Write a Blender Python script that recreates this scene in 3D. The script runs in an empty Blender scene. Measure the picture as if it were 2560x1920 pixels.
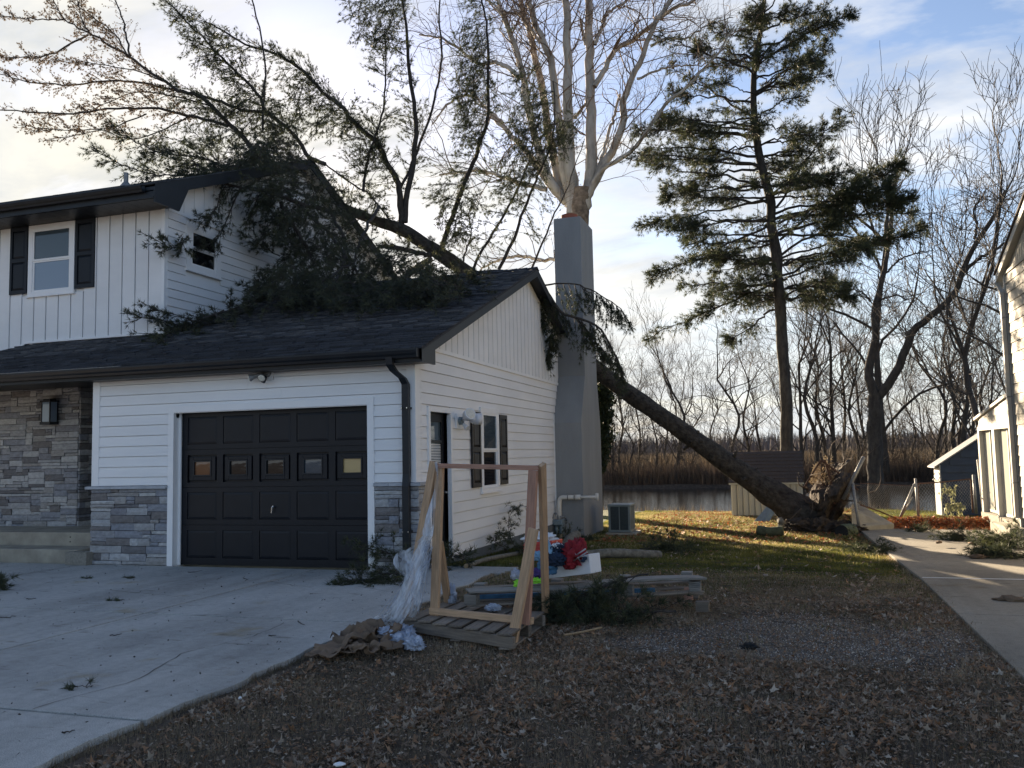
import bpy, math, random
import numpy as np
from mathutils import Vector, Matrix, noise

# ------------------------------------------------------------------ camera, sky, sun, exposure
SC = bpy.context.scene
COL = SC.collection
FPX, CXP, CYP = 2150.0, 1280.0, 960.0
PITCH, ROLL, YAW = math.radians(4.714), math.radians(-1.244), math.radians(-17.53)
CAM = np.array([4.794, -10.784, 1.53])
_f = np.array([math.sin(YAW)*math.cos(PITCH), math.cos(YAW)*math.cos(PITCH), math.sin(PITCH)])
_r0 = np.array([math.cos(YAW), -math.sin(YAW), 0.0]); _u0 = np.cross(_r0, _f)
AR = _r0*math.cos(ROLL) + _u0*math.sin(ROLL)
AU = -_r0*math.sin(ROLL) + _u0*math.cos(ROLL)
AF = _f
cam_d = bpy.data.cameras.new('camera'); cam = bpy.data.objects.new('camera', cam_d); COL.objects.link(cam)
cam_d.sensor_width = 36.0; cam_d.lens = FPX/2560*36.0; cam_d.clip_start = .05; cam_d.clip_end = 3000
cam.matrix_world = Matrix(((AR[0], AU[0], -AF[0], CAM[0]), (AR[1], AU[1], -AF[1], CAM[1]), (AR[2], AU[2], -AF[2], CAM[2]), (0, 0, 0, 1)))
SC.camera = cam
SUN_AZ, SUN_EL = math.radians(-33.0), math.radians(15.5)     # azimuth from +Y towards +X
SDIR = Vector((math.sin(SUN_AZ)*math.cos(SUN_EL), math.cos(SUN_AZ)*math.cos(SUN_EL), math.sin(SUN_EL)))
W = bpy.data.worlds.new('World'); SC.world = W; W.use_nodes = True
nt = W.node_tree; N = nt.nodes; L = nt.links; N.clear()
out = N.new('ShaderNodeOutputWorld'); bg = N.new('ShaderNodeBackground'); L.new(bg.outputs[0], out.inputs[0])
sky = N.new('ShaderNodeTexSky'); sky.sky_type = 'NISHITA'; sky.sun_disc = False
sky.sun_elevation = SUN_EL; sky.sun_rotation = SUN_AZ; sky.air_density = 1.0; sky.dust_density = .35; sky.ozone_density = 2.0
SKY_S = .050
tc = N.new('ShaderNodeTexCoord')
def vm(op, a, b=None, scale=None):
    n = N.new('ShaderNodeVectorMath'); n.operation = op
    for i, v in ((0, a), (1, b)):
        if v is None: continue
        if isinstance(v, (tuple, list)): n.inputs[i].default_value = v
        else: L.new(v, n.inputs[i])
    if scale is not None:
        if isinstance(scale, (int, float)): n.inputs[3].default_value = scale
        else: L.new(scale, n.inputs[3])
    return n
def mm(op, a, b=None, c=None, clamp=False):
    n = N.new('ShaderNodeMath'); n.operation = op; n.use_clamp = clamp
    for i, v in enumerate((a, b, c)):
        if v is None: continue
        if isinstance(v, (int, float)): n.inputs[i].default_value = v
        else: L.new(v, n.inputs[i])
    return n.outputs[0]
sep = N.new('ShaderNodeSeparateXYZ'); L.new(tc.outputs['Generated'], sep.inputs[0])
zz = mm('ADD', mm('MAXIMUM', sep.outputs[2], 0.0), .16)
cmb = N.new('ShaderNodeCombineXYZ'); L.new(mm('DIVIDE', sep.outputs[0], zz), cmb.inputs[0]); L.new(mm('DIVIDE', sep.outputs[1], zz), cmb.inputs[1])
def cn(scale, detail, rough, dist, off, stretch=(1, 1, 1)):
    mp = N.new('ShaderNodeMapping'); L.new(cmb.outputs[0], mp.inputs[0]); mp.inputs['Location'].default_value = off; mp.inputs['Scale'].default_value = stretch
    mp.inputs['Rotation'].default_value = (0, 0, .6)
    t = N.new('ShaderNodeTexNoise'); L.new(mp.outputs[0], t.inputs['Vector'])
    t.inputs['Scale'].default_value = scale; t.inputs['Detail'].default_value = detail; t.inputs['Roughness'].default_value = rough; t.inputs['Distortion'].default_value = dist
    return t.outputs['Fac']
def ramp(v, stops):
    r = N.new('ShaderNodeValToRGB'); L.new(v, r.inputs[0]); e = r.color_ramp.elements
    while len(e) > 1: e.remove(e[-1])
    e[0].position = stops[0][0]; e[0].color = (*stops[0][1], 1)
    for p, c in stops[1:]: q = e.new(p); q.color = (*c, 1)
    return r.outputs[0]
n1 = cn(.75, 7, .58, .35, (3.1, .4, 0), (1, 1.5, 1)); n2 = cn(2.4, 6, .6, .2, (7.1, 2.3, 0), (1, 1.8, 1))
cm_ = mm('ADD', mm('MULTIPLY', n1, .72), mm('MULTIPLY', n2, .28))
# thicker cloud towards the sun's side of the sky, as a real weather front would be
dsun = vm('DOT_PRODUCT', tc.outputs['Generated'], tuple(SDIR)).outputs['Value']
bias = mm('MULTIPLY', mm('SUBTRACT', dsun, .84), .42)
mask = ramp(mm('ADD', cm_, bias), [(.435, (0, 0, 0)), (.50, (.6,)*3), (.575, (1,)*3)])
warm = mm('POWER', mm('MAXIMUM', dsun, 0.0), 14.0)
n3 = cn(1.7, 6, .6, .3, (1.0, 8.0, 0), (1, 1.6, 1))
shade = ramp(n3, [(.37, (.185, .196, .214)), (.49, (.240, .245, .252)), (.62, (.285, .284, .280))])
mixw = N.new('ShaderNodeMix'); mixw.data_type = 'RGBA'; L.new(warm, mixw.inputs['Factor']); L.new(shade, mixw.inputs['A'])
wshade = ramp(n3, [(.37, (.190, .194, .190)), (.48, (.225, .220, .200)), (.60, (.262, .250, .212))]); L.new(wshade, mixw.inputs['B'])
skys0 = vm('SCALE', sky.outputs[0], scale=SKY_S); skys = vm('MULTIPLY', skys0.outputs[0], (1.05, .955, .97))
mx = N.new('ShaderNodeMix'); mx.data_type = 'RGBA'; L.new(mask, mx.inputs['Factor']); L.new(skys.outputs[0], mx.inputs['A']); L.new(mixw.outputs['Result'], mx.inputs['B'])
hz = ramp(sep.outputs[2], [(.0, (.95,)*3), (.10, (.5,)*3), (.26, (0,)*3)])
hzc = N.new('ShaderNodeMix'); hzc.data_type = 'RGBA'; L.new(warm, hzc.inputs['Factor']); hzc.inputs['A'].default_value = (.215, .230, .242, 1); hzc.inputs['B'].default_value = (.262, .246, .20, 1)
mh = N.new('ShaderNodeMix'); mh.data_type = 'RGBA'; L.new(hz, mh.inputs['Factor']); L.new(mx.outputs['Result'], mh.inputs['A']); L.new(hzc.outputs['Result'], mh.inputs['B'])
L.new(mh.outputs['Result'], bg.inputs[0]); bg.inputs[1].default_value = 1.0
sd = bpy.data.lights.new('sun', 'SUN'); sd.energy = 5.0; sd.angle = math.radians(.5); sd.color = (1.0, .80, .56)
so = bpy.data.objects.new('sun', sd); COL.objects.link(so); so.rotation_euler = (-SDIR).to_track_quat('-Z', 'Y').to_euler()
so.location = (-30, 60, 40)
SC.view_settings.view_transform = 'Standard'; SC.view_settings.look = 'None'; SC.view_settings.gamma = 1.0; SC.view_settings.use_curve_mapping = False
SC.view_settings.exposure = 1.97
SC.render.engine = 'CYCLES'; cy = SC.cycles; cy.use_denoising = True; cy.max_bounces = 6; cy.diffuse_bounces = 3; cy.glossy_bounces = 3; cy.transmission_bounces = 4; cy.transparent_max_bounces = 8
cy.sample_clamp_indirect = 6; cy.caustics_reflective = False; cy.caustics_refractive = False

# ------------------------------------------------------------------ points of the place from sight lines
def ray(px, py): return AF + AR*((px-CXP)/FPX) - AU*((py-CYP)/FPX)
def PZ(px, py, z=0.0): d = ray(px, py); return CAM + d*((z-CAM[2])/d[2])
def PX(px, py, x): d = ray(px, py); return CAM + d*((x-CAM[0])/d[0])
def PY(px, py, y): d = ray(px, py); return CAM + d*((y-CAM[1])/d[1])
def sstep(a, b, x):
    t = min(1, max(0, (x-a)/(b-a))); return t*t*(3-2*t)
def hgt(x, y):
    b = -.03 - .24*min(1, max(0, y/7.4)) - .09*sstep(7.4, 14, y) - .17*sstep(14, 20, y)
    b -= .85*sstep(19.6, 21.6, y)*(1-sstep(36.5, 39.5, y))
    b += .16*sstep(38.5, 41, y)
    n = noise.noise(Vector((x*.5, y*.5, 3.0)))*.03 + noise.noise(Vector((x*2.1, y*2.1, 7.0)))*.012
    if y > 18: n += noise.noise(Vector((x*.25, y*.25, 1.0)))*.12
    if x < 1.1 and y < .7: n = -abs(n)*.4-.01
    if x > 6.1 and y < 11: n = -abs(n)*.5-.01
    return b+n
def PT(px, py, up=0.0):
    d = ray(px, py); z = 0.0
    for _ in range(12):
        p = CAM + d*((z+up-CAM[2])/d[2]); z = .5*z+.5*hgt(p[0], p[1])
    return CAM + d*((z+up-CAM[2])/d[2])

# ------------------------------------------------------------------ materials
MATS = {}
def new_mat(name):
    m = bpy.data.materials.new(name); m.use_nodes = True
    return m, m.node_tree.nodes, m.node_tree.links, m.node_tree.nodes['Principled BSDF']
def mat(name, c, rough=.6, var=.12, scale=6.0, bump=.15, bscale=60.0, obj_rand=0.0, metal=0.0, stretch=(1, 1, 1), c2=None, spec=.5, coat=0.0, tint=None, trans=0.0, hue=None, bdist=.01, detail=5):
    """base colour varied by noise (object space), optional per-object random value, optional per-vertex 'tint' ramp"""
    m, n, l, b = new_mat(name); MATS[name] = m
    tcn = n.new('ShaderNodeTexCoord'); mp = n.new('ShaderNodeMapping'); l.new(tcn.outputs['Object'], mp.inputs[0]); mp.inputs['Scale'].default_value = stretch
    t = n.new('ShaderNodeTexNoise'); l.new(mp.outputs[0], t.inputs['Vector']); t.inputs['Scale'].default_value = scale; t.inputs['Detail'].default_value = detail; t.inputs['Roughness'].default_value = .6
    r = n.new('ShaderNodeValToRGB'); l.new(t.outputs['Fac'], r.inputs[0])
    c2 = c2 or tuple(x*(1+var) for x in c); c1 = tuple(x*(1-var) for x in c)
    r.color_ramp.elements[0].position = .32; r.color_ramp.elements[0].color = (*c1, 1); r.color_ramp.elements[1].position = .68; r.color_ramp.elements[1].color = (*c2, 1)
    colr = r.outputs[0]
    if tint:
        a = n.new('ShaderNodeAttribute'); a.attribute_name = 'tint'
        rr = n.new('ShaderNodeValToRGB'); l.new(a.outputs['Fac'], rr.inputs[0]); e = rr.color_ramp.elements
        while len(e) > 1: e.remove(e[-1])
        e[0].position = 0; e[0].color = (*tint[0], 1)
        for i, q in enumerate(tint[1:]): k = e.new((i+1)/(len(tint)-1)); k.color = (*q, 1)
        mxn = n.new('ShaderNodeMix'); mxn.data_type = 'RGBA'; mxn.blend_type = 'MULTIPLY'; mxn.inputs['Factor'].default_value = 1
        l.new(colr, mxn.inputs['A']); l.new(rr.outputs[0], mxn.inputs['B']); colr = mxn.outputs['Result']
    if obj_rand or hue:
        oi = n.new('ShaderNodeObjectInfo')
        if hue:
            rr = n.new('ShaderNodeValToRGB'); l.new(oi.outputs['Random'], rr.inputs[0]); e = rr.color_ramp.elements; rr.color_ramp.interpolation = 'CONSTANT'
            while len(e) > 1: e.remove(e[-1])
            e[0].position = 0; e[0].color = (*hue[0], 1)
            for i, q in enumerate(hue[1:]): k = e.new((i+1)/len(hue)); k.color = (*q, 1)
            mxn = n.new('ShaderNodeMix'); mxn.data_type = 'RGBA'; mxn.blend_type = 'MULTIPLY'; mxn.inputs['Factor'].default_value = 1
            l.new(colr, mxn.inputs['A']); l.new(rr.outputs[0], mxn.inputs['B']); colr = mxn.outputs['Result']
        if obj_rand:
            mr = n.new('ShaderNodeMapRange'); l.new(oi.outputs['Random'], mr.inputs[0]); mr.inputs[3].default_value = 1-obj_rand; mr.inputs[4].default_value = 1+obj_rand
            v = n.new('ShaderNodeVectorMath'); v.operation = 'SCALE'; l.new(colr, v.inputs[0]); l.new(mr.outputs[0], v.inputs[3]); colr = v.outputs[0]
    l.new(colr, b.inputs['Base Color']); b.inputs['Roughness'].default_value = rough; b.inputs['Metallic'].default_value = metal; b.inputs['Specular IOR Level'].default_value = spec
    if coat: b.inputs['Coat Weight'].default_value = coat
    if bump:
        t2 = n.new('ShaderNodeTexNoise'); l.new(mp.outputs[0], t2.inputs['Vector']); t2.inputs['Scale'].default_value = bscale; t2.inputs['Detail'].default_value = 4
        bp = n.new('ShaderNodeBump'); bp.inputs['Strength'].default_value = bump; bp.inputs['Distance'].default_value = bdist; l.new(t2.outputs['Fac'], bp.inputs['Height']); l.new(bp.outputs[0], b.inputs['Normal'])
    if trans:
        tr = n.new('ShaderNodeBsdfTranslucent'); l.new(colr, tr.inputs[0]); ms = n.new('ShaderNodeMixShader'); ms.inputs[0].default_value = trans
        o = n['Material Output']; l.new(b.outputs[0], ms.inputs[1]); l.new(tr.outputs[0], ms.inputs[2]); l.new(ms.outputs[0], o.inputs[0])
    return m
mat('white_siding', (.84, .84, .84), .5, .055, 1.6, .12, 200, obj_rand=.02, stretch=(.35, .35, 1), detail=8)
mat('white_trim', (.87, .87, .87), .4, .02, 4, .03, 80)
mat('black_paint', (.008, .010, .015), .42, .15, 5, .04, 90, spec=.3)
mat('dark_metal', (.012, .015, .020), .42, .2, 4, .04, 60, spec=.35)
mat('shutter_navy', (.010, .014, .021), .5, .12, 8, .12, 140, spec=.3)
mat('shutter_brown', (.018, .016, .016), .45, .12, 8, .08, 140, spec=.35)
mat('shingle', (.075, .076, .080), .95, .45, 90, .5, 320, obj_rand=.25, tint=[(.62, .63, .66), (.95, .95, .95), (1.45, 1.4, 1.35)], spec=.2)
mat('stone', (.46, .47, .48), .85, .20, 16, .7, 34, hue=[(.64, .63, .65), (.85, .84, .84), (.5, .49, .52), (1.0, .98, .95), (.42, .38, .36), (.75, .73, .72), (.56, .57, .62), (.7, .66, .62), (.95, .93, .92), (.36, .34, .34)], bdist=.02, stretch=(1, 1, 1.6))
mat('mortar', (.045, .045, .05), .95, .3, 20, .4, 90)
mat('stone_cap', (.42, .43, .45), .85, .15, 9, .3, 40, obj_rand=.1)
mat('stucco_grey', (.26, .27, .275), .9, .10, 2.2, .7, 110, bdist=.010, stretch=(1, 1, .22), detail=8)
mat('terracotta', (.30, .09, .05), .8, .2, 20)
mat('concrete_tan', (.34, .31, .25), .9, .22, 3.5, .4, 60)
mat('cinder', (.25, .235, .20), .95, .2, 30, .7, 120)
mat('foundation', (.13, .145, .155), .9, .15, 4, .3, 60)
mat('black_void', (.006, .007, .009), .7, .1)
mat('pvc', (.68, .66, .61), .4, .08, 6, .05)
mat('ac_grey', (.17, .205, .205), .5, .08, 5, .1, 70)
mat('ac_louvre', (.035, .05, .055), .5, .1, 30, .1)
mat('meter_grey', (.19, .24, .26), .5, .15, 20, .1)
mat('steel', (.45, .46, .47), .35, .12, 14, .1, metal=.7)
mat('galv', (.25, .25, .245), .5, .25, 18, .2, metal=.35)
mat('chrome', (.7, .7, .68), .2, .05, 10, 0, metal=1)
mat('lamp_white', (.72, .74, .78), .3, .04, 10, 0)
mat('lamp_face', (.75, .72, .62), .15, .1, 40, .3, 80)
mat('lumber', (.50, .33, .20), .75, .22, 5, .25, 40, stretch=(1, 14, 14), obj_rand=.14)
mat('lumber_red', (.42, .23, .16), .75, .22, 5, .25, 40, stretch=(1, 14, 14))
mat('pallet_wood', (.20, .165, .13), .85, .35, 4, .4, 30, stretch=(1, 12, 12), obj_rand=.3)
mat('old_wood', (.25, .235, .21), .85, .3, 4, .5, 30, stretch=(.8, 16, 16), obj_rand=.12)
mat('fence_white', (.42, .405, .36), .6, .1, 3, .1)
mat('cream_siding', (.30, .275, .22), .6, .10, 1.5, .1, 60, obj_rand=.04)
mat('navy_siding', (.020, .036, .062), .6, .12, 6, .1)
mat('beige_metal', (.38, .36, .28), .55, .14, 2.5, .05, stretch=(1, 1, .3))
mat('brown_roof', (.055, .042, .036), .9, .25, 30, .3)
mat('foam', (.80, .81, .83), .7, .02, 30, .15, 120)
mat('cardboard', (.17, .115, .075), .85, .15, 7, .2, 200, c2=(.21, .145, .095))
mat('red_cloth', (.26, .012, .02), .8, .3, 20, .3, 90)
mat('blue_cloth', (.06, .16, .27), .8, .25, 14, .3, 90)
mat('lightblue_cloth', (.22, .38, .52), .8, .2, 14, .3, 90)
mat('navy_cloth', (.015, .03, .06), .8, .25, 14, .3, 90)
mat('purple_cloth', (.07, .04, .17), .8, .25, 14, .3, 90)
mat('lime_cloth', (.36, .85, .07), .8, .1, 14, .3, 90)
mat('grey_cloth', (.45, .47, .55), .8, .3, 24, .3, 90)
mat('red_plastic', (.55, .055, .04), .4, .1, 14, .05)
mat('rust', (.10, .05, .03), .9, .4, 30, .5)
mat('pine_bark', (.042, .036, .030), .95, .55, 9, 1.0, 26, stretch=(1, 1, .4), bdist=.03)
mat('fallen_bark', (.040, .033, .027), .95, .55, 8, 1.0, 16, bdist=.06, c2=(.085, .074, .060))
mat('limb_bark', (.050, .043, .038), .95, .4, 14, .6, 40)
mat('syc_bark', (.36, .325, .275), .8, .35, 3.2, .3, 30, c2=(.52, .48, .42), stretch=(1, 1, .35))
mat('syc_base', (.20, .155, .115), .9, .5, 7, .8, 20)
mat('twig_warm', (.16, .115, .085), .9, .3, 8, 0)
mat('bare_bark', (.055, .046, .038), .95, .4, 7, .8, 26, stretch=(1, 1, .4), bdist=.02)
mat('bare_twig', (.085, .073, .062), .95, .3, 8, 0)
mat('moss_log', (.085, .095, .055), .95, .5, 6, .8, 20)
mat('pale_log', (.16, .15, .125), .9, .45, 12, .8, 26)
mat('log_end', (.33, .23, .13), .8, .2, 20)
mat('needles', (.064, .077, .050), .6, .25, 1.1, 0, trans=.35, tint=[(.45, .52, .48), (1, 1, .9), (1.6, 1.45, .85)])
mat('needles_dark', (.070, .079, .056), .6, .3, .8, 0, trans=.3, tint=[(.5, .55, .55), (1, 1, .95), (1.5, 1.4, .8)])
mat('far_bud', (.20, .15, .10), .8, .3, 3, 0, trans=.3)
mat('ivy_leaf', (.035, .05, .022), .6, .3, 6, 0, trans=.25, tint=[(.5, .5, .5), (1.3, 1.3, 1)])
mat('leaf_litter', (.86, .84, .79), .85, .15, 30, 0, trans=.15, tint=[(.13, .085, .06), (.34, .24, .165), (.42, .22, .11), (.20, .135, .095), (.46, .37, .28), (.24, .16, .115), (.62, .54, .45)])
mat('red_leaves', (.75, .75, .75), .7, .2, 30, 0, trans=.25, tint=[(.34, .07, .03), (.62, .17, .05), (.22, .07, .04), (.5, .28, .12), (.30, .12, .06)])
mat('grass_green', (.095, .115, .036), .7, .3, 2.0, 0, trans=.45, tint=[(.6, .62, .5), (1.3, 1.15, .9), (3.2, 2.3, 1.7)])
mat('grass_dead', (.33, .275, .20), .8, .3, 3.0, 0, trans=.25, tint=[(.4, .38, .34), (.9, .85, .75), (1.5, 1.4, 1.25)])
mat('grass_sunlit', (.36, .31, .185), .7, .3, 1.5, 0, trans=.45, tint=[(.45, .5, .35), (1, .95, .8), (1.45, 1.35, 1.2)])  # pale blades carry the brightness of sunlit lawn in their colour
mat('reeds', (.19, .155, .115), .9, .3, .25, 0, trans=.12, tint=[(.55, .5, .45), (1, .97, .9), (1.5, 1.4, 1.25)])
mat('brush', (.125, .100, .080), .9, .35, .3, 0, trans=.15, tint=[(.5, .5, .5), (1.2, 1.1, 1.05)])
mat('far_wood_hazed', (.15, .135, .13), .95, .25, .06, 0, tint=[(.7, .7, .75), (1.25, 1.15, 1.05)])  # haze of distance is mixed into this lighter grey-brown
mat('pebble', (.60, .57, .53), .9, .3, 20, .2, tint=[(.32, .28, .24), (.6, .56, .5), (1.3, 1.25, 1.15)])

def glass_mat(name, c, rough=.04, alpha=None):
    m, n, l, b = new_mat(name); MATS[name] = m
    b.inputs['Base Color'].default_value = (*c, 1); b.inputs['Roughness'].default_value = rough; b.inputs['Specular IOR Level'].default_value = .8
    t = n.new('ShaderNodeTexNoise'); t.inputs['Scale'].default_value = 1.6; bp = n.new('ShaderNodeBump'); bp.inputs['Strength'].default_value = .03; bp.inputs['Distance'].default_value = .02
    l.new(t.outputs['Fac'], bp.inputs['Height']); l.new(bp.outputs[0], b.inputs['Normal'])
    return m
glass_mat('dark_glass', (.008, .010, .012)); glass_mat('orange_pane', (.17, .075, .035)); glass_mat('tan_pane', (.50, .36, .15), .3)
glass_mat('blue_glass', (.055, .08, .10)); glass_mat('curtain_glass', (.20, .27, .36)); glass_mat('frost_glass', (.45, .47, .42), .2)
m, n, l, b = new_mat('clear_film'); MATS['clear_film'] = m
b.inputs['Base Color'].default_value = (.75, .8, .88, 1); b.inputs['Roughness'].default_value = .3
tr = n.new('ShaderNodeBsdfTransparent'); ms = n.new('ShaderNodeMixShader')
t = n.new('ShaderNodeTexNoise'); t.inputs['Scale'].default_value = 5; t.inputs['Detail'].default_value = 3
tcn = n.new('ShaderNodeTexCoord'); mp = n.new('ShaderNodeMapping'); mp.inputs['Scale'].default_value = (3, 3, .5); l.new(tcn.outputs['Object'], mp.inputs[0]); l.new(mp.outputs[0], t.inputs['Vector'])
r = n.new('ShaderNodeValToRGB'); r.color_ramp.elements[0].position = .42; r.color_ramp.elements[0].color = (.12,)*3+(1,); r.color_ramp.elements[1].position = .62; r.color_ramp.elements[1].color = (.75,)*3+(1,)
l.new(t.outputs['Fac'], r.inputs[0]); l.new(r.outputs[0], ms.inputs[0]); l.new(tr.outputs[0], ms.inputs[1]); l.new(b.outputs[0], ms.inputs[2]); l.new(ms.outputs[0], n['Material Output'].inputs[0])
mat('film_white', (.62, .68, .80), .3, .2, 30, .6, 90, trans=.3)
mat('green_drum', (.07, .09, .045), .7, .3, 10, .3)
mat('weed_leaf', (.36, .36, .20), .7, .2, 8, 0, tint=[(.7, .7, .7), (1.2, 1.2, 1.1)], trans=.3)
mat('twig_dark', (.035, .028, .024), .9, .2, 8, 0)
# water
m, n, l, b = new_mat('water'); MATS['water'] = m
b.inputs['Base Color'].default_value = (.018, .016, .012, 1); b.inputs['Roughness'].default_value = .06; b.inputs['Specular IOR Level'].default_value = 1.0
tcn = n.new('ShaderNodeTexCoord'); mp = n.new('ShaderNodeMapping'); mp.inputs['Scale'].default_value = (.5, 2.2, 1); l.new(tcn.outputs['Object'], mp.inputs[0])
t = n.new('ShaderNodeTexNoise'); t.inputs['Scale'].default_value = 2.2; t.inputs['Detail'].default_value = 4; l.new(mp.outputs[0], t.inputs['Vector'])
bp = n.new('ShaderNodeBump'); bp.inputs['Strength'].default_value = .6; bp.inputs['Distance'].default_value = .035; l.new(t.outputs['Fac'], bp.inputs['Height']); l.new(bp.outputs[0], b.inputs['Normal'])
# driveway concrete with stains
def concrete(name, c, seed):
    m, n, l, b = new_mat(name); MATS[name] = m
    g = n.new('ShaderNodeNewGeometry')
    def nz(sc, de, off=0, st=(1, 1, 1)):
        mp = n.new('ShaderNodeMapping'); mp.inputs['Location'].default_value = (off+seed, off, 0); mp.inputs['Scale'].default_value = st; l.new(g.outputs['Position'], mp.inputs[0])
        t = n.new('ShaderNodeTexNoise'); t.inputs['Scale'].default_value = sc; t.inputs['Detail'].default_value = de; t.inputs['Roughness'].default_value = .62; l.new(mp.outputs[0], t.inputs['Vector']); return t.outputs['Fac']
    def rp(v, st):
        r = n.new('ShaderNodeValToRGB'); l.new(v, r.inputs[0]); e = r.color_ramp.elements
        while len(e) > 1: e.remove(e[-1])
        e[0].position = st[0][0]; e[0].color = (*st[0][1], 1)
        for p, q in st[1:]: k = e.new(p); k.color = (*q, 1)
        return r.outputs[0]
    def mul(a, bb):
        x = n.new('ShaderNodeMix'); x.data_type = 'RGBA'; x.blend_type = 'MULTIPLY'; x.inputs['Factor'].default_value = 1; l.new(a, x.inputs['A']); l.new(bb, x.inputs['B']); return x.outputs['Result']
    a = rp(nz(.55, 8, 0, (1, .6, 1)), [(.3, tuple(x*.62 for x in c)), (.5, c), (.7, tuple(x*1.22 for x in c))])
    a = mul(a, rp(nz(160, 3, 4), [(.36, (.62,)*3), (.5, (1,)*3), (.68, (1.35,)*3)]))
    a = mul(a, rp(nz(1.3, 5, 9), [(.60, (1, 1, 1)), (.70, (.88, .80, .66))]))
    a = mul(a, rp(nz(4.5, 3, 19, (.5, 1.4, 1)), [(.62, (1, 1, 1)), (.72, (.62, .60, .57))]))
    a = mul(a, rp(nz(1.0, 4, 31, (2.6, .12, 1)), [(.48, (1, 1, 1)), (.66, (.84, .835, .83))]))
    a = mul(a, rp(nz(14, 6, 41), [(.3, (.86,)*3), (.6, (1.05,)*3)]))
    l.new(a, b.inputs['Base Color']); b.inputs['Roughness'].default_value = .88; b.inputs['Specular IOR Level'].default_value = .3
    bp = n.new('ShaderNodeBump'); bp.inputs['Strength'].default_value = .35; bp.inputs['Distance'].default_value = .006; l.new(nz(110, 3, 2), bp.inputs['Height']); l.new(bp.outputs[0], b.inputs['Normal'])
concrete('drive_concrete', (.46, .45, .42), 0.0); concrete('drive_concrete_b', (.26, .24, .20), 5.0)
# ground: earth, dead thatch, green lawn, gravel patch (by place)
def ground_mat():
    m, n, l, b = new_mat('ground_soil'); MATS['ground_soil'] = m
    g = n.new('ShaderNodeNewGeometry'); sp = n.new('ShaderNodeSeparateXYZ'); l.new(g.outputs['Position'], sp.inputs[0])
    def nz(sc, de, off=0):
        mp = n.new('ShaderNodeMapping'); mp.inputs['Location'].default_value = (off, off, 0); l.new(g.outputs['Position'], mp.inputs[0])
        t = n.new('ShaderNodeTexNoise'); t.inputs['Scale'].default_value = sc; t.inputs['Detail'].default_value = de; t.inputs['Roughness'].default_value = .65; l.new(mp.outputs[0], t.inputs['Vector']); return t.outputs['Fac']
    def rp(v, st):
        r = n.new('ShaderNodeValToRGB'); l.new(v, r.inputs[0]); e = r.color_ramp.elements
        while len(e) > 1: e.remove(e[-1])
        e[0].position = st[0][0]; e[0].color = (*st[0][1], 1)
        for p, q in st[1:]: k = e.new(p); k.color = (*q, 1)
        return r.outputs[0]
    def ma(op, a, bb=None, c=None):
        x = n.new('ShaderNodeMath'); x.operation = op
        for i, v in enumerate((a, bb, c)):
            if v is None: continue
            if isinstance(v, (int, float)): x.inputs[i].default_value = v
            else: l.new(v, x.inputs[i])
        return x.outputs[0]
    def mix(f, a, bb):
        x = n.new('ShaderNodeMix'); x.data_type = 'RGBA'; l.new(f, x.inputs['Factor']); l.new(a, x.inputs['A']); l.new(bb, x.inputs['B']); return x.outputs['Result']
    soil = rp(nz(7, 8), [(.3, (.035, .027, .021)), (.5, (.085, .066, .050)), (.7, (.16, .125, .095))])
    green = rp(nz(3, 8, 5), [(.3, (.03, .04, .015)), (.55, (.065, .085, .028)), (.72, (.14, .12, .055))])
    fg = rp(ma('ADD', ma('MULTIPLY_ADD', sp.outputs[1], .16, .62), ma('MULTIPLY', ma('SUBTRACT', nz(.9, 5, 11), .5), 1.1)), [(.42, (0,)*3), (.62, (1,)*3)])
    c = mix(fg, soil, green)
    c = mix(rp(ma('DIVIDE', sp.outputs[1], 100.0), [(.34, (0,)*3), (.38, (1,)*3)]), c, soil)
    dx = ma('DIVIDE', ma('SUBTRACT', sp.outputs[0], 4.75), 1.75); dy = ma('DIVIDE', ma('ADD', sp.outputs[1], 3.15), 1.05)
    rr = ma('ADD', ma('ADD', ma('MULTIPLY', dx, dx), ma('MULTIPLY', dy, dy)), ma('MULTIPLY', ma('SUBTRACT', nz(1.6, 5, 21), .5), 1.8))
    grv = rp(nz(60, 3, 2), [(.36, (.075, .068, .062)), (.54, (.15, .137, .125)), (.66, (.30, .28, .26))])
    c = mix(rp(rr, [(.55, (.85,)*3), (1.1, (0,)*3)]), c, grv)
    l.new(c, b.inputs['Base Color']); b.inputs['Roughness'].default_value = .95; b.inputs['Specular IOR Level'].default_value = .2
    bp = n.new('ShaderNodeBump'); bp.inputs['Strength'].default_value = .8; bp.inputs['Distance'].default_value = .03; l.new(nz(26, 6, 3), bp.inputs['Height']); l.new(bp.outputs[0], b.inputs['Normal'])
ground_mat()

# ------------------------------------------------------------------ object helpers
def fast(name, V, F, m, tint=None, parent=None, link=True, smooth=False):
    V = np.asarray(V, dtype=np.float32).reshape(-1, 3); F = np.asarray(F, dtype=np.int32)
    me = bpy.data.meshes.new(name); k = F.shape[1]
    me.vertices.add(len(V)); me.vertices.foreach_set('co', V.ravel())
    me.loops.add(F.size); me.loops.foreach_set('vertex_index', F.ravel())
    me.polygons.add(len(F)); me.polygons.foreach_set('loop_start', np.arange(0, F.size, k, dtype=np.int32))
    try: me.polygons.foreach_set('loop_total', np.full(len(F), k, dtype=np.int32))
    except Exception: pass
    if tint is not None:
        a = me.attributes.new('tint', 'FLOAT', 'POINT'); a.data.foreach_set('value', np.asarray(tint, dtype=np.float32))
    if smooth: me.polygons.foreach_set('use_smooth', np.ones(len(F), dtype=bool))
    me.update(calc_edges=True)
    me.materials.append(MATS[m] if isinstance(m, str) else m)
    if not link: return me
    o = bpy.data.objects.new(name, me); COL.objects.link(o); par(o, parent)
    return o
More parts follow.
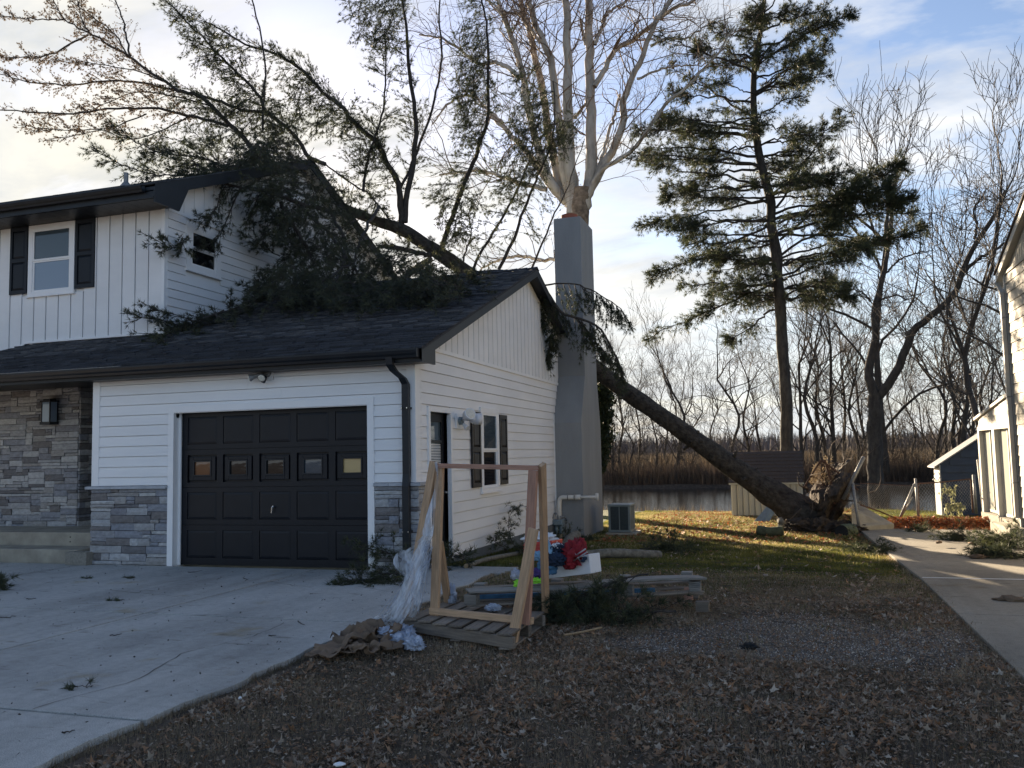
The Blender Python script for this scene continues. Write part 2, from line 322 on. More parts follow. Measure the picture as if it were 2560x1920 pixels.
def par(o, parent):
    if parent is not None:
        o.parent = parent
        mw = Matrix.Identity(4); p = parent; chain = []
        while p is not None: chain.append(p); p = p.parent
        for p in reversed(chain): mw = mw @ p.matrix_parent_inverse @ p.matrix_basis
        o.matrix_parent_inverse = mw.inverted()
def thing(name, label, cat, loc=(0, 0, 0), group=None):
    o = bpy.data.objects.new(name, None); COL.objects.link(o); o.location = loc; o.empty_display_size = .2
    o['label'] = label; o['category'] = cat
    if group: o['group'] = group
    return o
def tag(o, label, cat, group=None):
    o['label'] = label; o['category'] = cat
    if group: o['group'] = group
    return o
def kind(o, k): o['kind'] = k; return o
class MB:
    def __init__(s): s.v = []; s.f = []
    def add(s, V, F):
        b = len(s.v); s.v += [tuple(float(c) for c in p) for p in V]; s.f += [tuple(b+i for i in q) for q in F]; return s
    def hexa(s, P):      # 8 points: bottom 4 ccw, top 4 ccw
        return s.add(P, [(0, 3, 2, 1), (4, 5, 6, 7), (0, 1, 5, 4), (1, 2, 6, 5), (2, 3, 7, 6), (3, 0, 4, 7)])
    def box(s, a, b):
        x0, y0, z0 = a; x1, y1, z1 = b
        if x0 > x1: x0, x1 = x1, x0
        if y0 > y1: y0, y1 = y1, y0
        if z0 > z1: z0, z1 = z1, z0
        return s.hexa([(x0, y0, z0), (x1, y0, z0), (x1, y1, z0), (x0, y1, z0), (x0, y0, z1), (x1, y0, z1), (x1, y1, z1), (x0, y1, z1)])
    def prism(s, poly, vec):   # poly: list of 3d points, extruded by vec
        n = len(poly); P = [Vector(p) for p in poly]; v = Vector(vec)
        return s.add(list(P)+[p+v for p in P], [tuple(range(n))[::-1], tuple(range(n, 2*n))]+[(i, (i+1) % n, n+(i+1) % n, n+i) for i in range(n)])
    def tube(s, pts, r, n=8, caps=True, closed=False):
        pts = [Vector(p) for p in pts]; R = r if isinstance(r, (list, tuple)) else [r]*len(pts)
        b = len(s.v); ref = Vector((0, 0, 1)); prev = None
        for i, p in enumerate(pts):
            a = pts[max(0, i-1)]; c = pts[min(len(pts)-1, i+1)]; t = (c-a).normalized()
            if prev is None: x = t.cross(ref if abs(t.z) < .9 else Vector((1, 0, 0))).normalized()
            else: x = (prev-t*prev.dot(t)).normalized()
            prev = x; y = t.cross(x)
            for k in range(n):
                an = 2*math.pi*k/n; s.v.append(tuple(p+(x*math.cos(an)+y*math.sin(an))*R[i]))
        for i in range(len(pts)-1):
            for k in range(n): s.f.append((b+i*n+k, b+i*n+(k+1) % n, b+(i+1)*n+(k+1) % n, b+(i+1)*n+k))
        if caps: s.f.append(tuple(b+k for k in range(n))[::-1]); s.f.append(tuple(b+(len(pts)-1)*n+k for k in range(n)))
        return s
    def mesh(s, name, m):
        me = bpy.data.meshes.new(name); me.from_pydata(s.v, [], s.f); me.materials.append(MATS[m]); me.update(); return me
    def obj(s, name, m, parent=None, bevel=0, smooth=False):
        me = s.mesh(name, m)
        if smooth: me.polygons.foreach_set('use_smooth', [len(p.vertices) < 6 for p in me.polygons])
        o = bpy.data.objects.new(name, me); COL.objects.link(o); par(o, parent)
        if bevel:
            bv = o.modifiers.new('bevel', 'BEVEL'); bv.width = bevel; bv.segments = 2; bv.limit_method = 'ANGLE'
        return o
def box(name, a, b, m, parent=None, bevel=0): return MB().box(a, b).obj(name, m, parent, bevel)
def plank(name, p0, p1, w, t, m, parent=None, up=(0, 0, 1), bevel=.002, bend=0):
    """board from p0 to p1 (centre line); local X is the grain; w across, t along 'up'"""
    p0 = Vector(p0); p1 = Vector(p1); d = p1-p0; Ln = d.length; x = d.normalized(); z = Vector(up); z = (z-x*z.dot(x)).normalized(); y = z.cross(x)
    mb = MB(); n = 1 if not bend else 6
    for i in range(n+1):
        f = i/n; zo = bend*4*f*(1-f)
        for yy, zv in ((-w/2, -t/2), (w/2, -t/2), (w/2, t/2), (-w/2, t/2)): mb.v.append((Ln*f, yy, zv+zo))
    for i in range(n):
        b = i*4
        for k in range(4): mb.f.append((b+k, b+(k+1) % 4, b+4+(k+1) % 4, b+4+k))
    mb.f.append((3, 2, 1, 0)); b = n*4; mb.f.append((b, b+1, b+2, b+3))
    for i, f in enumerate(mb.f): pass
    me = mb.mesh(name, m); o = bpy.data.objects.new(name, me); COL.objects.link(o)
    M = Matrix((( x.x, y.x, z.x, p0.x), (x.y, y.y, z.y, p0.y), (x.z, y.z, z.z, p0.z), (0, 0, 0, 1)))
    if parent is not None: par(o, parent)
    o.matrix_basis = M
    if bevel:
        bv = o.modifiers.new('bevel', 'BEVEL'); bv.width = bevel; bv.segments = 1; bv.limit_method = 'ANGLE'
    return o
# ================================================================== SETTING
RNG = random.Random(11); NR = np.random.RandomState(5)
# height grid used for the ground sheet and for everything scattered on it
GX0, GX1, GY0, GY1, GS = -14.0, 16.0, -12.0, 24.0, .20
gxs = np.arange(GX0, GX1+1e-6, GS); gys = np.arange(GY0, GY1+1e-6, GS)
HG = np.array([[hgt(float(x), float(y)) for x in gxs] for y in gys])
def hs(x, y):
    fx = np.clip((np.asarray(x)-GX0)/GS, 0, len(gxs)-1.001); fy = np.clip((np.asarray(y)-GY0)/GS, 0, len(gys)-1.001)
    i = fx.astype(int); j = fy.astype(int); a = fx-i; b = fy-j
    return (HG[j, i]*(1-a)+HG[j, i+1]*a)*(1-b)+(HG[j+1, i]*(1-a)+HG[j+1, i+1]*a)*b
def grid_sheet():
    far_x = np.concatenate([-np.geomspace(900, 15.5, 34), gxs, np.geomspace(17.5, 900, 34)])
    far_y = np.concatenate([-np.geomspace(900, 12.6, 26), gys, np.geomspace(24.6, 1500, 60)])
    V = []
    inside = lambda x, y: GX0 <= x <= GX1 and GY0 <= y <= GY1
    for y in far_y:
        for x in far_x:
            if inside(x, y): V.append((x, y, float(hs(x, y))))
            else: V.append((x, y, hgt(float(x), float(y))-(.002 if y < 24 else 0)))
    nx = len(far_x); ny = len(far_y)
    i = np.arange((ny-1)*(nx-1)); r = i//(nx-1); c = i % (nx-1); a = r*nx+c
    return V, np.stack([a, a+1, a+1+nx, a+nx], 1)
V_, F_ = grid_sheet()
ground = kind(fast('ground', V_, F_, 'ground_soil', smooth=True), 'structure')
water = kind(MB().add([(-400, 19.0, -.60), (400, 19.0, -.60), (400, 39.6, -.60), (-400, 39.6, -.60)], [(0, 1, 2, 3)]).obj('water', 'water'), 'structure')

# driveway in slabs with open joints
drive = bpy.data.objects.new('driveway', None); COL.objects.link(drive); drive['kind'] = 'structure'
def slab(x0, x1, y0, y1, parent, m, top=0.0, rough_edge=None, name='slab'):
    mb = MB(); g = .017
    x0 += g; x1 -= g; y0 += g; y1 -= g
    if rough_edge:      # broken, grass-eaten outer edge
        pts = [(x0, y0)]
        k = max(3, int((y1-y0)/.12))
        for i in range(k+1):
            y = y0+(y1-y0)*i/k; pts.append((x1+noise.noise(Vector((y*1.7, 3, 0)))*.09+noise.noise(Vector((y*9, 5, 0)))*.025, y))
        pts.append((x0, y1)); 
        mb.prism([(p[0], p[1], top-.12) for p in pts], (0, 0, .12))
    else: mb.box((x0, y0, top-.12), (x1, y1, top))
    return mb.obj(name, m, parent, bevel=.005)
xs = [-13.5, -9.6, -5.6, -1.53, 1.08]; ys = [-14, -9.5, -6.43, -3.4, -.02]
for i in range(4):
    for j in range(4):
        slab(xs[i], xs[i+1], ys[j], ys[j+1], drive, 'drive_concrete', rough_edge=(i == 3))
slab(.03, 1.25, -.02, .62, drive, 'drive_concrete')
for k, pts in enumerate((((-1.5, -1.2), (-.9, -1.5), (-.2, -1.35), (.4, -1.7), (1.05, -1.6)), ((-5.5, -2.1), (-4.3, -2.4), (-3.2, -2.15), (-1.6, -2.5)), ((.2, -6.4), (.35, -5.6), (.1, -4.9), (.3, -4.2), (.2, -3.45)))):
    Q_ = []
    for i in range(len(pts)-1):
        for j in range(6):
            f_ = j/6; Q_.append((pts[i][0]*(1-f_)+pts[i+1][0]*f_+RNG.uniform(-.018, .018), pts[i][1]*(1-f_)+pts[i+1][1]*f_+RNG.uniform(-.018, .018)))
    V_ = []; 
    for i, (x, y) in enumerate(Q_):
        w_ = RNG.uniform(.0015, .004); V_ += [(x-w_, y-w_, .0035), (x+w_, y+w_, .0035)]
    kind(MB().add(V_, [(2*i, 2*i+1, 2*i+3, 2*i+2) for i in range(len(Q_)-1)]).obj('crack', 'twig_dark', drive), 'stuff')
nd = bpy.data.objects.new('neighbour_driveway', None); COL.objects.link(nd); nd['kind'] = 'structure'
ny_ = [-9.0, -5.0, -1.95, .38, 3.4, 6.6, 9.9]; nz_ = [0, 0, 0, 0, -.09, -.17, -.24]
for j in range(6):
    for (xa, xb) in ((6.22, 8.95),) if j < 5 else ((6.22, 8.7),):
        z0, z1 = nz_[j], nz_[j+1]; g = .006
        if j < 3: xb = 13.5
        mb = MB(); a, b_ = ny_[j]+g, ny_[j+1]-g
        mb.hexa([(xa, a, z0-.14), (xb, a, z0-.14), (xb, b_, z1-.14), (xa, b_, z1-.14), (xa, a, z0), (xb, a, z0), (xb, b_, z1), (xa, b_, z1)])
        mb.obj('slab', 'drive_concrete_b', nd, bevel=.006)
box('joint_strip', (6.24, .374, -.02), (13.4, .386, .003), 'white_trim', nd)

# ================================================================== THE HOUSE
H = thing('house', 'white two-storey house with black roofs, attached garage and grey stone veneer under the fallen pine', 'house', (-5, 3, 0))
RZ0, RS, RY0 = 2.98, .387, -.35          # garage roof plane: z = RZ0 + RS*(y-RY0)
RIDGE_Y = 5.45
def roofz(y): return RZ0+RS*(y-RY0) if y <= RIDGE_Y else RZ0+RS*(2*RIDGE_Y-RY0-y)
# --- wall cores (behind boards and stones)
D_X0, D_X1, D_Z = -3.93, -.72, 2.27
mb = MB()
mb.box((-5.42, .10, -.3), (D_X0, .22, 2.97)); mb.box((D_X1, .10, -.3), (-.004, .22, 2.97)); mb.box((D_X0, .10, D_Z), (D_X1, .22, 2.97))
mb.box((-5.42, .024, 2.2), (D_X0, .10, 2.97)); mb.box((D_X1, .024, 2.2), (-.10, .10, 2.97)); mb.box((D_X0, .024, D_Z+.02), (D_X1, .10, 2.97))
mb.box((-5.42, .024, -.3), (D_X0-.02, .10, 2.2)); mb.box((D_X1+.02, .024, -.3), (-.10, .10, 2.2))
mb.box((-5.43, .22, -.3), (-5.30, 2.2, 2.97))
mb.obj('garage_front_wall', 'white_siding', H)
# side wall core with door and window openings, gable shape
SD = (.47, 1.24, .03, 2.17); SW = (2.66, 3.42, 1.0, 2.25)
mb = MB(); th = (-.12, -.042)
def sidebox(y0, y1, z0, z1): mb.box((th[0], y0, z0), (th[1], y1, z1))
sidebox(.22, SD[0], -.1, 2.99); sidebox(SD[0], SD[1], SD[3], 2.99); sidebox(SD[1], SW[0], -.1, 2.99)
sidebox(SW[0], SW[1], -.1, SW[2]); sidebox(SW[0], SW[1], SW[3], 2.99); sidebox(SW[1], 11.0, -.1, 2.99)
mb.prism([(th[0], .0, 2.99), (th[0], 10.9, 2.99), (th[0], RIDGE_Y, 2.99+RS*RIDGE_Y)], (.078, 0, 0))
mb.obj('garage_side_wall', 'white_siding', H)
box('foundation', (-.14, .02, -.6), (-.004, 11, .045), 'foundation', H)
box('garage_back_wall', (-5.4, 10.88, -.6), (-.14, 11.0, 2.99), 'white_siding', H)
box('garage_floor', (-5.3, .24, -.2), (-.14, 10.8, .01), 'concrete_tan', H)
# --- siding boards
def fboard(x0, x1, z0, z1, y=0.0, name='siding_board', t0=.018, t1=.004, m='white_siding'):
    z0 += .007
    return MB().hexa([(x0, y-t0, z0), (x1, y-t0, z0), (x1, y+.006, z0), (x0, y+.006, z0), (x0, y-t1, z1), (x1, y-t1, z1), (x1, y+.006, z1), (x0, y+.006, z1)]).obj(name, m, H)
zl = [1.186, 1.312]+[1.312+.1568*k for k in range(1, 11)]
for k in range(len(zl)-1):
    z0, z1 = zl[k], zl[k+1]
    if z0 < 2.25:
        fboard(-5.32, D_X0-.10, z0, z1); fboard(D_X1+.10, -.13, z0, z1)
    else:
        cut = [-2.66, -1.75, -2.1][k % 3]
        fboard(-5.32, cut-.001, z0, z1); fboard(cut+.001, -.13, z0, z1)
def sboard(y0, y1, z0, z1, x=-.02, name='siding_board', m='white_siding', par_=None):
    z0 += .007
    return MB().hexa([(x-.006, y0, z0), (x+.020, y0, z0), (x+.020, y1, z0), (x-.006, y1, z0), (x-.006, y0, z1), (x+.007, y0, z1), (x+.007, y1, z1), (x-.006, y1, z1)]).obj(name, m, par_ or H)
for k in range(-2, 18):
    z0 = 2.74-.159*k; z1 = z0+.159
    if z0 < .03: z0 = .03
    z1 = min(z1, 3.05)
    if z1-z0 < .03: continue
    segs = [(.12, 7.36 if z0 < 2.3 else 7.8)]
    def cutseg(segs, a, b_):
        o = []
        for s, e in segs:
            if e <= a or s >= b_: o.append((s, e)); continue
            if s < a: o.append((s, a))
            if e > b_: o.append((b_, e))
        return o
    if z0 < SD[3]+.06: segs = cutseg(segs, SD[0]-.06, SD[1]+.06)
    if z1 > SW[2] and z0 < SW[3]: segs = cutseg(segs, SW[0]-.06, SW[1]+.06)
    for s, e in segs: sboard(s, e, z0, z1)
    sboard(9.4, 10.95, z0, z1)
# band and gable boards
box('trim_band', (-.02, .02, 3.05), (.014, 9.9, 3.105), 'white_trim', H)
y = .42
while y < 10.3:
    ya, yb = y+.012, y+.232; za = 3.105; zb0 = roofz(ya)-.10; zb1 = roofz(yb)-.10
    if yb > RIDGE_Y > ya: pass
    if min(zb0, zb1) > za+.03:
        MB().hexa([(-.02, ya, za), (-.004, ya, za), (-.004, yb, za), (-.02, yb, za), (-.02, ya, zb0), (-.004, ya, zb0), (-.004, yb, zb1), (-.02, yb, zb1)]).obj('gable_board', 'white_siding', H)
    y += .244
# corner posts
MB().add([(-.125, -.022, 1.19), (.006, -.022, 1.19), (.006, .13, 1.19), (-.02, .13, 1.19), (-.02, .004, 1.19), (-.125, .004, 1.19),
          (-.125, -.022, 2.9), (.006, -.022, 2.9), (.006, .13, 2.9), (-.02, .13, 2.9), (-.02, .004, 2.9), (-.125, .004, 2.9)],
         [(0, 1, 7, 6), (1, 2, 8, 7), (2, 3, 9, 8), (3, 4, 10, 9), (4, 5, 11, 10), (5, 0, 6, 11), (5, 4, 3, 2, 1, 0), (6, 7, 8, 9, 10, 11)]).obj('corner_post', 'white_trim', H)
box('corner_post', (-5.43, -.024, 1.19), (-5.32, .004, 2.96), 'white_trim', H)
box('corner_post', (-5.452, -.02, 1.19), (-5.43, .22, 2.96), 'white_trim', H)
box('corner_post', (-.02, 7.36, .03), (.012, 7.385, 2.4), 'white_trim', H)
# --- garage door trim and reveal
def trimf(x0, x1, z0, z1, y0=-.035, y1=.02): return box('door_trim', (x0, y0, z0), (x1, y1, z1), 'white_trim', H, bevel=.003)
trimf(D_X0-.10, D_X0, .0, D_Z+.10); trimf(D_X1, D_X1+.10, 0, D_Z+.10); trimf(D_X0, D_X1, D_Z, D_Z+.10)
box('door_jamb', (D_X0-.02, .02, 0), (D_X0, .20, D_Z), 'white_trim', H); box('door_jamb', (D_X1, .02, 0), (D_X1+.02, .20, D_Z), 'white_trim', H); box('door_jamb', (D_X0, .02, D_Z), (D_X1, .2, D_Z+.02), 'white_trim', H)
box('door_stop', (D_X0, .09, 0), (D_X0+.035, .115, D_Z), 'white_trim', H); box('door_stop', (D_X1-.035, .09, 0), (D_X1, .115, D_Z), 'white_trim', H)
# --- sectional garage door
gd = MB().box((D_X0, .165, .02), (D_X1, .20, D_Z)).obj('garage_door', 'black_paint', H); gd['label'] = 'black sectional garage door with five small panes'
secs = [(.02, .590), (.596, 1.145), (1.151, 1.708), (1.714, 2.268)]
cols = [(-3.80, -3.28), (-3.175, -2.655), (-2.55, -2.03), (-1.928, -1.408), (-1.303, -.783)]
rows = [(.11, .515), (.675, 1.075), (1.22, 1.63), (1.79, 2.20)]
panes = ['orange_pane', 'dark_glass', 'dark_glass', 'blue_glass', 'tan_pane']
for si, (za, zb) in enumerate(secs):
    mb = MB(); Y0 = .125
    xsp = [D_X0+.035]+[c for cc in cols for c in cc]+[D_X1-.035]
    r0, r1 = rows[si]
    for i in range(len(xsp)-1):
        if i % 2 == 1: mb.box((xsp[i], Y0, za), (xsp[i+1], .165, r0)); mb.box((xsp[i], Y0, r1), (xsp[i+1], .165, zb))
        else: mb.box((xsp[i], Y0, za), (xsp[i+1], .165, zb))
    mb.obj('door_section', 'black_paint', gd)
    for ci, (c0, c1) in enumerate(cols):
        if si == 2:
            wx0, wx1, wz0, wz1 = c0+.10, c1-.10, r0+.095, r1-.085
            mb = MB()
            for a, b_, c, d in ((c0+.03, wx0, r0+.03, r1-.03), (wx1, c1-.03, r0+.03, r1-.03), (wx0, wx1, r0+.03, wz0), (wx0, wx1, wz1, r1-.03)): mb.box((a, .128, c), (b_, .165, d))
            mb.obj('window_frame', 'black_paint', gd, bevel=.006)
            mb = MB()
            for a, b_, c, d in ((wx0, wx0+.018, wz0, wz1), (wx1-.018, wx1, wz0, wz1), (wx0+.018, wx1-.018, wz0, wz0+.018), (wx0+.018, wx1-.018, wz1-.018, wz1)): mb.box((a, .120, c), (b_, .160, d))
            mb.obj('window_frame', 'dark_metal', gd)
            p = box('pane', (wx0+.018, .146, wz0+.018), (wx1-.018, .150, wz1-.018), panes[ci], gd)
        else:
            q = .03; P = []
            for yy, o in ((.132, .0), (.1265, q)):
                P += [(c0+.006+o, yy, r0+.006+o), (c1-.006-o, yy, r0+.006+o), (c1-.006-o, yy, r1-.006-o), (c0+.006+o, yy, r1-.006-o)]
            MB().add(P, [(0, 1, 5, 4), (1, 2, 6, 5), (2, 3, 7, 6), (3, 0, 4, 7), (4, 5, 6, 7)]).obj('door_panel', 'black_paint', gd)
box('weather_seal', (D_X0, .13, .004), (D_X1, .18, .02), 'dark_metal', gd)
hd = MB(); hd.tube([(-2.30, .122, .86), (-2.30, .09, .86)], .016, 8); hd.tube([(-2.285, .09, .865), (-2.31, .085, .85), (-2.318, .085, .77)], [.014, .011, .009], 6)
o = hd.obj('handle', 'chrome', gd)
# --- stone veneer
def stones(x0, x1, z0, z1, yf, parent, seed, face='front', hmin=.045, hmax=.13, lmin=.10, lmax=.46, name='stone'):
    """ledgestone: courses of unequal height broken by taller stones; each stone its own block with an uneven face"""
    R = random.Random(seed); cell = .056; nz = max(1, int(round((z1-z0)/cell))); nx = max(2, int(round((x1-x0)/.075)))
    cz = (z1-z0)/nz; cx_ = (x1-x0)/nx; used = [[False]*nx for _ in range(nz)]
    out_ = []
    for j in range(nz):
        for i in range(nx):
            if used[j][i]: continue
            hgt_ = R.choice([1, 1, 1, 2, 2, 2]); ln = R.choice([2, 3, 4, 4, 5, 6, 6, 7, 8]) if hgt_ < 3 else R.choice([2, 3, 4])
            ln = min(ln, nx-i); 
            if nx-i-ln == 1: ln += 1
            k = 0
            while k < ln and not used[j][i+k]: k += 1
            ln = k; hgt_ = min(hgt_, nz-j)
            ok = 1
            for hh in range(1, hgt_):
                if any(used[j+hh][i+q] for q in range(ln)): break
                ok = hh+1
            hgt_ = ok
            for hh in range(hgt_):
                for q in range(ln): used[j+hh][i+q] = True
            out_.append((x0+i*cx_, x0+(i+ln)*cx_, z0+j*cz, z0+(j+hgt_)*cz))
    for (a, b_, c, d) in out_:
        g = .0045; a += g; b_ -= g; c += g; d -= g; dep = R.uniform(.022, .05); nn = 4
        if b_-a < .01 or d-c < .01: continue
        V = []; jt = lambda s: R.uniform(-s, s)
        sl = jt(.010)
        for q in range(nn):
            f = q/(nn-1)
            for r_ in range(3):
                h_ = r_/2; x = a+(b_-a)*f+(jt(.004) if 0 < q < nn-1 else (jt(.006)+(sl if q else -sl*.3)*(h_-.5))); z = c+(d-c)*h_+jt(.003)
                edge = (q in (0, nn-1)) or (r_ in (0, 2))
                V.append((x, yf-dep+(.009 if edge else 0)+jt(.006), z))
        nf = len(V)
        V += [(a, yf+.004, c), (b_, yf+.004, c), (b_, yf+.004, d), (a, yf+.004, d)]
        Fc = []
        for q in range(nn-1):
            for r_ in range(2): k = q*3+r_; Fc.append((k, k+3, k+4, k+1))
        Fc += [tuple([nf, nf+1]+[q*3 for q in range(nn-1, -1, -1)]), tuple([nf+3]+[q*3+2 for q in range(nn)]+[nf+2]), (nf, 0, 1, 2, nf+3), (nf+1, nf+2, (nn-1)*3+2, (nn-1)*3+1, (nn-1)*3)]
        if face == 'side':   # face looks to +X
            V = [(-(v[1]-yf)+parent_x, v[0], v[2]) for v in V]
        elif face == 'sideL': V = [((v[1]-yf)+parent_x, -v[0], v[2]) for v in V]
        MB().add(V, Fc).obj(name, 'stone', parent)
sv = lambda x0, x1, z0, z1, seed, yf=0.0, **k: stones(x0, x1, z0, z1, yf, H, seed, **k)
sv(-5.45, D_X0-.10, .005, 1.14, 3); sv(D_X1+.10, .04, .005, 1.14, 8)
parent_x = 0.0
stones(.004, .40, -.02, 1.14, 0.0, H, 21, face='side')
def cap(x0, x1, n_, y0=-.075, y1=.0):
    for i in range(n_):
        a = x0+(x1-x0)*i/n_; b_ = x0+(x1-x0)*(i+1)/n_
        MB().hexa([(a+.003, y0, 1.142), (b_-.003, y0+.004*(i % 2), 1.142), (b_-.003, y1, 1.142), (a+.003, y1, 1.142), (a+.003, y0+.006, 1.182), (b_-.003, y0+.008, 1.182), (b_-.003, y1, 1.188), (a+.003, y1, 1.188)]).obj('stone_cap', 'stone_cap', H)
cap(-5.53, D_X0-.101, 3); cap(D_X1+.101, .085, 3)
MB().box((.0, .004, 1.142), (.085, .40, 1.186)).obj('stone_cap', 'stone_cap', H)
box('mortar_bed', (-5.44, -.004, .0), (D_X0-.11, .003, 1.14), 'mortar', H); box('mortar_bed', (D_X1+.11, -.004, 0), (.0, .003, 1.14), 'mortar', H); box('mortar_bed', (-.003, .006, 0), (.004, .40, 1.14), 'mortar', H)
# stone front wall of the main storey
YF = 1.75; SXR = -7.43
sv(-11.2, SXR, .40, 3.36, 31, yf=YF)
parent_x = SXR
stones(YF-.01, YF+.42, .40, 3.2, 0.0, H, 35, face='side')
box('wall', (-11.3, YF-.001, .1), (SXR-.003, YF+.45, 3.7), 'mortar', H)
box('porch_side_wall', (-5.60, .22, .2), (-5.44, 2.3, 3.0), 'white_siding', H)
# entry door beyond the porch
ed = box('entry_wall', (SXR, YF+.42, .1), (-5.5, YF+.6, 3.3), 'white_siding', H)
box('entry_door_trim', (-7.42, YF+.37, .45), (-7.30, YF+.42, 2.95), 'cinder', H); box('entry_door_trim', (-7.30, YF+.37, 2.84), (-5.7, YF+.42, 2.95), 'cinder', H)
box('entry_door', (-7.28, YF+.385, .5), (-6.0, YF+.415, 2.83), 'black_paint', H)
box('porch_soffit', (-11.2, -.28, 2.93), (-5.46, YF+.4, 2.955), 'dark_metal', H)
# --- roofs: sheathing, shingle courses
def roof_shell(): 
    mb = MB()
    X0, X1 = -8.6, .25
    def sl(x0, x1, ya, yb, th_=.03):
        za, zb = roofz(ya)-.014, roofz(yb)-.014
        mb.hexa([(x0, ya, za-th_), (x1, ya, za-th_), (x1, yb, zb-th_), (x0, yb, zb-th_), (x0, ya, za), (x1, ya, za), (x1, yb, zb), (x0, yb, zb)])
    sl(-5.6, X1, RY0+.03, RIDGE_Y); sl(-5.6, X1, RIDGE_Y, 11.2)
    za, zb = roofz(RY0+.03)-.014, roofz(YF)-.014
    mb.prism([(-10.4, RY0+.03, za), (-5.6, RY0+.03, za), (-5.6, YF, zb), (-8.6, YF, zb)], (0, 0, -.03))
    mb.add([(-10.4, RY0+.03, za-.002), (-8.6, YF, zb-.002), (-10.6, YF, za-.002)], [(0, 1, 2)])
    return mb.obj('roof', 'shingle', H)
roof = roof_shell()
def shingle_course(parent, k, y0, xr, xl, R, acc, keep):
    """one course of laminated shingles at height band k"""
    ex = .145; cs = math.cos(math.atan(RS)); y_a = y0; y_b = y0+ex*cs*1.25
    x = xr-R.uniform(0, .25)
    first = xr
    while True:
        wd = R.uniform(.14, .34); a = max(first-wd, xl); th_ = R.choice([.004, .014, .024]); yo = R.choice([0, 0, .022])
        za, zb = roofz(y_a-yo), roofz(y_b)
        P = [(a+.003, y_a-yo, za-.012), (first, y_a-yo, za-.012), (first, y_b, zb-.012), (a+.003, y_b, zb-.012), (a+.003, y_a-yo, za+th_), (first, y_a-yo, za+th_), (first, y_b, zb-.010), (a+.003, y_b, zb-.010)]
        if keep(first, y_a): MB().hexa(P).obj('shingle', 'shingle', parent)
        else: acc.append((P, R.random()))
        first = a
        if a <= xl+1e-6: break
R = random.Random(4); acc = []; cnt = [0]
def keep(x, y):
    if cnt[0] < 290 and x > -7.8 and y < 1.15: cnt[0] += 1; return True
    return False
k = 0; y = RY0
step = .145*math.cos(math.atan(RS))
while y < RIDGE_Y-.02:
    xl = -5.6 if y > YF else max(-10.4, -8.6-1.8*(YF-y)/(YF-RY0))
    shingle_course(roof, k, y, .25, xl, R, acc, keep); y += step; k += 1
V = []; F = []; T = []
for P, t in acc:
    b_ = len(V); V += P; F += [tuple(b_+i for i in q) for q in ((0, 3, 2, 1), (4, 5, 6, 7), (0, 1, 5, 4), (1, 2, 6, 5), (2, 3, 7, 6), (3, 0, 4, 7))]; T += [t**1.3]*8
F = [tuple(q) for q in F]
sh = fast('shingles', V, F, 'shingle', T, parent=roof); sh['kind'] = 'stuff'
# ridge caps
x = .25
while x > -5.4:
    a = x-.30; y = RIDGE_Y; z = roofz(y)
    MB().add([(a, y-.14, z-.045), (x, y-.14, z-.045), (x, y, z+.028), (a, y, z+.010), (x, y+.14, z-.045), (a, y+.14, z-.045)], [(0, 1, 2, 3), (3, 2, 4, 5), (1, 4, 2)]).obj('ridge_shingle', 'shingle', roof)
    x -= .21
# --- rake boards, fascia, gutter
def rake(y0, y1):
    za, zb = roofz(y0), roofz(y1)
    return MB().hexa([(.215, y0, za-.17), (.247, y0, za-.17), (.247, y1, zb-.17), (.215, y1, zb-.17), (.215, y0, za-.016), (.247, y0, za-.016), (.247, y1, zb-.016), (.215, y1, zb-.016)])
rake(RY0+.02, RIDGE_Y).obj('rake_board', 'dark_metal', H); rake(RIDGE_Y, 11.2).obj('rake_board', 'dark_metal', H)
mb = MB()
for ya, yb in ((RY0+.02, RIDGE_Y), (RIDGE_Y, 11.2)):
    za, zb = roofz(ya)-.06, roofz(yb)-.06
    mb.hexa([(.006, ya, za-.02), (.215, ya, za-.02), (.215, yb, zb-.02), (.006, yb, zb-.02), (.006, ya, za), (.215, ya, za), (.215, yb, zb), (.006, yb, zb)])
mb.obj('rake_soffit', 'dark_metal', H)
MB().prism([(.216, RY0+.02, roofz(RY0)-.02), (.216, RY0+.02, roofz(RY0)-.19), (.216, .13, roofz(RY0)-.19), (.216, .13, roofz(.13)-.05)], (.032, 0, 0)).obj('eave_return', 'dark_metal', H)
box('soffit', (-5.44, -.28, 2.795), (.21, -.001, 2.81), 'dark_metal', H)
box('fascia', (-10.3, -.30, 2.80), (.215, -.275, 2.985), 'dark_metal', H)
def gutter(x0, x1, yb, zt, name='gutter', parent=H, dy=.125):
    prof = [(0, 0), (0, -.115), (-.075, -.115), (-.085, -.085), (-.11, -.06), (-dy, -.02), (-dy, .0), (-dy+.012, .0), (-dy+.012, -.015), (-.075, -.10), (-.010, -.10), (-.010, 0)]
    P = [(x0, yb+a, zt+b_) for a, b_ in prof]
    return MB().prism(P, (x1-x0, 0, 0)).obj(name, 'dark_metal', parent)
gutter(-10.2, .205, -.30, 2.965)
box('gutter_cap', (.205, -.43, 2.85), (.212, -.30, 2.965), 'dark_metal', H)
box('drip_edge', (-9.9, -.432, 2.966), (-4.6, -.34, 2.972), 'galv', H)
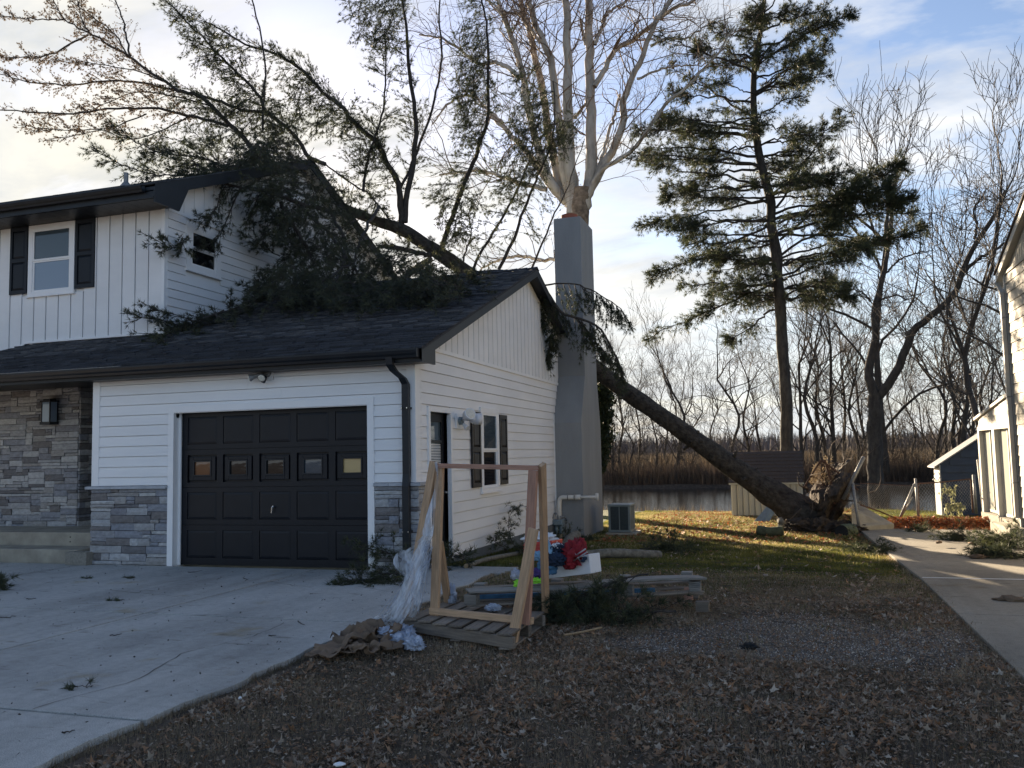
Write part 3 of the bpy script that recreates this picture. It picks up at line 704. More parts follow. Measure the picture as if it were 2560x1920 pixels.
# downspout
ds = MB()
def rect_tube(mb, path, w, d):
    pts = [Vector(p) for p in path]; rings = []
    for p in pts: rings.append([(p.x-w/2, p.y-d/2, p.z), (p.x+w/2, p.y-d/2, p.z), (p.x+w/2, p.y+d/2, p.z), (p.x-w/2, p.y+d/2, p.z)])
    b_ = len(mb.v)
    for r_ in rings: mb.v += r_
    for i in range(len(rings)-1):
        for k in range(4): mb.f.append((b_+i*4+k, b_+i*4+(k+1) % 4, b_+i*4+4+(k+1) % 4, b_+i*4+4+k))
rect_tube(ds, [(-.21, -.36, 2.87), (-.21, -.35, 2.77), (-.19, -.27, 2.69), (-.125, -.14, 2.60), (-.105, -.085, 2.52), (-.105, -.08, 1.3), (-.105, -.105, 1.14), (-.105, -.105, .12)], .095, .07)
dso = ds.obj('downspout', 'dark_metal', H)
for zc in (2.18, .52):
    box('strap', (-.165, -.128, zc), (-.045, -.02, zc+.03), 'dark_metal', dso)
    for xx in (-.145, -.065): MB().tube([(xx, -.150, zc+.015), (xx, -.125, zc+.015)], .008, 6).obj('screw', 'chrome', dso)
# --- upper storey
UX = -5.6; UY = 1.75; UZ = 6.07
box('wall', (-14, UY+.03, 3.3), (UX-.03, UY+.15, UZ), 'white_siding', H)
def uroofz(y): return 6.30+.41*(y-1.12) if y < 6.25 else 6.30+.41*(12.5-1.12-y)
mb = MB(); mb.box((UX-.15, UY+.1, 2.0), (UX-.02, 10.75, 6.0)); mb.prism([(UX-.15, 1.8, 6.0), (UX-.15, 10.7, 6.0), (UX-.15, 10.7, uroofz(10.7)-.1), (UX-.15, 6.25, uroofz(6.25)-.1), (UX-.15, 1.8, uroofz(1.8)-.1)], (.13, 0, 0))
mb.obj('upper_side_wall', 'white_siding', H)
box('upper_back_wall', (-14, 10.7, -.5), (UX-.03, 10.85, 6.2), 'white_siding', H)
uw = (-8.69, -7.60, 4.70, 6.05)     # window opening outer
x = UX-.06; pitch = .289
while x > -12:
    a, b_ = x-pitch+.008, x-.008; zb = roofz(UY)+.05 if a > -8.7 else max(2.9, roofz(UY)+.05-(-8.7-a)*.42)
    lo = zb; hi = UZ
    spans = [(lo, hi)]
    if b_ > uw[0] and a < uw[1]: spans = [(lo, uw[2])]
    for s, e in spans:
        MB().box((a, UY, s), (b_, UY+.03, e)).obj('siding_board', 'white_siding', H)
        MB().box((x-.030, UY-.012, s), (x-.008, UY+.002, e)).obj('batten', 'white_siding', H)
    x -= pitch
box('corner_post', (UX-.06, UY-.022, roofz(UY)), (UX+.006, UY+.004, UZ), 'white_trim', H); box('corner_post', (UX-.01, UY+.005, roofz(UY)), (UX+.008, UY+.06, UZ+.02), 'white_trim', H)
box('flashing_trim', (-8.7, UY-.03, roofz(UY)+.01), (UX-.06, UY-.001, roofz(UY)+.05), 'white_trim', H)
MB().prism([(-8.7, UY-.03, roofz(UY)+.01), (-8.7, UY-.03, roofz(UY)+.05), (-10.4, UY-.03, roofz(UY)-.66), (-10.4, UY-.03, roofz(UY)-.70)], (0, .028, 0)).obj('flashing_trim', 'white_trim', H)
# double-hung window with frame, sashes, glass
def window(name, x0, x1, z0, z1, y, parent, axis='y', glass=('blue_glass', 'curtain_glass'), fr=.10):
    """outer trim x0..x1 × z0..z1 in the wall plane; axis 'y' faces -Y, axis 'x' faces +X"""
    def T(p): return p if axis == 'y' else (-(p[1]-y)+y, p[0], p[2]) if False else (y-(p[1]-y), p[0], p[2])
    def bx(mb, a, b_): 
        A = T(a); B = T(b_); mb.box(A, B)
    w = MB()
    for a, b_ in (((x0, y-.03, z0), (x0+fr, y+.02, z1)), ((x1-fr, y-.03, z0), (x1, y+.02, z1)), ((x0+fr, y-.03, z1-fr), (x1-fr, y+.02, z1)), ((x0+fr, y-.03, z0), (x1-fr, y+.02, z0+fr*.7))): bx(w, a, b_)
    wo = w.obj(name, 'white_trim', parent, bevel=.003)
    s = MB(); bx(s, (x0-.02, y-.05, z0-.03), (x1+.02, y-.002, z0)); s.obj('sill', 'white_trim', wo, bevel=.003)
    i0, i1, j0, j1 = x0+fr, x1-fr, z0+fr*.7, z1-fr; mid = (j0+j1)/2+.0
    g = .035
    for k_, (za, zb, yy, gm) in enumerate(((mid, j1, y-.013, glass[0]), (j0, mid, y+.001, glass[1]))):
        s = MB()
        for a, b_ in (((i0, yy-.012, za), (i0+g, yy+.018, zb)), ((i1-g, yy-.012, za), (i1, yy+.018, zb)), ((i0+g, yy-.012, zb-g*.8), (i1-g, yy+.018, zb)), ((i0+g, yy-.012, za), (i1-g, yy+.018, za+g))): bx(s, a, b_)
        s.obj('sash', 'white_trim', wo)
        s = MB(); bx(s, (i0+g, yy+.002, za+g), (i1-g, yy+.006, zb-g*.8)); s.obj('pane', gm, wo)
    return wo
window('window', uw[0], uw[1], uw[2], uw[3], UY, H)
def shutter(x0, x1, z0, z1, y, m, axis='y', parent=H):
    def T(p): return p if axis == 'y' else (y-(p[1]-y), p[0], p[2])
    def bx(mb, a, b_): mb.box(T(a), T(b_))
    e = .055; zm = (z0+z1)/2
    w = MB()
    for a, b_ in (((x0, y-.035, z0), (x0+e, y-.006, z1)), ((x1-e, y-.035, z0), (x1, y-.006, z1)), ((x0+e, y-.035, z0), (x1-e, y-.006, z0+.07)), ((x0+e, y-.035, z1-.07), (x1-e, y-.006, z1)), ((x0+e, y-.035, zm-.035), (x1-e, y-.006, zm+.035)), ((x0+e, y-.015, z0+.07), (x1-e, y-.006, zm-.035)), ((x0+e, y-.015, zm+.035), (x1-e, y-.006, z1-.07))): bx(w, a, b_)
    so_ = w.obj('shutter', m, parent)
    for za, zb in ((z0+.07, zm-.035), (zm+.035, z1-.07)):
        P = []; q = .035
        for yy, o_ in ((y-.0151, .008), (y-.034, .008+q)): P += [T((x0+e+o_, yy, za+o_)), T((x1-e-o_, yy, za+o_)), T((x1-e-o_, yy, zb-o_)), T((x0+e+o_, yy, zb-o_))]
        MB().add(P, [(0, 1, 5, 4), (1, 2, 6, 5), (2, 3, 7, 6), (3, 0, 4, 7), (4, 5, 6, 7)]).obj('shutter_panel', m, so_)
    return so_
shutter(-9.13, -8.71, 4.76, 6.05, UY, 'shutter_navy'); shutter(-7.58, -7.14, 4.76, 6.05, UY, 'shutter_navy')
window('window', 2.57, 3.50, .93, 2.33, 0.0, H, axis='x', glass=('blue_glass', 'dark_glass'))
shutter(2.13, 2.54, 1.02, 2.24, 0.0, 'shutter_brown', axis='x'); shutter(3.54, 3.95, 1.02, 2.24, 0.0, 'shutter_brown', axis='x')
# side wall of the upper storey: clapboards, band, vertical boards, window
sw = (2.30, 3.32, 5.08, 5.98)
zz_ = 3.35
for k in range(17):
    z0 = 3.36+.1585*k; z1 = z0+.1585
    ys0 = UY+.06
    segs = [(ys0, 10.7)]
    if z1 > sw[2]-.02 and z0 < sw[3]: segs = [(ys0, sw[0]), (sw[1], 10.7)]
    # keep the boards above the garage roof
    for s, e in segs:
        ymax = e
        rz = lambda yy: roofz(yy)
        # the roof climbs towards the ridge: start/stop where the roof covers the board
        pieces = []
        n_ = 24; cur = None
        for q in range(n_+1):
            yy = s+(e-s)*q/n_; vis = rz(yy) < z1
            if vis and cur is None: cur = yy
            if (not vis or q == n_) and cur is not None: pieces.append((cur, yy)); cur = None
        for a, b_ in pieces:
            if b_-a > .05: sboard(a, b_, z0, min(z1, 6.04), x=UX)
box('trim_band', (UX, UY+.06, 6.04), (UX+.022, 10.7, 6.10), 'white_trim', H)
y = UY+.20
while y < 10.6:
    ya, yb = y+.008, y+.281
    z0, z1_ = uroofz(ya)-.12, uroofz(yb)-.12
    if min(z0, z1_) > 6.14: MB().hexa([(UX-.02, ya, 6.10), (UX+.004, ya, 6.10), (UX+.004, yb, 6.10), (UX-.02, yb, 6.10), (UX-.02, ya, z0), (UX+.004, ya, z0), (UX+.004, yb, z1_), (UX-.02, yb, z1_)]).obj('gable_board', 'white_siding', H)
    y += .289
window('window', sw[0], sw[1], sw[2], sw[3], UX, H, axis='x', glass=('dark_glass', 'dark_glass'), fr=.15)
# upper roof
mb = MB()
for ya, yb in ((1.12, 6.25), (6.25, 11.38)):
    za, zb = uroofz(ya), uroofz(yb)
    mb.hexa([(-14.2, ya, za-.05), (-5.3, ya, za-.05), (-5.3, yb, zb-.05), (-14.2, yb, zb-.05), (-14.2, ya, za), (-5.3, ya, za), (-5.3, yb, zb), (-14.2, yb, zb)])
uro = mb.obj('roof', 'shingle', H)
R = random.Random(9); V = []; F = []; T = []
for side in (0, 1):
    y = 1.10
    while y < 6.2:
        x = -5.28
        while x > -14.1:
            wd = R.uniform(.16, .36); th_ = R.choice([.006, .012, .018]); yy = y if side == 0 else 12.5-y; y2 = y+.16 if side == 0 else 12.5-y-.16
            za, zb = uroofz(yy), uroofz(y2); b_ = len(V)
            V += [(x-wd, yy, za-.004), (x, yy, za-.004), (x, y2, zb-.002), (x-wd, y2, zb-.002), (x-wd, yy, za+th_), (x, yy, za+th_), (x, y2, zb+.002), (x-wd, y2, zb+.002)]
            F += [tuple(b_+i for i in q) for q in ((4, 5, 6, 7), (0, 1, 5, 4), (1, 2, 6, 5), (3, 0, 4, 7))]; T += [R.random()]*8
            x -= wd+.003
        y += .134
sh = fast('shingles', V, F, 'shingle', T, parent=uro); sh['kind'] = 'stuff'
for ya, yb in ((1.12, 6.25), (6.25, 11.38)):
    za, zb = uroofz(ya), uroofz(yb)
    MB().hexa([(-5.33, ya, za-.22), (-5.298, ya, za-.22), (-5.298, yb, zb-.22), (-5.33, yb, zb-.22), (-5.33, ya, za-.003), (-5.298, ya, za-.003), (-5.298, yb, zb-.003), (-5.33, yb, zb-.003)]).obj('rake_board', 'dark_metal', H)
    MB().hexa([(-5.59, ya, za-.13), (-5.33, ya, za-.13), (-5.33, yb, zb-.13), (-5.59, yb, zb-.13), (-5.59, ya, za-.11), (-5.33, ya, za-.11), (-5.33, yb, zb-.11), (-5.59, yb, zb-.11)]).obj('rake_soffit', 'white_trim' if ya > 6 else 'dark_metal', H)
MB().prism([(-5.329, 1.13, uroofz(1.12)-.10), (-5.329, 1.13, 5.98), (-5.329, UY+.0, 5.98), (-5.329, UY+.28, uroofz(UY+.28)-.16)], (.030, 0, 0)).obj('eave_return', 'dark_metal', H)
for i in range(44):      # soffit of narrow ribs
    a = -5.36-i*.2; box('soffit_panel', (a-.196, 1.16, 6.055), (a, UY+.0, 6.07+.006*(i % 2)), 'dark_metal', H)
box('fascia', (-14, 1.12, 6.06), (-5.33, 1.145, 6.28), 'dark_metal', H); gutter(-14, -5.50, 1.118, 6.27)
# roof vent pipe
vp = PX(303, 462, -7.0)
vpx, vpy = -7.6, 3.0
mb = MB(); mb.tube([(vpx, vpy, uroofz(vpy)-.05), (vpx, vpy, uroofz(vpy)+.28)], .045, 12); mb.tube([(vpx, vpy, uroofz(vpy)-.02), (vpx, vpy, uroofz(vpy)+.09)], [.13, .05], 12); mb.obj('vent_pipe', 'galv', H)
# --- chimney
CW = .61
prof = [(7.37, -.6), (7.37, 2.2), (7.86, 3.25), (7.86, 6.87), (9.12, 6.87), (9.12, 3.25), (9.38, 2.2), (9.38, -.6)]
ch = MB().prism([(-.02, a, b_) for a, b_ in prof], (CW+.02, 0, 0)).obj('chimney', 'stucco_grey', H, bevel=.012); ch['label'] = 'tall grey stucco chimney with tapered shoulders'
mb = MB(); mb.tube([(.26, 8.25, 6.86), (.26, 8.25, 7.02)], .19, 20); mb.obj('flue_pot', 'terracotta', ch)
mb = MB(); mb.tube([(.26, 8.25, 7.02), (.26, 8.25, 7.045)], [.12, .10], 16); mb.obj('flue_liner', 'steel', ch)
# --- side door
def bxs(mb, y0, y1, z0, z1, xa, xb): mb.box((xa, y0, z0), (xb, y1, z1))
mb = MB(); bxs(mb, SD[0]-.07, SD[0], .03, SD[3]+.08, -.02, .022); bxs(mb, SD[1], SD[1]+.07, .03, SD[3]+.08, -.02, .022); bxs(mb, SD[0], SD[1], SD[3], SD[3]+.08, -.02, .022)
mb.obj('door_trim', 'white_trim', H, bevel=.003)
mb = MB(); bxs(mb, SD[1], SD[1]+.02, .03, SD[3], -.14, -.02); bxs(mb, SD[0]-.02, SD[0], .03, SD[3], -.14, -.02); bxs(mb, SD[0], SD[1], SD[3], SD[3]+.02, -.14, -.02); mb.obj('door_jamb', 'white_trim', H)
dx = -.115
mb = MB(); 
for a in ((SD[0], SD[0]+.10, .05, SD[3]), (SD[1]-.10, SD[1], .05, SD[3]), (SD[0]+.10, SD[1]-.10, 2.04, SD[3]), (SD[0]+.10, SD[1]-.10, 1.73, 1.77), (SD[0]+.10, SD[1]-.10, .05, 1.05), (SD[0]+.10, SD[1]-.10, 1.38, 1.42)): bxs(mb, *a, dx-.02, dx+.025)
sdo = mb.obj('side_door', 'black_paint', H, bevel=.003)
for za, zb in ((1.77, 2.04), (1.42, 1.73), (1.05, 1.38)):
    mb = MB(); bxs(mb, SD[0]+.10, SD[1]-.10, za, zb, dx-.004, dx+.002); mb.obj('pane', 'blue_glass', sdo)
mb = MB()
for i in range(26): z = 1.40-i*.0+0; 
for i in range(28):
    z = 1.08+i*.023; mb.box((dx+.003, SD[0]+.10, z), (dx+.006, SD[1]-.10, z+.010))
mb.obj('blind', 'white_trim', sdo)
MB().tube([(dx+.025, SD[1]-.06, 1.0), (dx+.09, SD[1]-.06, 1.0), (dx+.09, SD[1]-.16, 1.0)], .011, 6).obj('handle', 'chrome', sdo)
# ================================================================== fixtures on the house
def lantern():
    x0, x1, z0, z1 = -8.06, -7.86, 2.26, 2.70; y1 = YF-.05; y0 = y1-.20
    t = thing('wall_lantern', 'black box lantern with glass sides on the stone wall by the entry', 'wall lantern', (x0, y1, z0))
    mb = MB(); mb.box((x0-.03, y1, 2.36), (x0+.13, y1+.04, 2.62)); mb.box((x0+.06, y1-.06, 2.66), (x0+.14, y1+.02, 2.70)); mb.obj('bracket', 'dark_metal', t)
    mb = MB(); mb.box((x0-.02, y0-.02, z1-.03), (x1+.02, y1-.01, z1)); mb.box((x0-.015, y0-.015, z0), (x1+.015, y1-.012, z0+.05)); mb.box((x0+.02, y0+.02, z1), (x1-.02, y1-.04, z1+.03))
    for a, b_ in ((x0, y0), (x1-.018, y0), (x0, y1-.035), (x1-.018, y1-.035)): mb.box((a, b_, z0+.05), (a+.018, b_+.018, z1-.03))
    mb.obj('frame', 'dark_metal', t)
    for a, b_ in (((x0+.018, y0+.006, z0+.05), (x1-.018, y0+.009, z1-.03)), ((x1-.010, y0+.018, z0+.05), (x1-.007, y1-.035, z1-.03)), ((x0+.007, y0+.018, z0+.05), (x0+.010, y1-.035, z1-.03))): box('pane', a, b_, 'curtain_glass', t)
lantern()
def cone(mb, p0, p1, r0, r1, n=14): mb.tube([p0, p1], [r0, r1], n)
def flood_front():
    t = thing('floodlight', 'double grey floodlight with motion sensor above the garage door', 'floodlight', (-2.31, 0, 2.77))
    box('base_plate', (-2.40, -.03, 2.68), (-2.22, -.015, 2.87), 'white_trim', t, bevel=.004)
    mb = MB(); cone(mb, (-2.31, -.03, 2.79), (-2.31, -.085, 2.79), .062, .055); mb.obj('junction_cap', 'galv', t)
    for a, b_ in (((-2.33, -.09, 2.78), (-2.30, -.20, 2.70)), ((-2.35, -.08, 2.78), (-2.52, -.17, 2.715))):
        mb = MB(); a = Vector(a); b_ = Vector(b_); m_ = a.lerp(b_, .55); cone(mb, a, m_, .022, .03); cone(mb, m_, b_, .03, .056); o_ = mb.obj('lamp_head', 'galv', t)
        d = (b_-a).normalized(); mb = MB(); cone(mb, b_, b_+d*.012, .050, .040); mb.obj('lens', 'lamp_face', o_)
    mb = MB(); cone(mb, (-2.32, -.07, 2.73), (-2.33, -.12, 2.655), .03, .035); mb.obj('sensor', 'dark_metal', t)
flood_front()
def flood_side():
    t = thing('floodlight', 'white double floodlight with round heads between the side door and its window', 'floodlight', (0, 1.6, 2.06))
    box('base_plate', (-.002, 1.48, 1.95), (.022, 1.72, 2.18), 'white_trim', t)
    mb = MB(); cone(mb, (.02, 1.60, 2.07), (.075, 1.60, 2.07), .065, .06); mb.obj('junction_cap', 'meter_grey', t)
    for a, b_ in (((.08, 1.58, 2.08), (.27, 1.42, 2.17)), ((.08, 1.64, 2.09), (.30, 1.80, 2.10))):
        mb = MB(); a = Vector(a); b_ = Vector(b_); d = (b_-a).normalized(); cone(mb, a, a+d*.10, .018, .025); cone(mb, a+d*.10, a+d*.16, .05, .085); cone(mb, a+d*.16, b_, .085, .092)
        o_ = mb.obj('lamp_head', 'lamp_white', t, smooth=True); mb = MB(); cone(mb, b_, b_+d*.006, .080, .060); mb.obj('lens', 'lamp_face', o_)
    mb = MB(); cone(mb, (.08, 1.62, 2.02), (.15, 1.60, 1.95), .025, .045); mb.obj('sensor', 'lamp_white', t)
flood_side()
# gas meter
def gas_meter():
    t = thing('gas_meter', 'grey gas meter with looped pipe on the side wall beside the chimney', 'gas meter', (.1, 7.1, -.2))
    mb = MB(); mb.box((-.01+.03, 7.02, .02), (.22, 7.22, .14)); mb.obj('meter_body', 'meter_grey', t, bevel=.02)
    for xx in (.07, .17):
        mb = MB(); mb.tube([(xx, 7.12, .02), (xx, 7.12, -.05), (xx, 7.12, -.14), (xx, 7.12, -.17)], [.045, .055, .052, .03], 14); mb.obj('canister', 'meter_grey', t, smooth=True)
    mb = MB(); mb.tube([(-.03+.02, 7.1, -.3), (-.01, 7.1, .12), (.0, 7.1, .22), (.03, 7.1, .27), (.07, 7.1, .27), (.10, 7.1, .22), (.10, 7.1, .14)], .016, 8); mb.tube([(.17, 7.12, .14), (.17, 7.12, .22)], .02, 8); mb.tube([(.17, 7.12, .19), (.23, 7.2, .19), (.24, 7.3, .10)], .014, 6)
    mb.obj('pipe', 'galv', t, smooth=True)
    mb = MB(); mb.tube([(.02, 7.1, .07), (-.015, 7.08, .07)], [.07, .06], 14); mb.obj('regulator', 'meter_grey', t)
gas_meter()
def vent_run():
    t = thing('vent_pipe_run', 'white plastic exhaust pipe rising beside the gas meter and crossing the chimney face', 'pipe', (.11, 7.25, -.3))
    mb = MB(); arc = [(.105+.085*(1-math.cos(a)), 7.25, .50+.10*math.sin(a)) for a in [i*math.pi/10 for i in range(6)]]
    mb.tube([(.10, 7.25, -.28), (.10, 7.25, .42)]+arc+[(.45, 7.25, .60)], .048, 14); mb.obj('pipe', 'pvc', t, smooth=True)
    mb = MB(); mb.tube([(.43, 7.25, .6), (.57, 7.25, .60)], .056, 14); mb.obj('coupling', 'pvc', t, smooth=True)
    mb = MB(); mb.tube([(.56, 7.25, .6), (.93, 7.25, .60)], .034, 12); mb.obj('pipe', 'pvc', t, smooth=True)
    mb = MB(); mb.tube([(.93, 7.25, .52), (.93, 7.25, .68)], .036, 12); mb.obj('tee', 'pvc', t, smooth=True)
    for xx in (.29, .44):
        mb = MB(); mb.tube([(xx, 7.25, .60+.0), (xx+.02, 7.25, .60)], .056, 14)
        ring = [(xx+.01+.022*math.cos(a), 7.25, .685+.028*math.sin(a)) for a in [i*math.pi/5 for i in range(11)]]; mb.tube(ring, .006, 5); mb.obj('hanger', 'galv', t)
vent_run()
def ac():
    a = (1.02, 7.95); w_, d_, h_ = .48, .62, .60; z = -.20
    t = thing('air_conditioner', 'grey boxed air conditioner condenser on a concrete pad right of the chimney', 'air conditioner', (a[0], a[1], z))
    box('pad', (a[0]-.06, a[1]-.06, z-.12), (a[0]+w_+.12, a[1]+d_+.1, z-.01), 'concrete_tan', t, bevel=.01)
    x0, y0, x1, y1 = a[0], a[1], a[0]+w_, a[1]+d_
    box('core', (x0+.03, y0+.03, z), (x1-.03, y1-.03, z+h_-.03), 'ac_louvre', t)
    box('top_panel', (x0-.01, y0-.01, z+h_-.05), (x1+.01, y1+.01, z+h_), 'ac_grey', t, bevel=.012)
    mb = MB(); mb.box((x0, y0, z), (x1, y1, z+.05))
    for xx, yy in ((x0, y0), (x1-.045, y0), (x0, y1-.045), (x1-.045, y1-.045)): mb.box((xx, yy, z+.05), (xx+.045, yy+.045, z+h_-.05))
    mb.box((x0+w_/2-.008, y0+.004, z+.05), (x0+w_/2+.008, y0+.028, z+h_-.05))
    mb.obj('casing', 'ac_grey', t)
    for i in range(17):
        zz1 = z+.065+i*.028; mb = MB(); mb.box((x0+.045, y0+.010, zz1), (x1-.045, y0+.020, zz1+.008)); mb.obj('louvre', 'ac_louvre', t)
    for i in range(9):
        yy = y0+.06+i*.06; mb = MB(); mb.box((x1-.018, yy, z+.06), (x1-.002, yy+.022, z+h_-.06)); mb.obj('side_slat', 'ac_grey', t)
    box('side_panel', (x1-.028, y0+.05, z+.06), (x1-.02, y1-.05, z+h_-.06), 'ac_louvre', t)
ac()
# porch steps
st = thing('porch_steps', 'two worn concrete steps rising to the entry porch', 'steps', (-8, .3, 0))
box('step', (-13, .08, -.1), (-5.80, .62, .205), 'concrete_tan', st, bevel=.012)
box('step', (-13, .60, -.1), (-5.46, YF+.5, .42), 'concrete_tan', st, bevel=.012)
for xx in (-6.45, -5.62):
    for zq in (.27, .345): MB().tube([(xx, .604, zq), (xx, .597, zq)], .012, 8).obj('bolt_hole', 'black_void', st)
box('threshold', (-7.40, YF+.30, .42), (-5.46, YF+.45, .50), 'white_trim', H)
cbk = thing('cinder_block', 'hollow concrete block standing beside the porch steps', 'concrete block', (-5.6, -.1, 0))
mb = MB(); bx0, by0 = -5.79, -.16
for a, b_ in (((0, 0), (.40, .035)), ((0, .165), (.40, .2)), ((0, .035), (.035, .165)), ((.365, .035), (.40, .165)), ((.18, .035), (.22, .165))):
    mb.box((bx0+a[0], by0+a[1], .0), (bx0+b_[0], by0+b_[1], .195))
mb.obj('block', 'cinder', cbk, bevel=.004)
# ================================================================== TREES
def nrm(a): return a/np.maximum(1e-9, np.linalg.norm(a, axis=-1, keepdims=True))
def tubes_np(polys, radii, ns):
    """many tapered tubes at once; polylines grouped by point count"""
    groups = {}
    for p, r in zip(polys, radii): groups.setdefault(len(p), []).append((p, r))
    VV = []; FF = []; base = 0
    for K, lst in groups.items():
        P = np.array([a for a, _ in lst]); R = np.array([b for _, b in lst]); n = len(lst)
        T = np.empty_like(P); T[:, 1:-1] = P[:, 2:]-P[:, :-2]; T[:, 0] = P[:, 1]-P[:, 0]; T[:, -1] = P[:, -1]-P[:, -2]; T = nrm(T)
        ref = np.where(np.abs(T[:, :1, 2:3]) < .85, np.array([0, 0, 1.]), np.array([1., 0, 0])); ref = np.broadcast_to(ref, T.shape)
        X = nrm(np.cross(T, ref)); Yv = np.cross(T, X)
        an = np.arange(ns)*2*np.pi/ns
        V = P[:, :, None, :]+(X[:, :, None, :]*np.cos(an)[None, None, :, None]+Yv[:, :, None, :]*np.sin(an)[None, None, :, None])*R[:, :, None, None]
        VV.append(V.reshape(-1, 3))
        i = np.arange(n)[:, None, None]*K*ns; j = np.arange(K-1)[None, :, None]*ns; k = np.arange(ns)[None, None, :]; k2 = (k+1) % ns
        a = i+j+k; b = i+j+k2
        FF.append(np.stack([a, b, b+ns, a+ns], -1).reshape(-1, 4)+base); base += n*K*ns
    return np.concatenate(VV), np.concatenate(FF)
def smooth_poly(P, n, R=None, wob=0.0):
    """Catmull-Rom through points, n samples evenly by index"""
    P = np.asarray(P, float); m = len(P)
    if m < 3: 
        t = np.linspace(0, 1, n)[:, None]; Q = P[0]*(1-t)+P[-1]*t
    else:
        E_ = np.vstack([2*P[0]-P[1], P, 2*P[-1]-P[-2]]); ts = np.linspace(0, m-1-1e-6, n); i = ts.astype(int); t = (ts-i)[:, None]
        p0, p1, p2, p3 = E_[i], E_[i+1], E_[i+2], E_[i+3]
        Q = .5*((2*p1)+(-p0+p2)*t+(2*p0-5*p1+4*p2-p3)*t*t+(-p0+3*p1-3*p2+p3)*t**3)
    if wob and R is not None: Q[1:-1] += R.normal(0, wob, (n-2, 3))
    return Q
def tuft_mesh(pos, dirs, size, R, n=11, width=.0045, spread=.75, droop=0.0, tint=None):
    """needle bundles: n slim triangles fanned about each direction"""
    m = len(pos); pos = np.repeat(pos, n, 0); d = np.repeat(dirs, n, 0); s = np.repeat(size, n)
    d = nrm(d+R.normal(0, spread, (m*n, 3))); d[:, 2] -= droop; d = nrm(d)
    side = nrm(np.cross(d, R.normal(0, 1, (m*n, 3)))); ln = (s*R.uniform(.7, 1.15, m*n))[:, None]
    off = nrm(d)*0
    a = pos-side*width*.5*1.6; b = pos+side*width*.5*1.6; c = pos+d*ln
    V = np.stack([a, b, c], 1).reshape(-1, 3); F = np.arange(m*n*3).reshape(-1, 3)
    t = np.repeat(R.uniform(0, 1, m) if tint is None else tint, n*3)*.7+np.repeat(R.uniform(0, 1, m*n), 3)*.3
    return V, F, t
class Pine:
    """collects limbs, twigs and needle bundles of one conifer"""
    def __init__(s, seed): s.R = np.random.RandomState(seed); s.tw = []; s.tr = []; s.tp = []; s.td = []; s.ts = []
    def spray(s, p, d, L, r0=.008, subs=4, droop=.15, tsize=.10, dens=1.0, flat=None, lift=0.0):
        R = s.R; K = 4; t = np.linspace(0, 1, K)[:, None]; d = nrm(np.asarray(d, float))
        bend = R.normal(0, .12, 3)*L; bend[2] -= droop*L
        P = p+d*L*t+bend*t*t+np.array([0, 0, lift*L])*t*t*t
        s.tw.append(P); s.tr.append(np.linspace(r0, r0*.35, K))
        n = max(2, int(L/.09*dens)); tt = R.uniform(.25, 1, n); tt[0] = 1
        idx = np.minimum((tt*(K-1)).astype(int), K-2); fr = (tt*(K-1)-idx)[:, None]
        Q = P[idx]*(1-fr)+P[idx+1]*fr; dd = nrm(P[-1]-P[0])
        s.tp.append(Q); s.td.append(np.repeat(dd[None], n, 0)); s.ts.append(np.full(n, tsize))
        for _ in range(subs):
            a = R.uniform(.25, .9); i = min(int(a*(K-1)), K-2); q = P[i]+(P[i+1]-P[i])*(a*(K-1)-i)
            sd = nrm(R.normal(0, 1, 3)); sd = nrm(dd*.9+(sd-dd*(sd@dd))*.8); sd[2] -= .05
            l = L*R.uniform(.25, .5)*(1.15-a*.6); K2 = 2; t2 = np.linspace(0, 1, K2)[:, None]
            P2 = q+sd*l*t2-np.array([0, 0, droop*l*.5])*t2*t2
            s.tw.append(P2); s.tr.append(np.linspace(r0*.5, r0*.25, K2))
            n2 = max(1, int(l/.08*dens)); ft = R.uniform(.4, 1, n2)[:, None]; ft[0] = 1
            s.tp.append(q+(P2[-1]-q)*ft); s.td.append(np.repeat(sd[None], n2, 0)); s.ts.append(np.full(n2, tsize))
    def needles(s, name, m, parent, n=11, width=.0045, spread=.55, frac=1.0, droop=0.0):
        pos = np.concatenate(s.tp); d = np.concatenate(s.td); z = np.concatenate(s.ts)
        if frac < 1: k = s.R.rand(len(pos)) < frac; pos, d, z = pos[k], d[k], z[k]
        V, F, t = tuft_mesh(pos, d, z, s.R, n, width, spread, droop); o = fast(name, V, F, m, t, parent=parent); o['kind'] = 'stuff'; return o
    def twigs(s, name, m, parent, ns=3):
        V, F = tubes_np(s.tw, s.tr, ns); o = fast(name, V, F, m, parent=parent); o['kind'] = 'stuff'; return o
def limb(poly, r0, r1, name, m, parent, n=22, ns=8, R=None, wob=.0, power=1.0):
    Q = smooth_poly(poly, n, R, wob); t = np.linspace(0, 1, n); rr = r0+(r1-r0)*t**power
    V, F = tubes_np([Q], [rr], ns); o = fast(name, V, F, m, parent=parent, smooth=True); return o, Q, rr

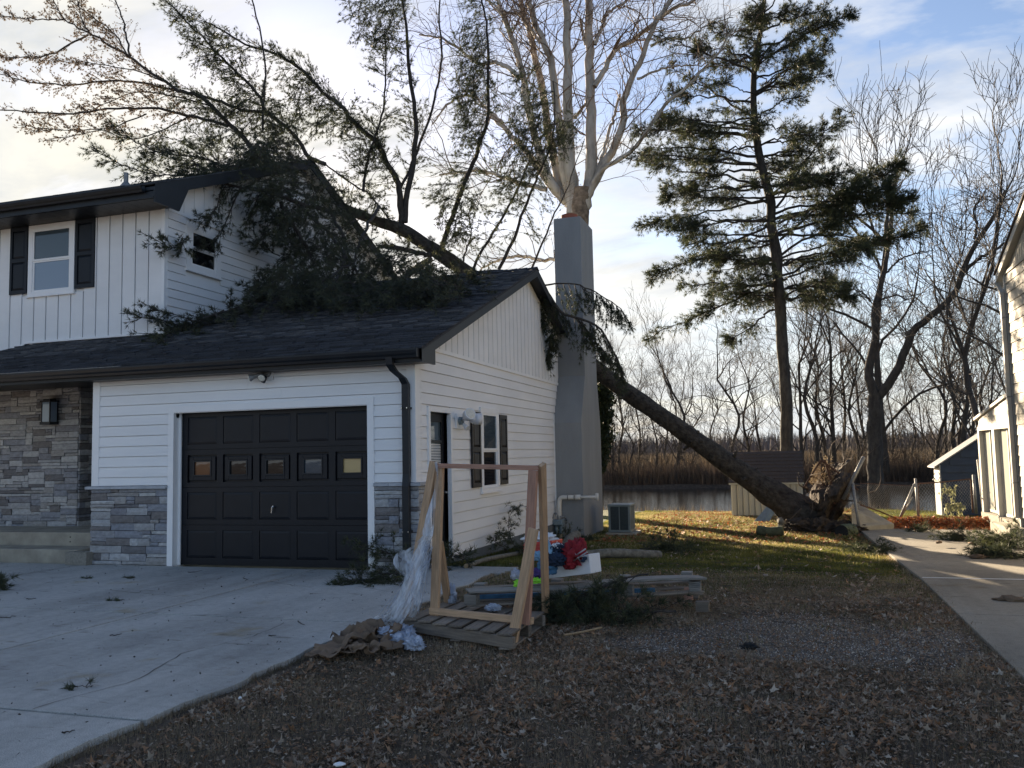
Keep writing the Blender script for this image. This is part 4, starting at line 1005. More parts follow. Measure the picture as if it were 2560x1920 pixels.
# ------------------------------------------------------------------ the fallen pine
def fallen_pine():
    t = thing('fallen_pine', 'huge uprooted pine lying over the garage ridge and the upper roof', 'tree', (5.3, 9.8, -.3))
    R = np.random.RandomState(3)
    T0 = [(2058, 1326, 10.0, .50), (2004, 1287, 10.0, .46), (1960, 1255, 9.95, .33), (1900, 1214, 9.9, .265), (1780, 1131, 9.85, .225), (1690, 1066, 9.8, .21), (1600, 1003, 9.78, .205), (1505, 935, 9.75, .20), (1400, 858, 9.75, .19), (1300, 781, 9.7, .185), (1200, 703, 9.6, .18), (1120, 648, 9.5, .175), (1060, 608, 9.4, .165), (1000, 572, 9.2, .15), (940, 553, 9.0, .13), (860, 520, 8.6, .11), (760, 470, 8.0, .09), (690, 420, 7.4, .07), (640, 360, 7.2, .05)]
    P = np.array([PY(a, b, y) for a, b, y, r in T0]); n = 90
    Q = smooth_poly(P, n); rr = np.interp(np.linspace(0, len(T0)-1, n), range(len(T0)), [q[3] for q in T0])
    # knots and swellings
    for k in range(n): rr[k] *= 1+.10*noise.noise(Vector((k*.35, 2, 0)))+.05*noise.noise(Vector((k*1.7, 9, 0)))
    ns = 28; V, F = tubes_np([Q], [rr], ns)
    ax = np.repeat(Q, ns, 0); dv = V-ax; 
    nz = np.array([noise.noise(Vector((float(v[0])*3.0, float(v[1])*3.0, float(v[2])*3.0)))*.16+abs(noise.noise(Vector((float(a[0])*1.1, (i % ns)*.9, float(a[2])*1.1))))*.22 for i, (v, a) in enumerate(zip(V, ax))])
    V = ax+dv*(1+nz[:, None]*.7-.03); fast('trunk', V, F, 'fallen_bark', parent=t, smooth=True)
    Rk = np.random.RandomState(8)     # broken branch stubs along the underside
    for k in range(22):
        i = Rk.randint(12, 50); c = Q[i]; T = nrm(Q[i+1]-Q[i]); d = nrm(np.cross(T, Rk.normal(0, 1, 3))+T*.3); l = Rk.uniform(.05, .16)
        mb = MB(); mb.tube([c+d*rr[i]*.8, c+d*(rr[i]+l*.4), c+d*(rr[i]+l)], [.055, .04, .026], 7); mb.obj('branch_stub', 'fallen_bark', t, smooth=True)
    B = lambda pts: [(700+a/2.2125, b/2.2125) for a, b in pts]
    A = lambda pts: [(a/2.4578, b/2.4578) for a, b in pts]
    C = lambda pts: [(500+a/2.765, 400+b/2.765) for a, b in pts]
    D = lambda pts: [(950+a/2.0735, 600+b/2.0735) for a, b in pts]
    # (points, depth start, depth end, r0, r1, side-twig count, twig length, style)
    br = [
     (B([(670, 1240), (665, 1080), (640, 980), (590, 900), (545, 800), (470, 730), (400, 670), (350, 600), (270, 540), (220, 490), (150, 410), (80, 360), (0, 310)])+A([(1600, 300), (1480, 260), (1340, 170), (1250, 130)]), 9.2, 7.6, .085, .018, 70, .75, 'n'),
     (B([(690, 1230), (700, 1100), (730, 950), (750, 800), (755, 700), (740, 560), (715, 400), (705, 250), (695, 120), (670, -60)]), 9.2, 9.6, .085, .03, 56, .6, 'n'),
     (B([(665, 1040), (720, 930), (790, 760), (850, 560), (885, 400), (895, 240), (880, 100), (885, -60)]), 9.2, 9.9, .04, .02, 26, .5, 's'),
     (B([(890, 1380), (940, 1230), (990, 1100), (1030, 980), (1080, 880), (1110, 780), (1140, 690), (1155, 580), (1150, 450), (1155, 330), (1145, 180), (1130, 60), (1100, -60)]), 9.6, 9.0, .070, .022, 60, .7, 'h'),
     (B([(1060, 1500), (1110, 1400), (1190, 1270), (1260, 1150), (1330, 1010), (1380, 880), (1410, 740), (1440, 620)]), 9.6, 9.0, .04, .014, 26, .6, 'h'),
     (B([(1210, 1490), (1300, 1310), (1340, 1180), (1400, 1040), (1440, 940), (1500, 800), (1520, 650), (1510, 450)]), 9.6, 8.8, .045, .014, 34, .65, 'h'),
     (B([(1390, 1490), (1450, 1350), (1500, 1220), (1560, 1100), (1620, 950), (1680, 780)]), 9.7, 9.4, .03, .010, 12, .5, 's'),
     (B([(1005, 1460), (1030, 1380), (1060, 1290), (1040, 1180)]), 9.4, 9.0, .025, .010, 14, .45, 'n'),
     (B([(460, 1060), (470, 960), (500, 830), (540, 720), (575, 600), (585, 450), (585, 300), (580, 160)]), 8.5, 8.6, .04, .015, 44, .65, 'n'),
     (A([(2000, 1010), (1900, 965), (1830, 860), (1750, 770), (1640, 690), (1600, 600), (1540, 530), (1430, 420), (1360, 350), (1280, 270), (1180, 170), (1100, 80), (1000, -20)]), 7.5, 6.8, .055, .015, 66, .7, 'n'),
     (A([(1580, 1000), (1540, 900), (1460, 810), (1380, 740), (1280, 630), (1200, 580), (1100, 560), (1020, 500), (900, 430), (790, 340), (690, 290), (600, 230), (540, 200), (460, 160), (390, 110), (320, -10)]), 7.0, 6.6, .065, .012, 60, .65, 'm'),
     (A([(1620, 685), (1500, 680), (1400, 640), (1280, 600), (1200, 580)]), 7.2, 7.0, .045, .035, 12, .5, 'n'),
     (A([(1100, 560), (900, 515), (780, 500), (650, 500), (450, 525), (330, 515), (150, 500), (0, 455), (-80, 440)]), 7.0, 6.4, .032, .010, 44, .5, 'b'),
     (A([(1400, 775), (1250, 730), (1130, 700), (950, 665), (780, 665), (600, 680), (420, 700), (200, 690), (0, 675), (-60, 670)]), 6.8, 6.2, .042, .012, 56, .55, 'b'),
     (A([(540, 215), (400, 290), (260, 350), (130, 355), (-20, 350)]), 6.7, 6.4, .028, .008, 26, .45, 'b'),
     (A([(1615, 800), (1620, 600), (1630, 400), (1600, 200), (1540, -30)]), 7.0, 7.0, .028, .018, 10, .4, 's'),
     (A([(800, 345), (770, 200), (740, 80), (700, -20)]), 6.7, 6.7, .028, .015, 10, .4, 's'),
     (A([(1300, 650), (1060, 590), (930, 565), (800, 570), (650, 640), (480, 690)]), 6.9, 6.4, .022, .007, 30, .45, 'b'),
     (A([(1560, 985), (1400, 1030), (1300, 990), (1180, 960), (1000, 940), (850, 880), (700, 800)]), 6.0, 4.6, .026, .008, 40, .5, 'n'),
     (A([(1450, 1090), (1300, 1060), (1100, 1080), (900, 1060), (720, 1000), (560, 910)]), 5.2, 3.6, .022, .007, 34, .45, 'n'),
     (A([(390, 120), (250, 120), (100, 110), (-20, 100)]), 6.6, 6.5, .02, .008, 20, .4, 'b'),
     (A([(545, 200), (500, 110), (470, -10)]), 6.7, 6.7, .02, .01, 14, .4, 'b'),
     (A([(780, 335), (700, 200), (560, 100), (420, -10)]), 6.7, 6.6, .022, .01, 20, .45, 'b'),
     (A([(1000, 500), (850, 440), (650, 400), (480, 380), (330, 370)]), 6.8, 6.3, .018, .007, 30, .45, 'b'),
     (A([(900, 700), (700, 780), (500, 800), (300, 790), (110, 770)]), 6.6, 6.2, .018, .006, 34, .45, 'b'),
     (A([(1150, 720), (1000, 800), (800, 860), (620, 800), (440, 840), (300, 850)]), 6.4, 5.8, .018, .006, 26, .45, 'b'),
     (C([(900, 360), (800, 330), (660, 290), (520, 240), (380, 200), (240, 185), (120, 150), (0, 40), (-60, 0)]), 5.0, 2.6, .050, .012, 46, .6, 'd'),
     (C([(560, 290), (640, 430), (720, 580), (760, 670)]), 4.2, 4.6, .045, .03, 12, .5, 'd'),
     (C([(1230, 600), (1400, 610), (1540, 650), (1600, 655)]), 9.0, 9.4, .055, .07, 0, .4, 's'),
     (C([(1590, 690), (1480, 760), (1400, 830)]), 9.3, 7.6, .085, .075, 4, .4, 's'),
     (C([(850, 10), (1000, 130), (1150, 220), (1230, 310), (1330, 430)]), 8.6, 8.8, .02, .022, 22, .5, 'n'),
     (C([(1560, 850), (1400, 875), (1250, 885), (1130, 878)]), 4.6, 3.8, .016, .009, 20, .4, 'r'),
     (D([(500, 170), (640, 165), (750, 210), (850, 240), (930, 370), (1010, 400), (1130, 450), (1200, 560), (1240, 640), (1260, 700)]), 6.3, 6.9, .045, .012, 54, .5, 'w'),
     (D([(850, 235), (960, 225), (1060, 240), (1150, 290), (1240, 350), (1290, 420)]), 6.6, 7.2, .02, .007, 34, .45, 'w'),
     (D([(930, 370), (900, 450), (880, 540), (870, 640)]), 6.8, 6.9, .014, .006, 22, .35, 'w'),
     (D([(1010, 400), (1080, 470), (1150, 560), (1180, 600)]), 6.8, 7.2, .016, .006, 26, .4, 'w'),
     (D([(760, 215), (800, 300), (850, 400), (905, 520)]), 6.5, 6.7, .014, .006, 22, .35, 'w'),
    ]
    near = Pine(21); bare = Pine(22)
    for bi, (pts, ya, yb, r0, r1, k, L, sty) in enumerate(br):
        m = len(pts); P = [PY(a, b, ya+(yb-ya)*i/(m-1)) for i, (a, b) in enumerate(pts)]
        o, Q, rr = limb(P, r0, r1, 'branch', 'limb_bark', t, n=max(14, m*3), ns=7, R=R, wob=.012)
        for _ in range(int(k*1.8)):
            a = R.uniform(.10, 1.0)**.85; i = min(int(a*(len(Q)-1)), len(Q)-2); T = nrm(Q[i+1]-Q[i]); q = Q[i]
            rd = nrm(R.normal(0, 1, 3)); rd = nrm(rd-T*(rd@T)); LL = L*R.uniform(.5, 1.5)*(1.15-.55*a)
            if sty == 'b' or (sty == 'm' and a > .45):
                d = nrm(T*1.0+rd*.65+np.array([-.15, 0, .15])); bare.spray(q, d, LL, r0=.0055, subs=4, droop=-.05, tsize=.05, dens=1.1)
            elif sty in 'nm':
                d = nrm(T*.8+rd*.8+np.array([-.45, 0, -.05])); near.spray(q, d, LL, subs=4, droop=.06, dens=1.0, tsize=.095)
            elif sty == 'h':
                d = nrm(T*.5+rd*.8+np.array([-.5, 0, -.35])); near.spray(q, d, LL, subs=4, droop=.25, dens=1.1, tsize=.095)
            elif sty == 's':
                d = nrm(T*.8+rd*.8); bare.spray(q, d, LL, r0=.005, subs=2, droop=0, tsize=.03, dens=.5)
            elif sty == 'd':
                d = nrm(T*.3+rd*.7+np.array([-.3, -.2, -.6])); near.spray(q, d, LL, subs=4, droop=.2, dens=1.0)
            elif sty == 'r':
                d = nrm(T*.5+rd*.4+np.array([-.2, -.4, -.1])); near.spray(q, d, LL*.7, subs=3, droop=.15)
            elif sty == 'w':
                d = nrm(T*.35+rd*.45+np.array([0, 0, -.9])); near.spray(q, d, LL*.95, subs=3, droop=.15, dens=1.1, tsize=.10)
    # crushed crown heaped against the upper side wall and over the garage roof
    heap = Pine(23)
    zones = [([(640, 340), (720, 330), (830, 460), (940, 610), (985, 700), (1000, 745), (860, 760), (740, 745), (700, 640), (640, 470), (600, 400)], 520, 3.2, 9.0, .55),
             ([(700, 730), (860, 700), (1010, 715), (1180, 700), (1180, 745), (1090, 765), (860, 775), (750, 745)], 230, 1.9, 4.6, .45),
             ([(600, 790), (700, 745), (760, 700), (740, 650), (690, 690), (650, 740), (590, 775), (410, 835), (430, 850)], 120, 1.9, 3.4, .35),
             ([(560, 400), (700, 350), (820, 470), (700, 470), (560, 440)], 110, 4.0, 8.0, .5),
             ([(1000, 600), (1120, 650), (1200, 700), (1100, 715), (1000, 715), (960, 640)], 110, 4.2, 8.5, .45)]
    def inpoly(x, y, P):
        c = False; j = len(P)-1
        for i in range(len(P)):
            if (P[i][1] > y) != (P[j][1] > y) and x < (P[j][0]-P[i][0])*(y-P[i][1])/(P[j][1]-P[i][1])+P[i][0]: c = not c
            j = i
        return c
    for poly, cnt_, ya, yb, L in zones:
        xs_ = [p[0] for p in poly]; ys_ = [p[1] for p in poly]; got = 0; tries = 0
        while got < cnt_ and tries < cnt_*60:
            tries += 1; x = R.uniform(min(xs_), max(xs_)); y = R.uniform(min(ys_), max(ys_))
            if not inpoly(x, y, poly): continue
            yy = R.uniform(ya, yb); p = PY(x, y, yy)
            if p[2] < roofz(yy)+.03: 
                # slide along the sight line towards the camera until it lies on the roof slope
                ok = False
                for s_ in np.linspace(yy, 0.2, 30):
                    p = PY(x, y, s_)
                    if p[2] >= roofz(s_)+.03: ok = True; break
                if not ok: continue
            if p[0] < UX+.05 and p[2] < uroofz(p[1])+.05 and p[1] > UY: 
                for s_ in np.linspace(p[1], UY, 20):
                    p = PY(x, y, s_)
                    if p[0] > UX+.08: break
            d = nrm(np.array([R.normal(-.25, .6), R.normal(-.5, .5), R.normal(-.15, .45)]))
            rz_ = p[2]-roofz(p[1])
            if rz_ < .35: d[2] = max(d[2], RS*d[1]+.03); d = nrm(d)
            heap.spray(p, d, L*R.uniform(.6, 1.5), subs=4, droop=.05 if rz_ < .4 else .2, dens=1.15, tsize=.10); got += 1
    for poly, cnt_, ya, yb, L, dz_ in (([(867, -10), (1000, -10), (1002, 110), (960, 130), (880, 100)], 110, 8.4, 9.0, .5, -.3), ([(1150, 40), (1215, 60), (1218, 200), (1205, 350), (1150, 370), (1130, 250)], 160, 8.8, 9.4, .5, -.5), ([(1285, 170), (1345, 160), (1380, 300), (1378, 420), (1300, 500), (1230, 480), (1270, 330)], 170, 8.6, 9.2, .5, -.5), ([(1378, 285), (1450, 300), (1440, 360), (1380, 400)], 50, 8.8, 9.3, .4, -.4), ([(1085, 470), (1150, 440), (1200, 500), (1190, 600), (1110, 610)], 90, 9.0, 9.5, .45, -.4), ([(700, 180), (810, 210), (900, 290), (890, 370), (800, 340), (720, 280)], 120, 7.6, 8.6, .5, -.1), ([(520, 230), (700, 240), (770, 330), (740, 420), (600, 410), (500, 330)], 200, 6.6, 7.6, .55, -.1), ([(410, 10), (520, 30), (620, 140), (600, 230), (480, 150)], 90, 6.6, 7.0, .45, -.1), ([(430, 300), (560, 340), (600, 430), (430, 430), (330, 400)], 110, 5.0, 6.4, .5, .0), ([(905, 330), (960, 340), (1000, 470), (930, 520), (890, 430)], 70, 8.4, 9.0, .45, -.3), ([(740, 360), (800, 400), (880, 500), (960, 610), (940, 640), (840, 540), (730, 420)], 90, 6.2, 8.6, .45, -.1)):
        xs_ = [p[0] for p in poly]; ys_ = [p[1] for p in poly]; got = 0
        while got < cnt_:
            x = R.uniform(min(xs_), max(xs_)); y = R.uniform(min(ys_), max(ys_))
            if not inpoly(x, y, poly): continue
            p = PY(x, y, R.uniform(ya, yb)); d = nrm(np.array([R.normal(-.4, .35), R.normal(0, .5), R.normal(dz_, .35)])); near.spray(p-d*L*.5, d, L*R.uniform(.6, 1.3), subs=4, droop=.15, dens=1.0, tsize=.09); got += 1
    # a few thick broken limbs inside the heap
    for (pts, ya, yb, r) in ((C([(560, 150), (700, 330), (900, 520), (1100, 800)]), 6.5, 4.5, .05), (C([(900, 350), (1000, 560), (980, 760), (850, 920)]), 6.5, 3.0, .045), (C([(1240, 320), (1150, 470), (1080, 640), (1060, 760)]), 7.5, 4.6, .04), (C([(1040, 720), (900, 800), (700, 960), (560, 1030)]), 4.4, 2.2, .028), (C([(100, 1060), (170, 1110), (240, 1175)]), 1.9, 1.5, .018)):
        m = len(pts); limb([PY(a, b, ya+(yb-ya)*i/(m-1)) for i, (a, b) in enumerate(pts)], r, r*.5, 'branch', 'limb_bark', t, n=16, ns=7, R=R, wob=.015)
    # trailing sprays reaching left along the roof edge and in front of the upper wall
    for pts, ya, yb in (([(640, 745), (560, 780), (470, 815), (400, 800), (330, 793)], 2.6, 1.4), ([(560, 775), (500, 800), (450, 790), (380, 772)], 2.2, 1.5), ([(470, 590), (440, 620), (400, 605)], 2.3, 1.5), ([(600, 470), (560, 560), (530, 610), (470, 620)], 3.6, 2.4), ([(560, 440), (540, 520), (500, 560)], 3.4, 2.2), ([(700, 640), (660, 620), (640, 600)], 5.0, 4.0), ([(720, 720), (660, 712), (645, 700)], 4.4, 3.6), ([(1150, 690), (1190, 740), (1180, 760)], 5.0, 4.0)):
        m = len(pts); P = [PY(a, b, ya+(yb-ya)*i/(m-1)) for i, (a, b) in enumerate(pts)]
        P = [np.array([p[0], p[1], max(p[2], roofz(p[1])+.05)]) for p in P]
        o, Q, rr = limb(P, .014, .006, 'branch', 'limb_bark', t, n=12, ns=5, R=R, wob=.01)
        for _ in range(20):
            i = R.randint(2, len(Q)-1); T = nrm(Q[i]-Q[i-1]); rd = R.normal(0, 1, 3); heap.spray(Q[i], nrm(T+rd*.35), R.uniform(.15, .4), subs=3, droop=0, dens=1.3, tsize=.09)
    heap.needles('needles', 'needles_dark', t, n=11, width=.0072, spread=.6); near.needles('needles', 'needles', t, n=9, width=.0066, spread=.55)
    bare.needles('buds', 'far_bud', t, n=6, width=.013, spread=.8)
    heap.twigs('twigs', 'limb_bark', t); near.twigs('twigs', 'limb_bark', t); bare.twigs('twigs', 'twig_warm', t)
    # root plate, torn out of the ground
    c = np.array([5.72, 10.0, .40]); Rr = np.random.RandomState(6)
    import bmesh
    bm = bmesh.new(); bmesh.ops.create_icosphere(bm, subdivisions=4, radius=1.0)
    axis = nrm(np.array([.93, .0, -.36]))
    for v in bm.verts:
        p = np.array(v.co); a = p@axis; q = p-axis*a; q = q*np.array([1, 1.05, .96])*.84
        nn = noise.noise(Vector(p*1.3+np.array([4., 2., 1.])))*.45+noise.noise(Vector(p*3.0))*.22+noise.noise(Vector(p*6))*.12+noise.noise(Vector(p*14))*.06
        w = q*(1+nn)+axis*a*(.30 if a > 0 else .42)*(1+nn); v.co = Vector(c+w)
    me = bpy.data.meshes.new('root_plate'); bm.to_mesh(me); bm.free(); me.materials.append(MATS['soil_clod']); o = bpy.data.objects.new('root_plate', me); COL.objects.link(o); par(o, t)
    P = []; RR = []
    for k in range(60):
        d = Rr.normal(0, 1, 3); d = nrm(d-axis*(d@axis)*Rr.uniform(.3, 1)); s0 = c+d*Rr.uniform(.5, .95); l = Rr.uniform(.2, .85)
        q = [s0]; dd = nrm(d+axis*.25)
        for _ in range(5): dd = nrm(dd+Rr.normal(0, .3, 3)); q.append(q[-1]+dd*l/5)
        P.append(np.array(q)); RR.append(np.linspace(Rr.uniform(.008, .028), .003, 6))
    V, F = tubes_np(P, RR, 5); o = fast('roots', V, F, 'root_wood', parent=t); o['kind'] = 'stuff'
    for (a, b_, d_, e_, r_) in ((2058, 1200, 2050, 1130, .06), (2066, 1200, 2072, 1138, .045), (2095, 1240, 2128, 1190, .035), (2020, 1230, 1996, 1182, .03)):
        p0_, p1_ = PY(a, b_, 9.7), PY(d_, e_, 9.5); mb = MB(); mb.tube([tuple(p0_), tuple((p0_+p1_)/2+np.array([.03, 0, .02])), tuple(p1_)], [r_, r_*.75, r_*.35], 7); mb.obj('broken_root', 'limb_bark', t, smooth=True)
    # leaves and thatch caught on the torn turf
    n = 2200; pos = c+nrm(Rr.normal(0, 1, (n, 3)))*Rr.uniform(.80, 1.05, (n, 1))*np.array([.5, .9, .9]); pos = pos[(pos[:, 2] > .75) & (pos[:, 0] < c[0]+.05)]; n = len(pos)
    V, F, tt = tuft_mesh(pos, Rr.normal(0, 1, (n, 3)), np.full(n, .08), Rr, 3, .014, .8); o = fast('turf', V, F, 'grass_dead', tt, parent=t); o['kind'] = 'stuff'
    return t
mat('soil_clod', (.045, .034, .026), .98, .5, 7, 1.0, 18, bdist=.05, c2=(.105, .08, .06))
mat('root_wood', (.12, .09, .065), .9, .4, 10, .4, 40)
fp = fallen_pine()

# ------------------------------------------------------------------ standing pine
def standing_pine():
    base = PT(1962, 1282); Yd = base[1]
    t = thing('pine_tree', 'tall standing pine with layered dark boughs behind the leaning trunk', 'tree', tuple(base))
    tp = [(1962, 1284, .24), (1966, 1200, .20), (1967, 1100, .185), (1966, 1000, .18), (1958, 900, .175), (1955, 860, .19), (1950, 760, .17), (1944, 700, .165), (1942, 640, .17), (1928, 560, .15), (1926, 500, .14), (1900, 400, .13), (1887, 300, .115), (1884, 225, .10), (1888, 150, .085), (1905, 60, .07), (1915, -30, .055), (1935, -120, .03)]
    P = [PY(a, b, Yd) for a, b, r in tp]; Q = smooth_poly(P, 70); rr = np.interp(np.linspace(0, len(tp)-1, 70), range(len(tp)), [q[2] for q in tp])
    ns = 20; V, F = tubes_np([Q], [rr], ns); ax = np.repeat(Q, ns, 0)
    nz = np.array([noise.noise(Vector((float(v[0])*4, float(v[1])*4, float(v[2])*1.6)))*.16 for v in V]); V = ax+(V-ax)*(1+nz[:, None]); fast('trunk', V, F, 'pine_bark', parent=t, smooth=True)
    R = np.random.RandomState(17); pn = Pine(41); lim = []; lr = []
    right = AR
    def bough(q, tip, sag, k, L, side, thick=.035, dens=1.0):
        m = 12; s_ = np.linspace(0, 1, m)[:, None]; mid = (q+tip)/2+np.array([0, 0, sag])
        Pq = q*(1-s_)**2+2*mid*s_*(1-s_)+tip*s_**2; Pq[1:] += R.normal(0, .04, (m-1, 3))
        lim.append(Pq); lr.append(np.linspace(thick, .010, m))
        ln = np.linalg.norm(tip-q); dd = nrm(tip-q); cen = list(R.uniform(.35, .95, max(2, int(ln*.9))))+[.95]
        for _ in range(int(k*1.35)):
            a = float(np.clip(cen[R.randint(len(cen))]+R.normal(0, .085), .15, 1.0)); i = min(int(a*(m-1)), m-2); p = Pq[i]+(Pq[i+1]-Pq[i])*(a*(m-1)-i)
            rd = R.normal(0, 1, 3); rd[2] *= .35; rd = nrm(rd-dd*(rd@dd)); d = nrm(dd*.65+rd*.9+np.array([0, 0, .06]))
            pn.spray(p, d, L*R.uniform(.6, 1.4)*(1.1-.4*a), r0=.009, subs=3, droop=.12, tsize=.14, dens=.62*dens)
    # outline of the crown: (y px, reach left, reach right, boughs)
    prof = [(30, 60, 90), (80, 110, 170), (130, 160, 200), (180, 260, 150), (230, 250, 190), (290, 250, 150), (350, 270, 150), (400, 310, 210), (440, 290, 190), (490, 280, 250), (540, 270, 320), (590, 240, 340), (640, 230, 260), (700, 250, 180), (740, 130, 170)]
    for py, rl, rt in prof:
        i = int(np.argmin([abs(CYP-FPX*((q-CAM)@AU)/((q-CAM)@AF)-py) for q in Q])); q = Q[i]
        dep = (q-CAM)@AF; sc = dep/FPX
        for sgn, reach in ((-1, rl), (1, rt)):
            for k in range(3):
                f = [1.0, .75, .9][k]*R.uniform(.8, 1.08); rt_m = reach*sc*f; dy = [0, 1.3, -1.3][k]*R.uniform(.4, 1.4)
                rise = R.uniform(-.18, .10) if sgn < 0 else R.uniform(-.02, .20)
                if py < 250: rise += .25
                if R.rand() < .22: continue
                q0 = Q[max(0, i-R.randint(0, 2))]
                tip = q0+right*sgn*rt_m+np.array([0, dy, 0])+np.array([0, 0, rise*rt_m])
                bough(q0, tip, .10*rt_m*(1 if sgn > 0 else .4), 12+rt_m*13, .46, sgn, thick=.022+.008*rt_m)
        for k in range(3):   # towards / away from the camera
            a = R.uniform(-.8, .8); rm = R.uniform(.4, .8)*min(rl, rt)*sc; tip = q+np.array([a*rm, R.choice([-1, 1])*rm, rm*R.uniform(-.1, .2)]); bough(q, tip, .05*rm, 20, .42, 1, .025)
    # named boughs read off the picture
    for (a, b), (c, d), sg, k, L, ds_ in (((1958, 697), (1628, 838), -.0, 44, .45, 1.0), ((1955, 760), (1830, 850), 0, 26, .4, 1.0), ((1950, 640), (2265, 500), .5, 70, .55, 1.6), ((1950, 600), (2240, 420), .6, 70, .55, 1.6), ((1950, 690), (2300, 580), .3, 60, .5, 1.4), ((1965, 720), (2120, 740), .3, 40, .45, 1.2), ((1945, 560), (2210, 470), .4, 60, .5, 1.5), ((1940, 520), (2100, 290), .2, 34, .45, 1), ((1888, 240), (2060, 120), .2, 40, .4, 1), ((1888, 160), (2115, 40), .2, 34, .35, 1), ((1926, 560), (1630, 690), -.1, 50, .45, 1), ((1920, 500), (1610, 560), 0, 44, .45, 1), ((1905, 420), (1610, 390), 0, 44, .45, 1), ((1895, 330), (1650, 300), .1, 44, .45, 1), ((1890, 300), (1680, 170), .1, 30, .4, 1)):
        q = PY(a, b, Yd); tip = PY(c, d, Yd+R.uniform(-.8, .8)); bough(q, tip, sg, k*1.9, L, 1, .045, ds_)
    V, F = tubes_np(lim, lr, 6); 
    for j in range(len(lim)):
        V, F = tubes_np([lim[j]], [lr[j]], 6); fast('branch', V, F, 'pine_bark', parent=t, smooth=True)
    pn.needles('crown', 'needles', t, n=8, width=.0095, spread=.6); pn.twigs('twigs', 'pine_bark', t)
standing_pine()

# ------------------------------------------------------------------ bare trees
class Bare:
    def __init__(s, seed): s.R = np.random.RandomState(seed); s.big = []; s.br = []; s.tw = []; s.twr = []
    def grow(s, p, d, L, r, lev, curve=.16, up=.12, split=(2, 4), shrink=.68, ang=.55, minr=.006):
        R = s.R; K = 6; q = [np.array(p, float)]; d = nrm(np.array(d, float))
        for _ in range(K-1): d = nrm(d+R.normal(0, curve, 3)+np.array([0, 0, up*.3])); q.append(q[-1]+d*L/(K-1))
        q = np.array(q); r1 = max(minr*.6, r*.62)
        (s.big if r > .03 else s.tw).append(q); (s.br if r > .03 else s.twr).append(np.linspace(r, r1, K))
        if lev <= 0: return
        for k in range(R.randint(split[0], split[1]+1)):
            a = 1.0 if k == 0 else R.uniform(.35, 1.0); i = min(int(a*(K-1)), K-1); sd = nrm(R.normal(0, 1, 3)); sd = nrm(sd-d*(sd@d))
            s.grow(q[i], nrm(d*(1 if k else 1.4)+sd*ang*(1.4 if k else .6)+np.array([0, 0, up])), L*shrink*R.uniform(.75, 1.2), max(minr, r1*(.9 if k == 0 else R.uniform(.5, .75))), lev-1, curve, up, split, shrink, ang, minr)
    def side_twigs(s, Q, r, n, L, up=.2, ang=.9, lev=2):
        R = s.R
        for _ in range(n):
            i = R.randint(1, len(Q)-1); T = nrm(Q[min(i+1, len(Q)-1)]-Q[i-1]); sd = nrm(R.normal(0, 1, 3)); sd = nrm(sd-T*(sd@T))
            s.grow(Q[i], nrm(T*.6+sd*ang+np.array([0, 0, up])), L*R.uniform(.5, 1.3), R.uniform(.3, .6)*min(r, .05), lev, .2, .1, (2, 3), .66, .6, .0045)
def bare_part(b, parent, mbig, mtw, name='branches', twig='twigs', link=True):
    out_ = []
    if b.big: V, F = tubes_np(b.big, b.br, 6); out_.append((name, V, F, mbig))
    if b.tw: V, F = tubes_np(b.tw, b.twr, 3); out_.append((twig, V, F, mtw))
    res = []
    for nme, V, F, m in out_:
        if link: o = fast(nme, V, F, m, parent=parent, smooth=(nme == name)); o['kind'] = 'stuff'; res.append(o)
        else: res.append((nme, fast(nme, V, F, m, link=False)))
    return res
def traced_tree(name, label, base, Yd, stems, mtrunk, mstem, mtw, seed, twn, tw_m='twigs', smoothn=26):
    t = thing(name, label, 'tree', tuple(base)); b = Bare(seed); R = b.R
    for k, st_ in enumerate(stems):
        pts, y0, y1, r0, r1, ntw, L = st_; m = len(pts)
        P = [PY(a, c, Yd+y0+(y1-y0)*i/(m-1)) for i, (a, c) in enumerate(pts)]
        o, Q, rr = limb(P, r0, r1, 'trunk' if k == 0 else 'branch', mtrunk if k == 0 else mstem, t, n=smoothn, ns=12 if r0 > .1 else 7, R=R, wob=.02)
        b.side_twigs(Q[3:], r1+.01, ntw, L)
    bare_part(b, t, mstem, mtw); return t
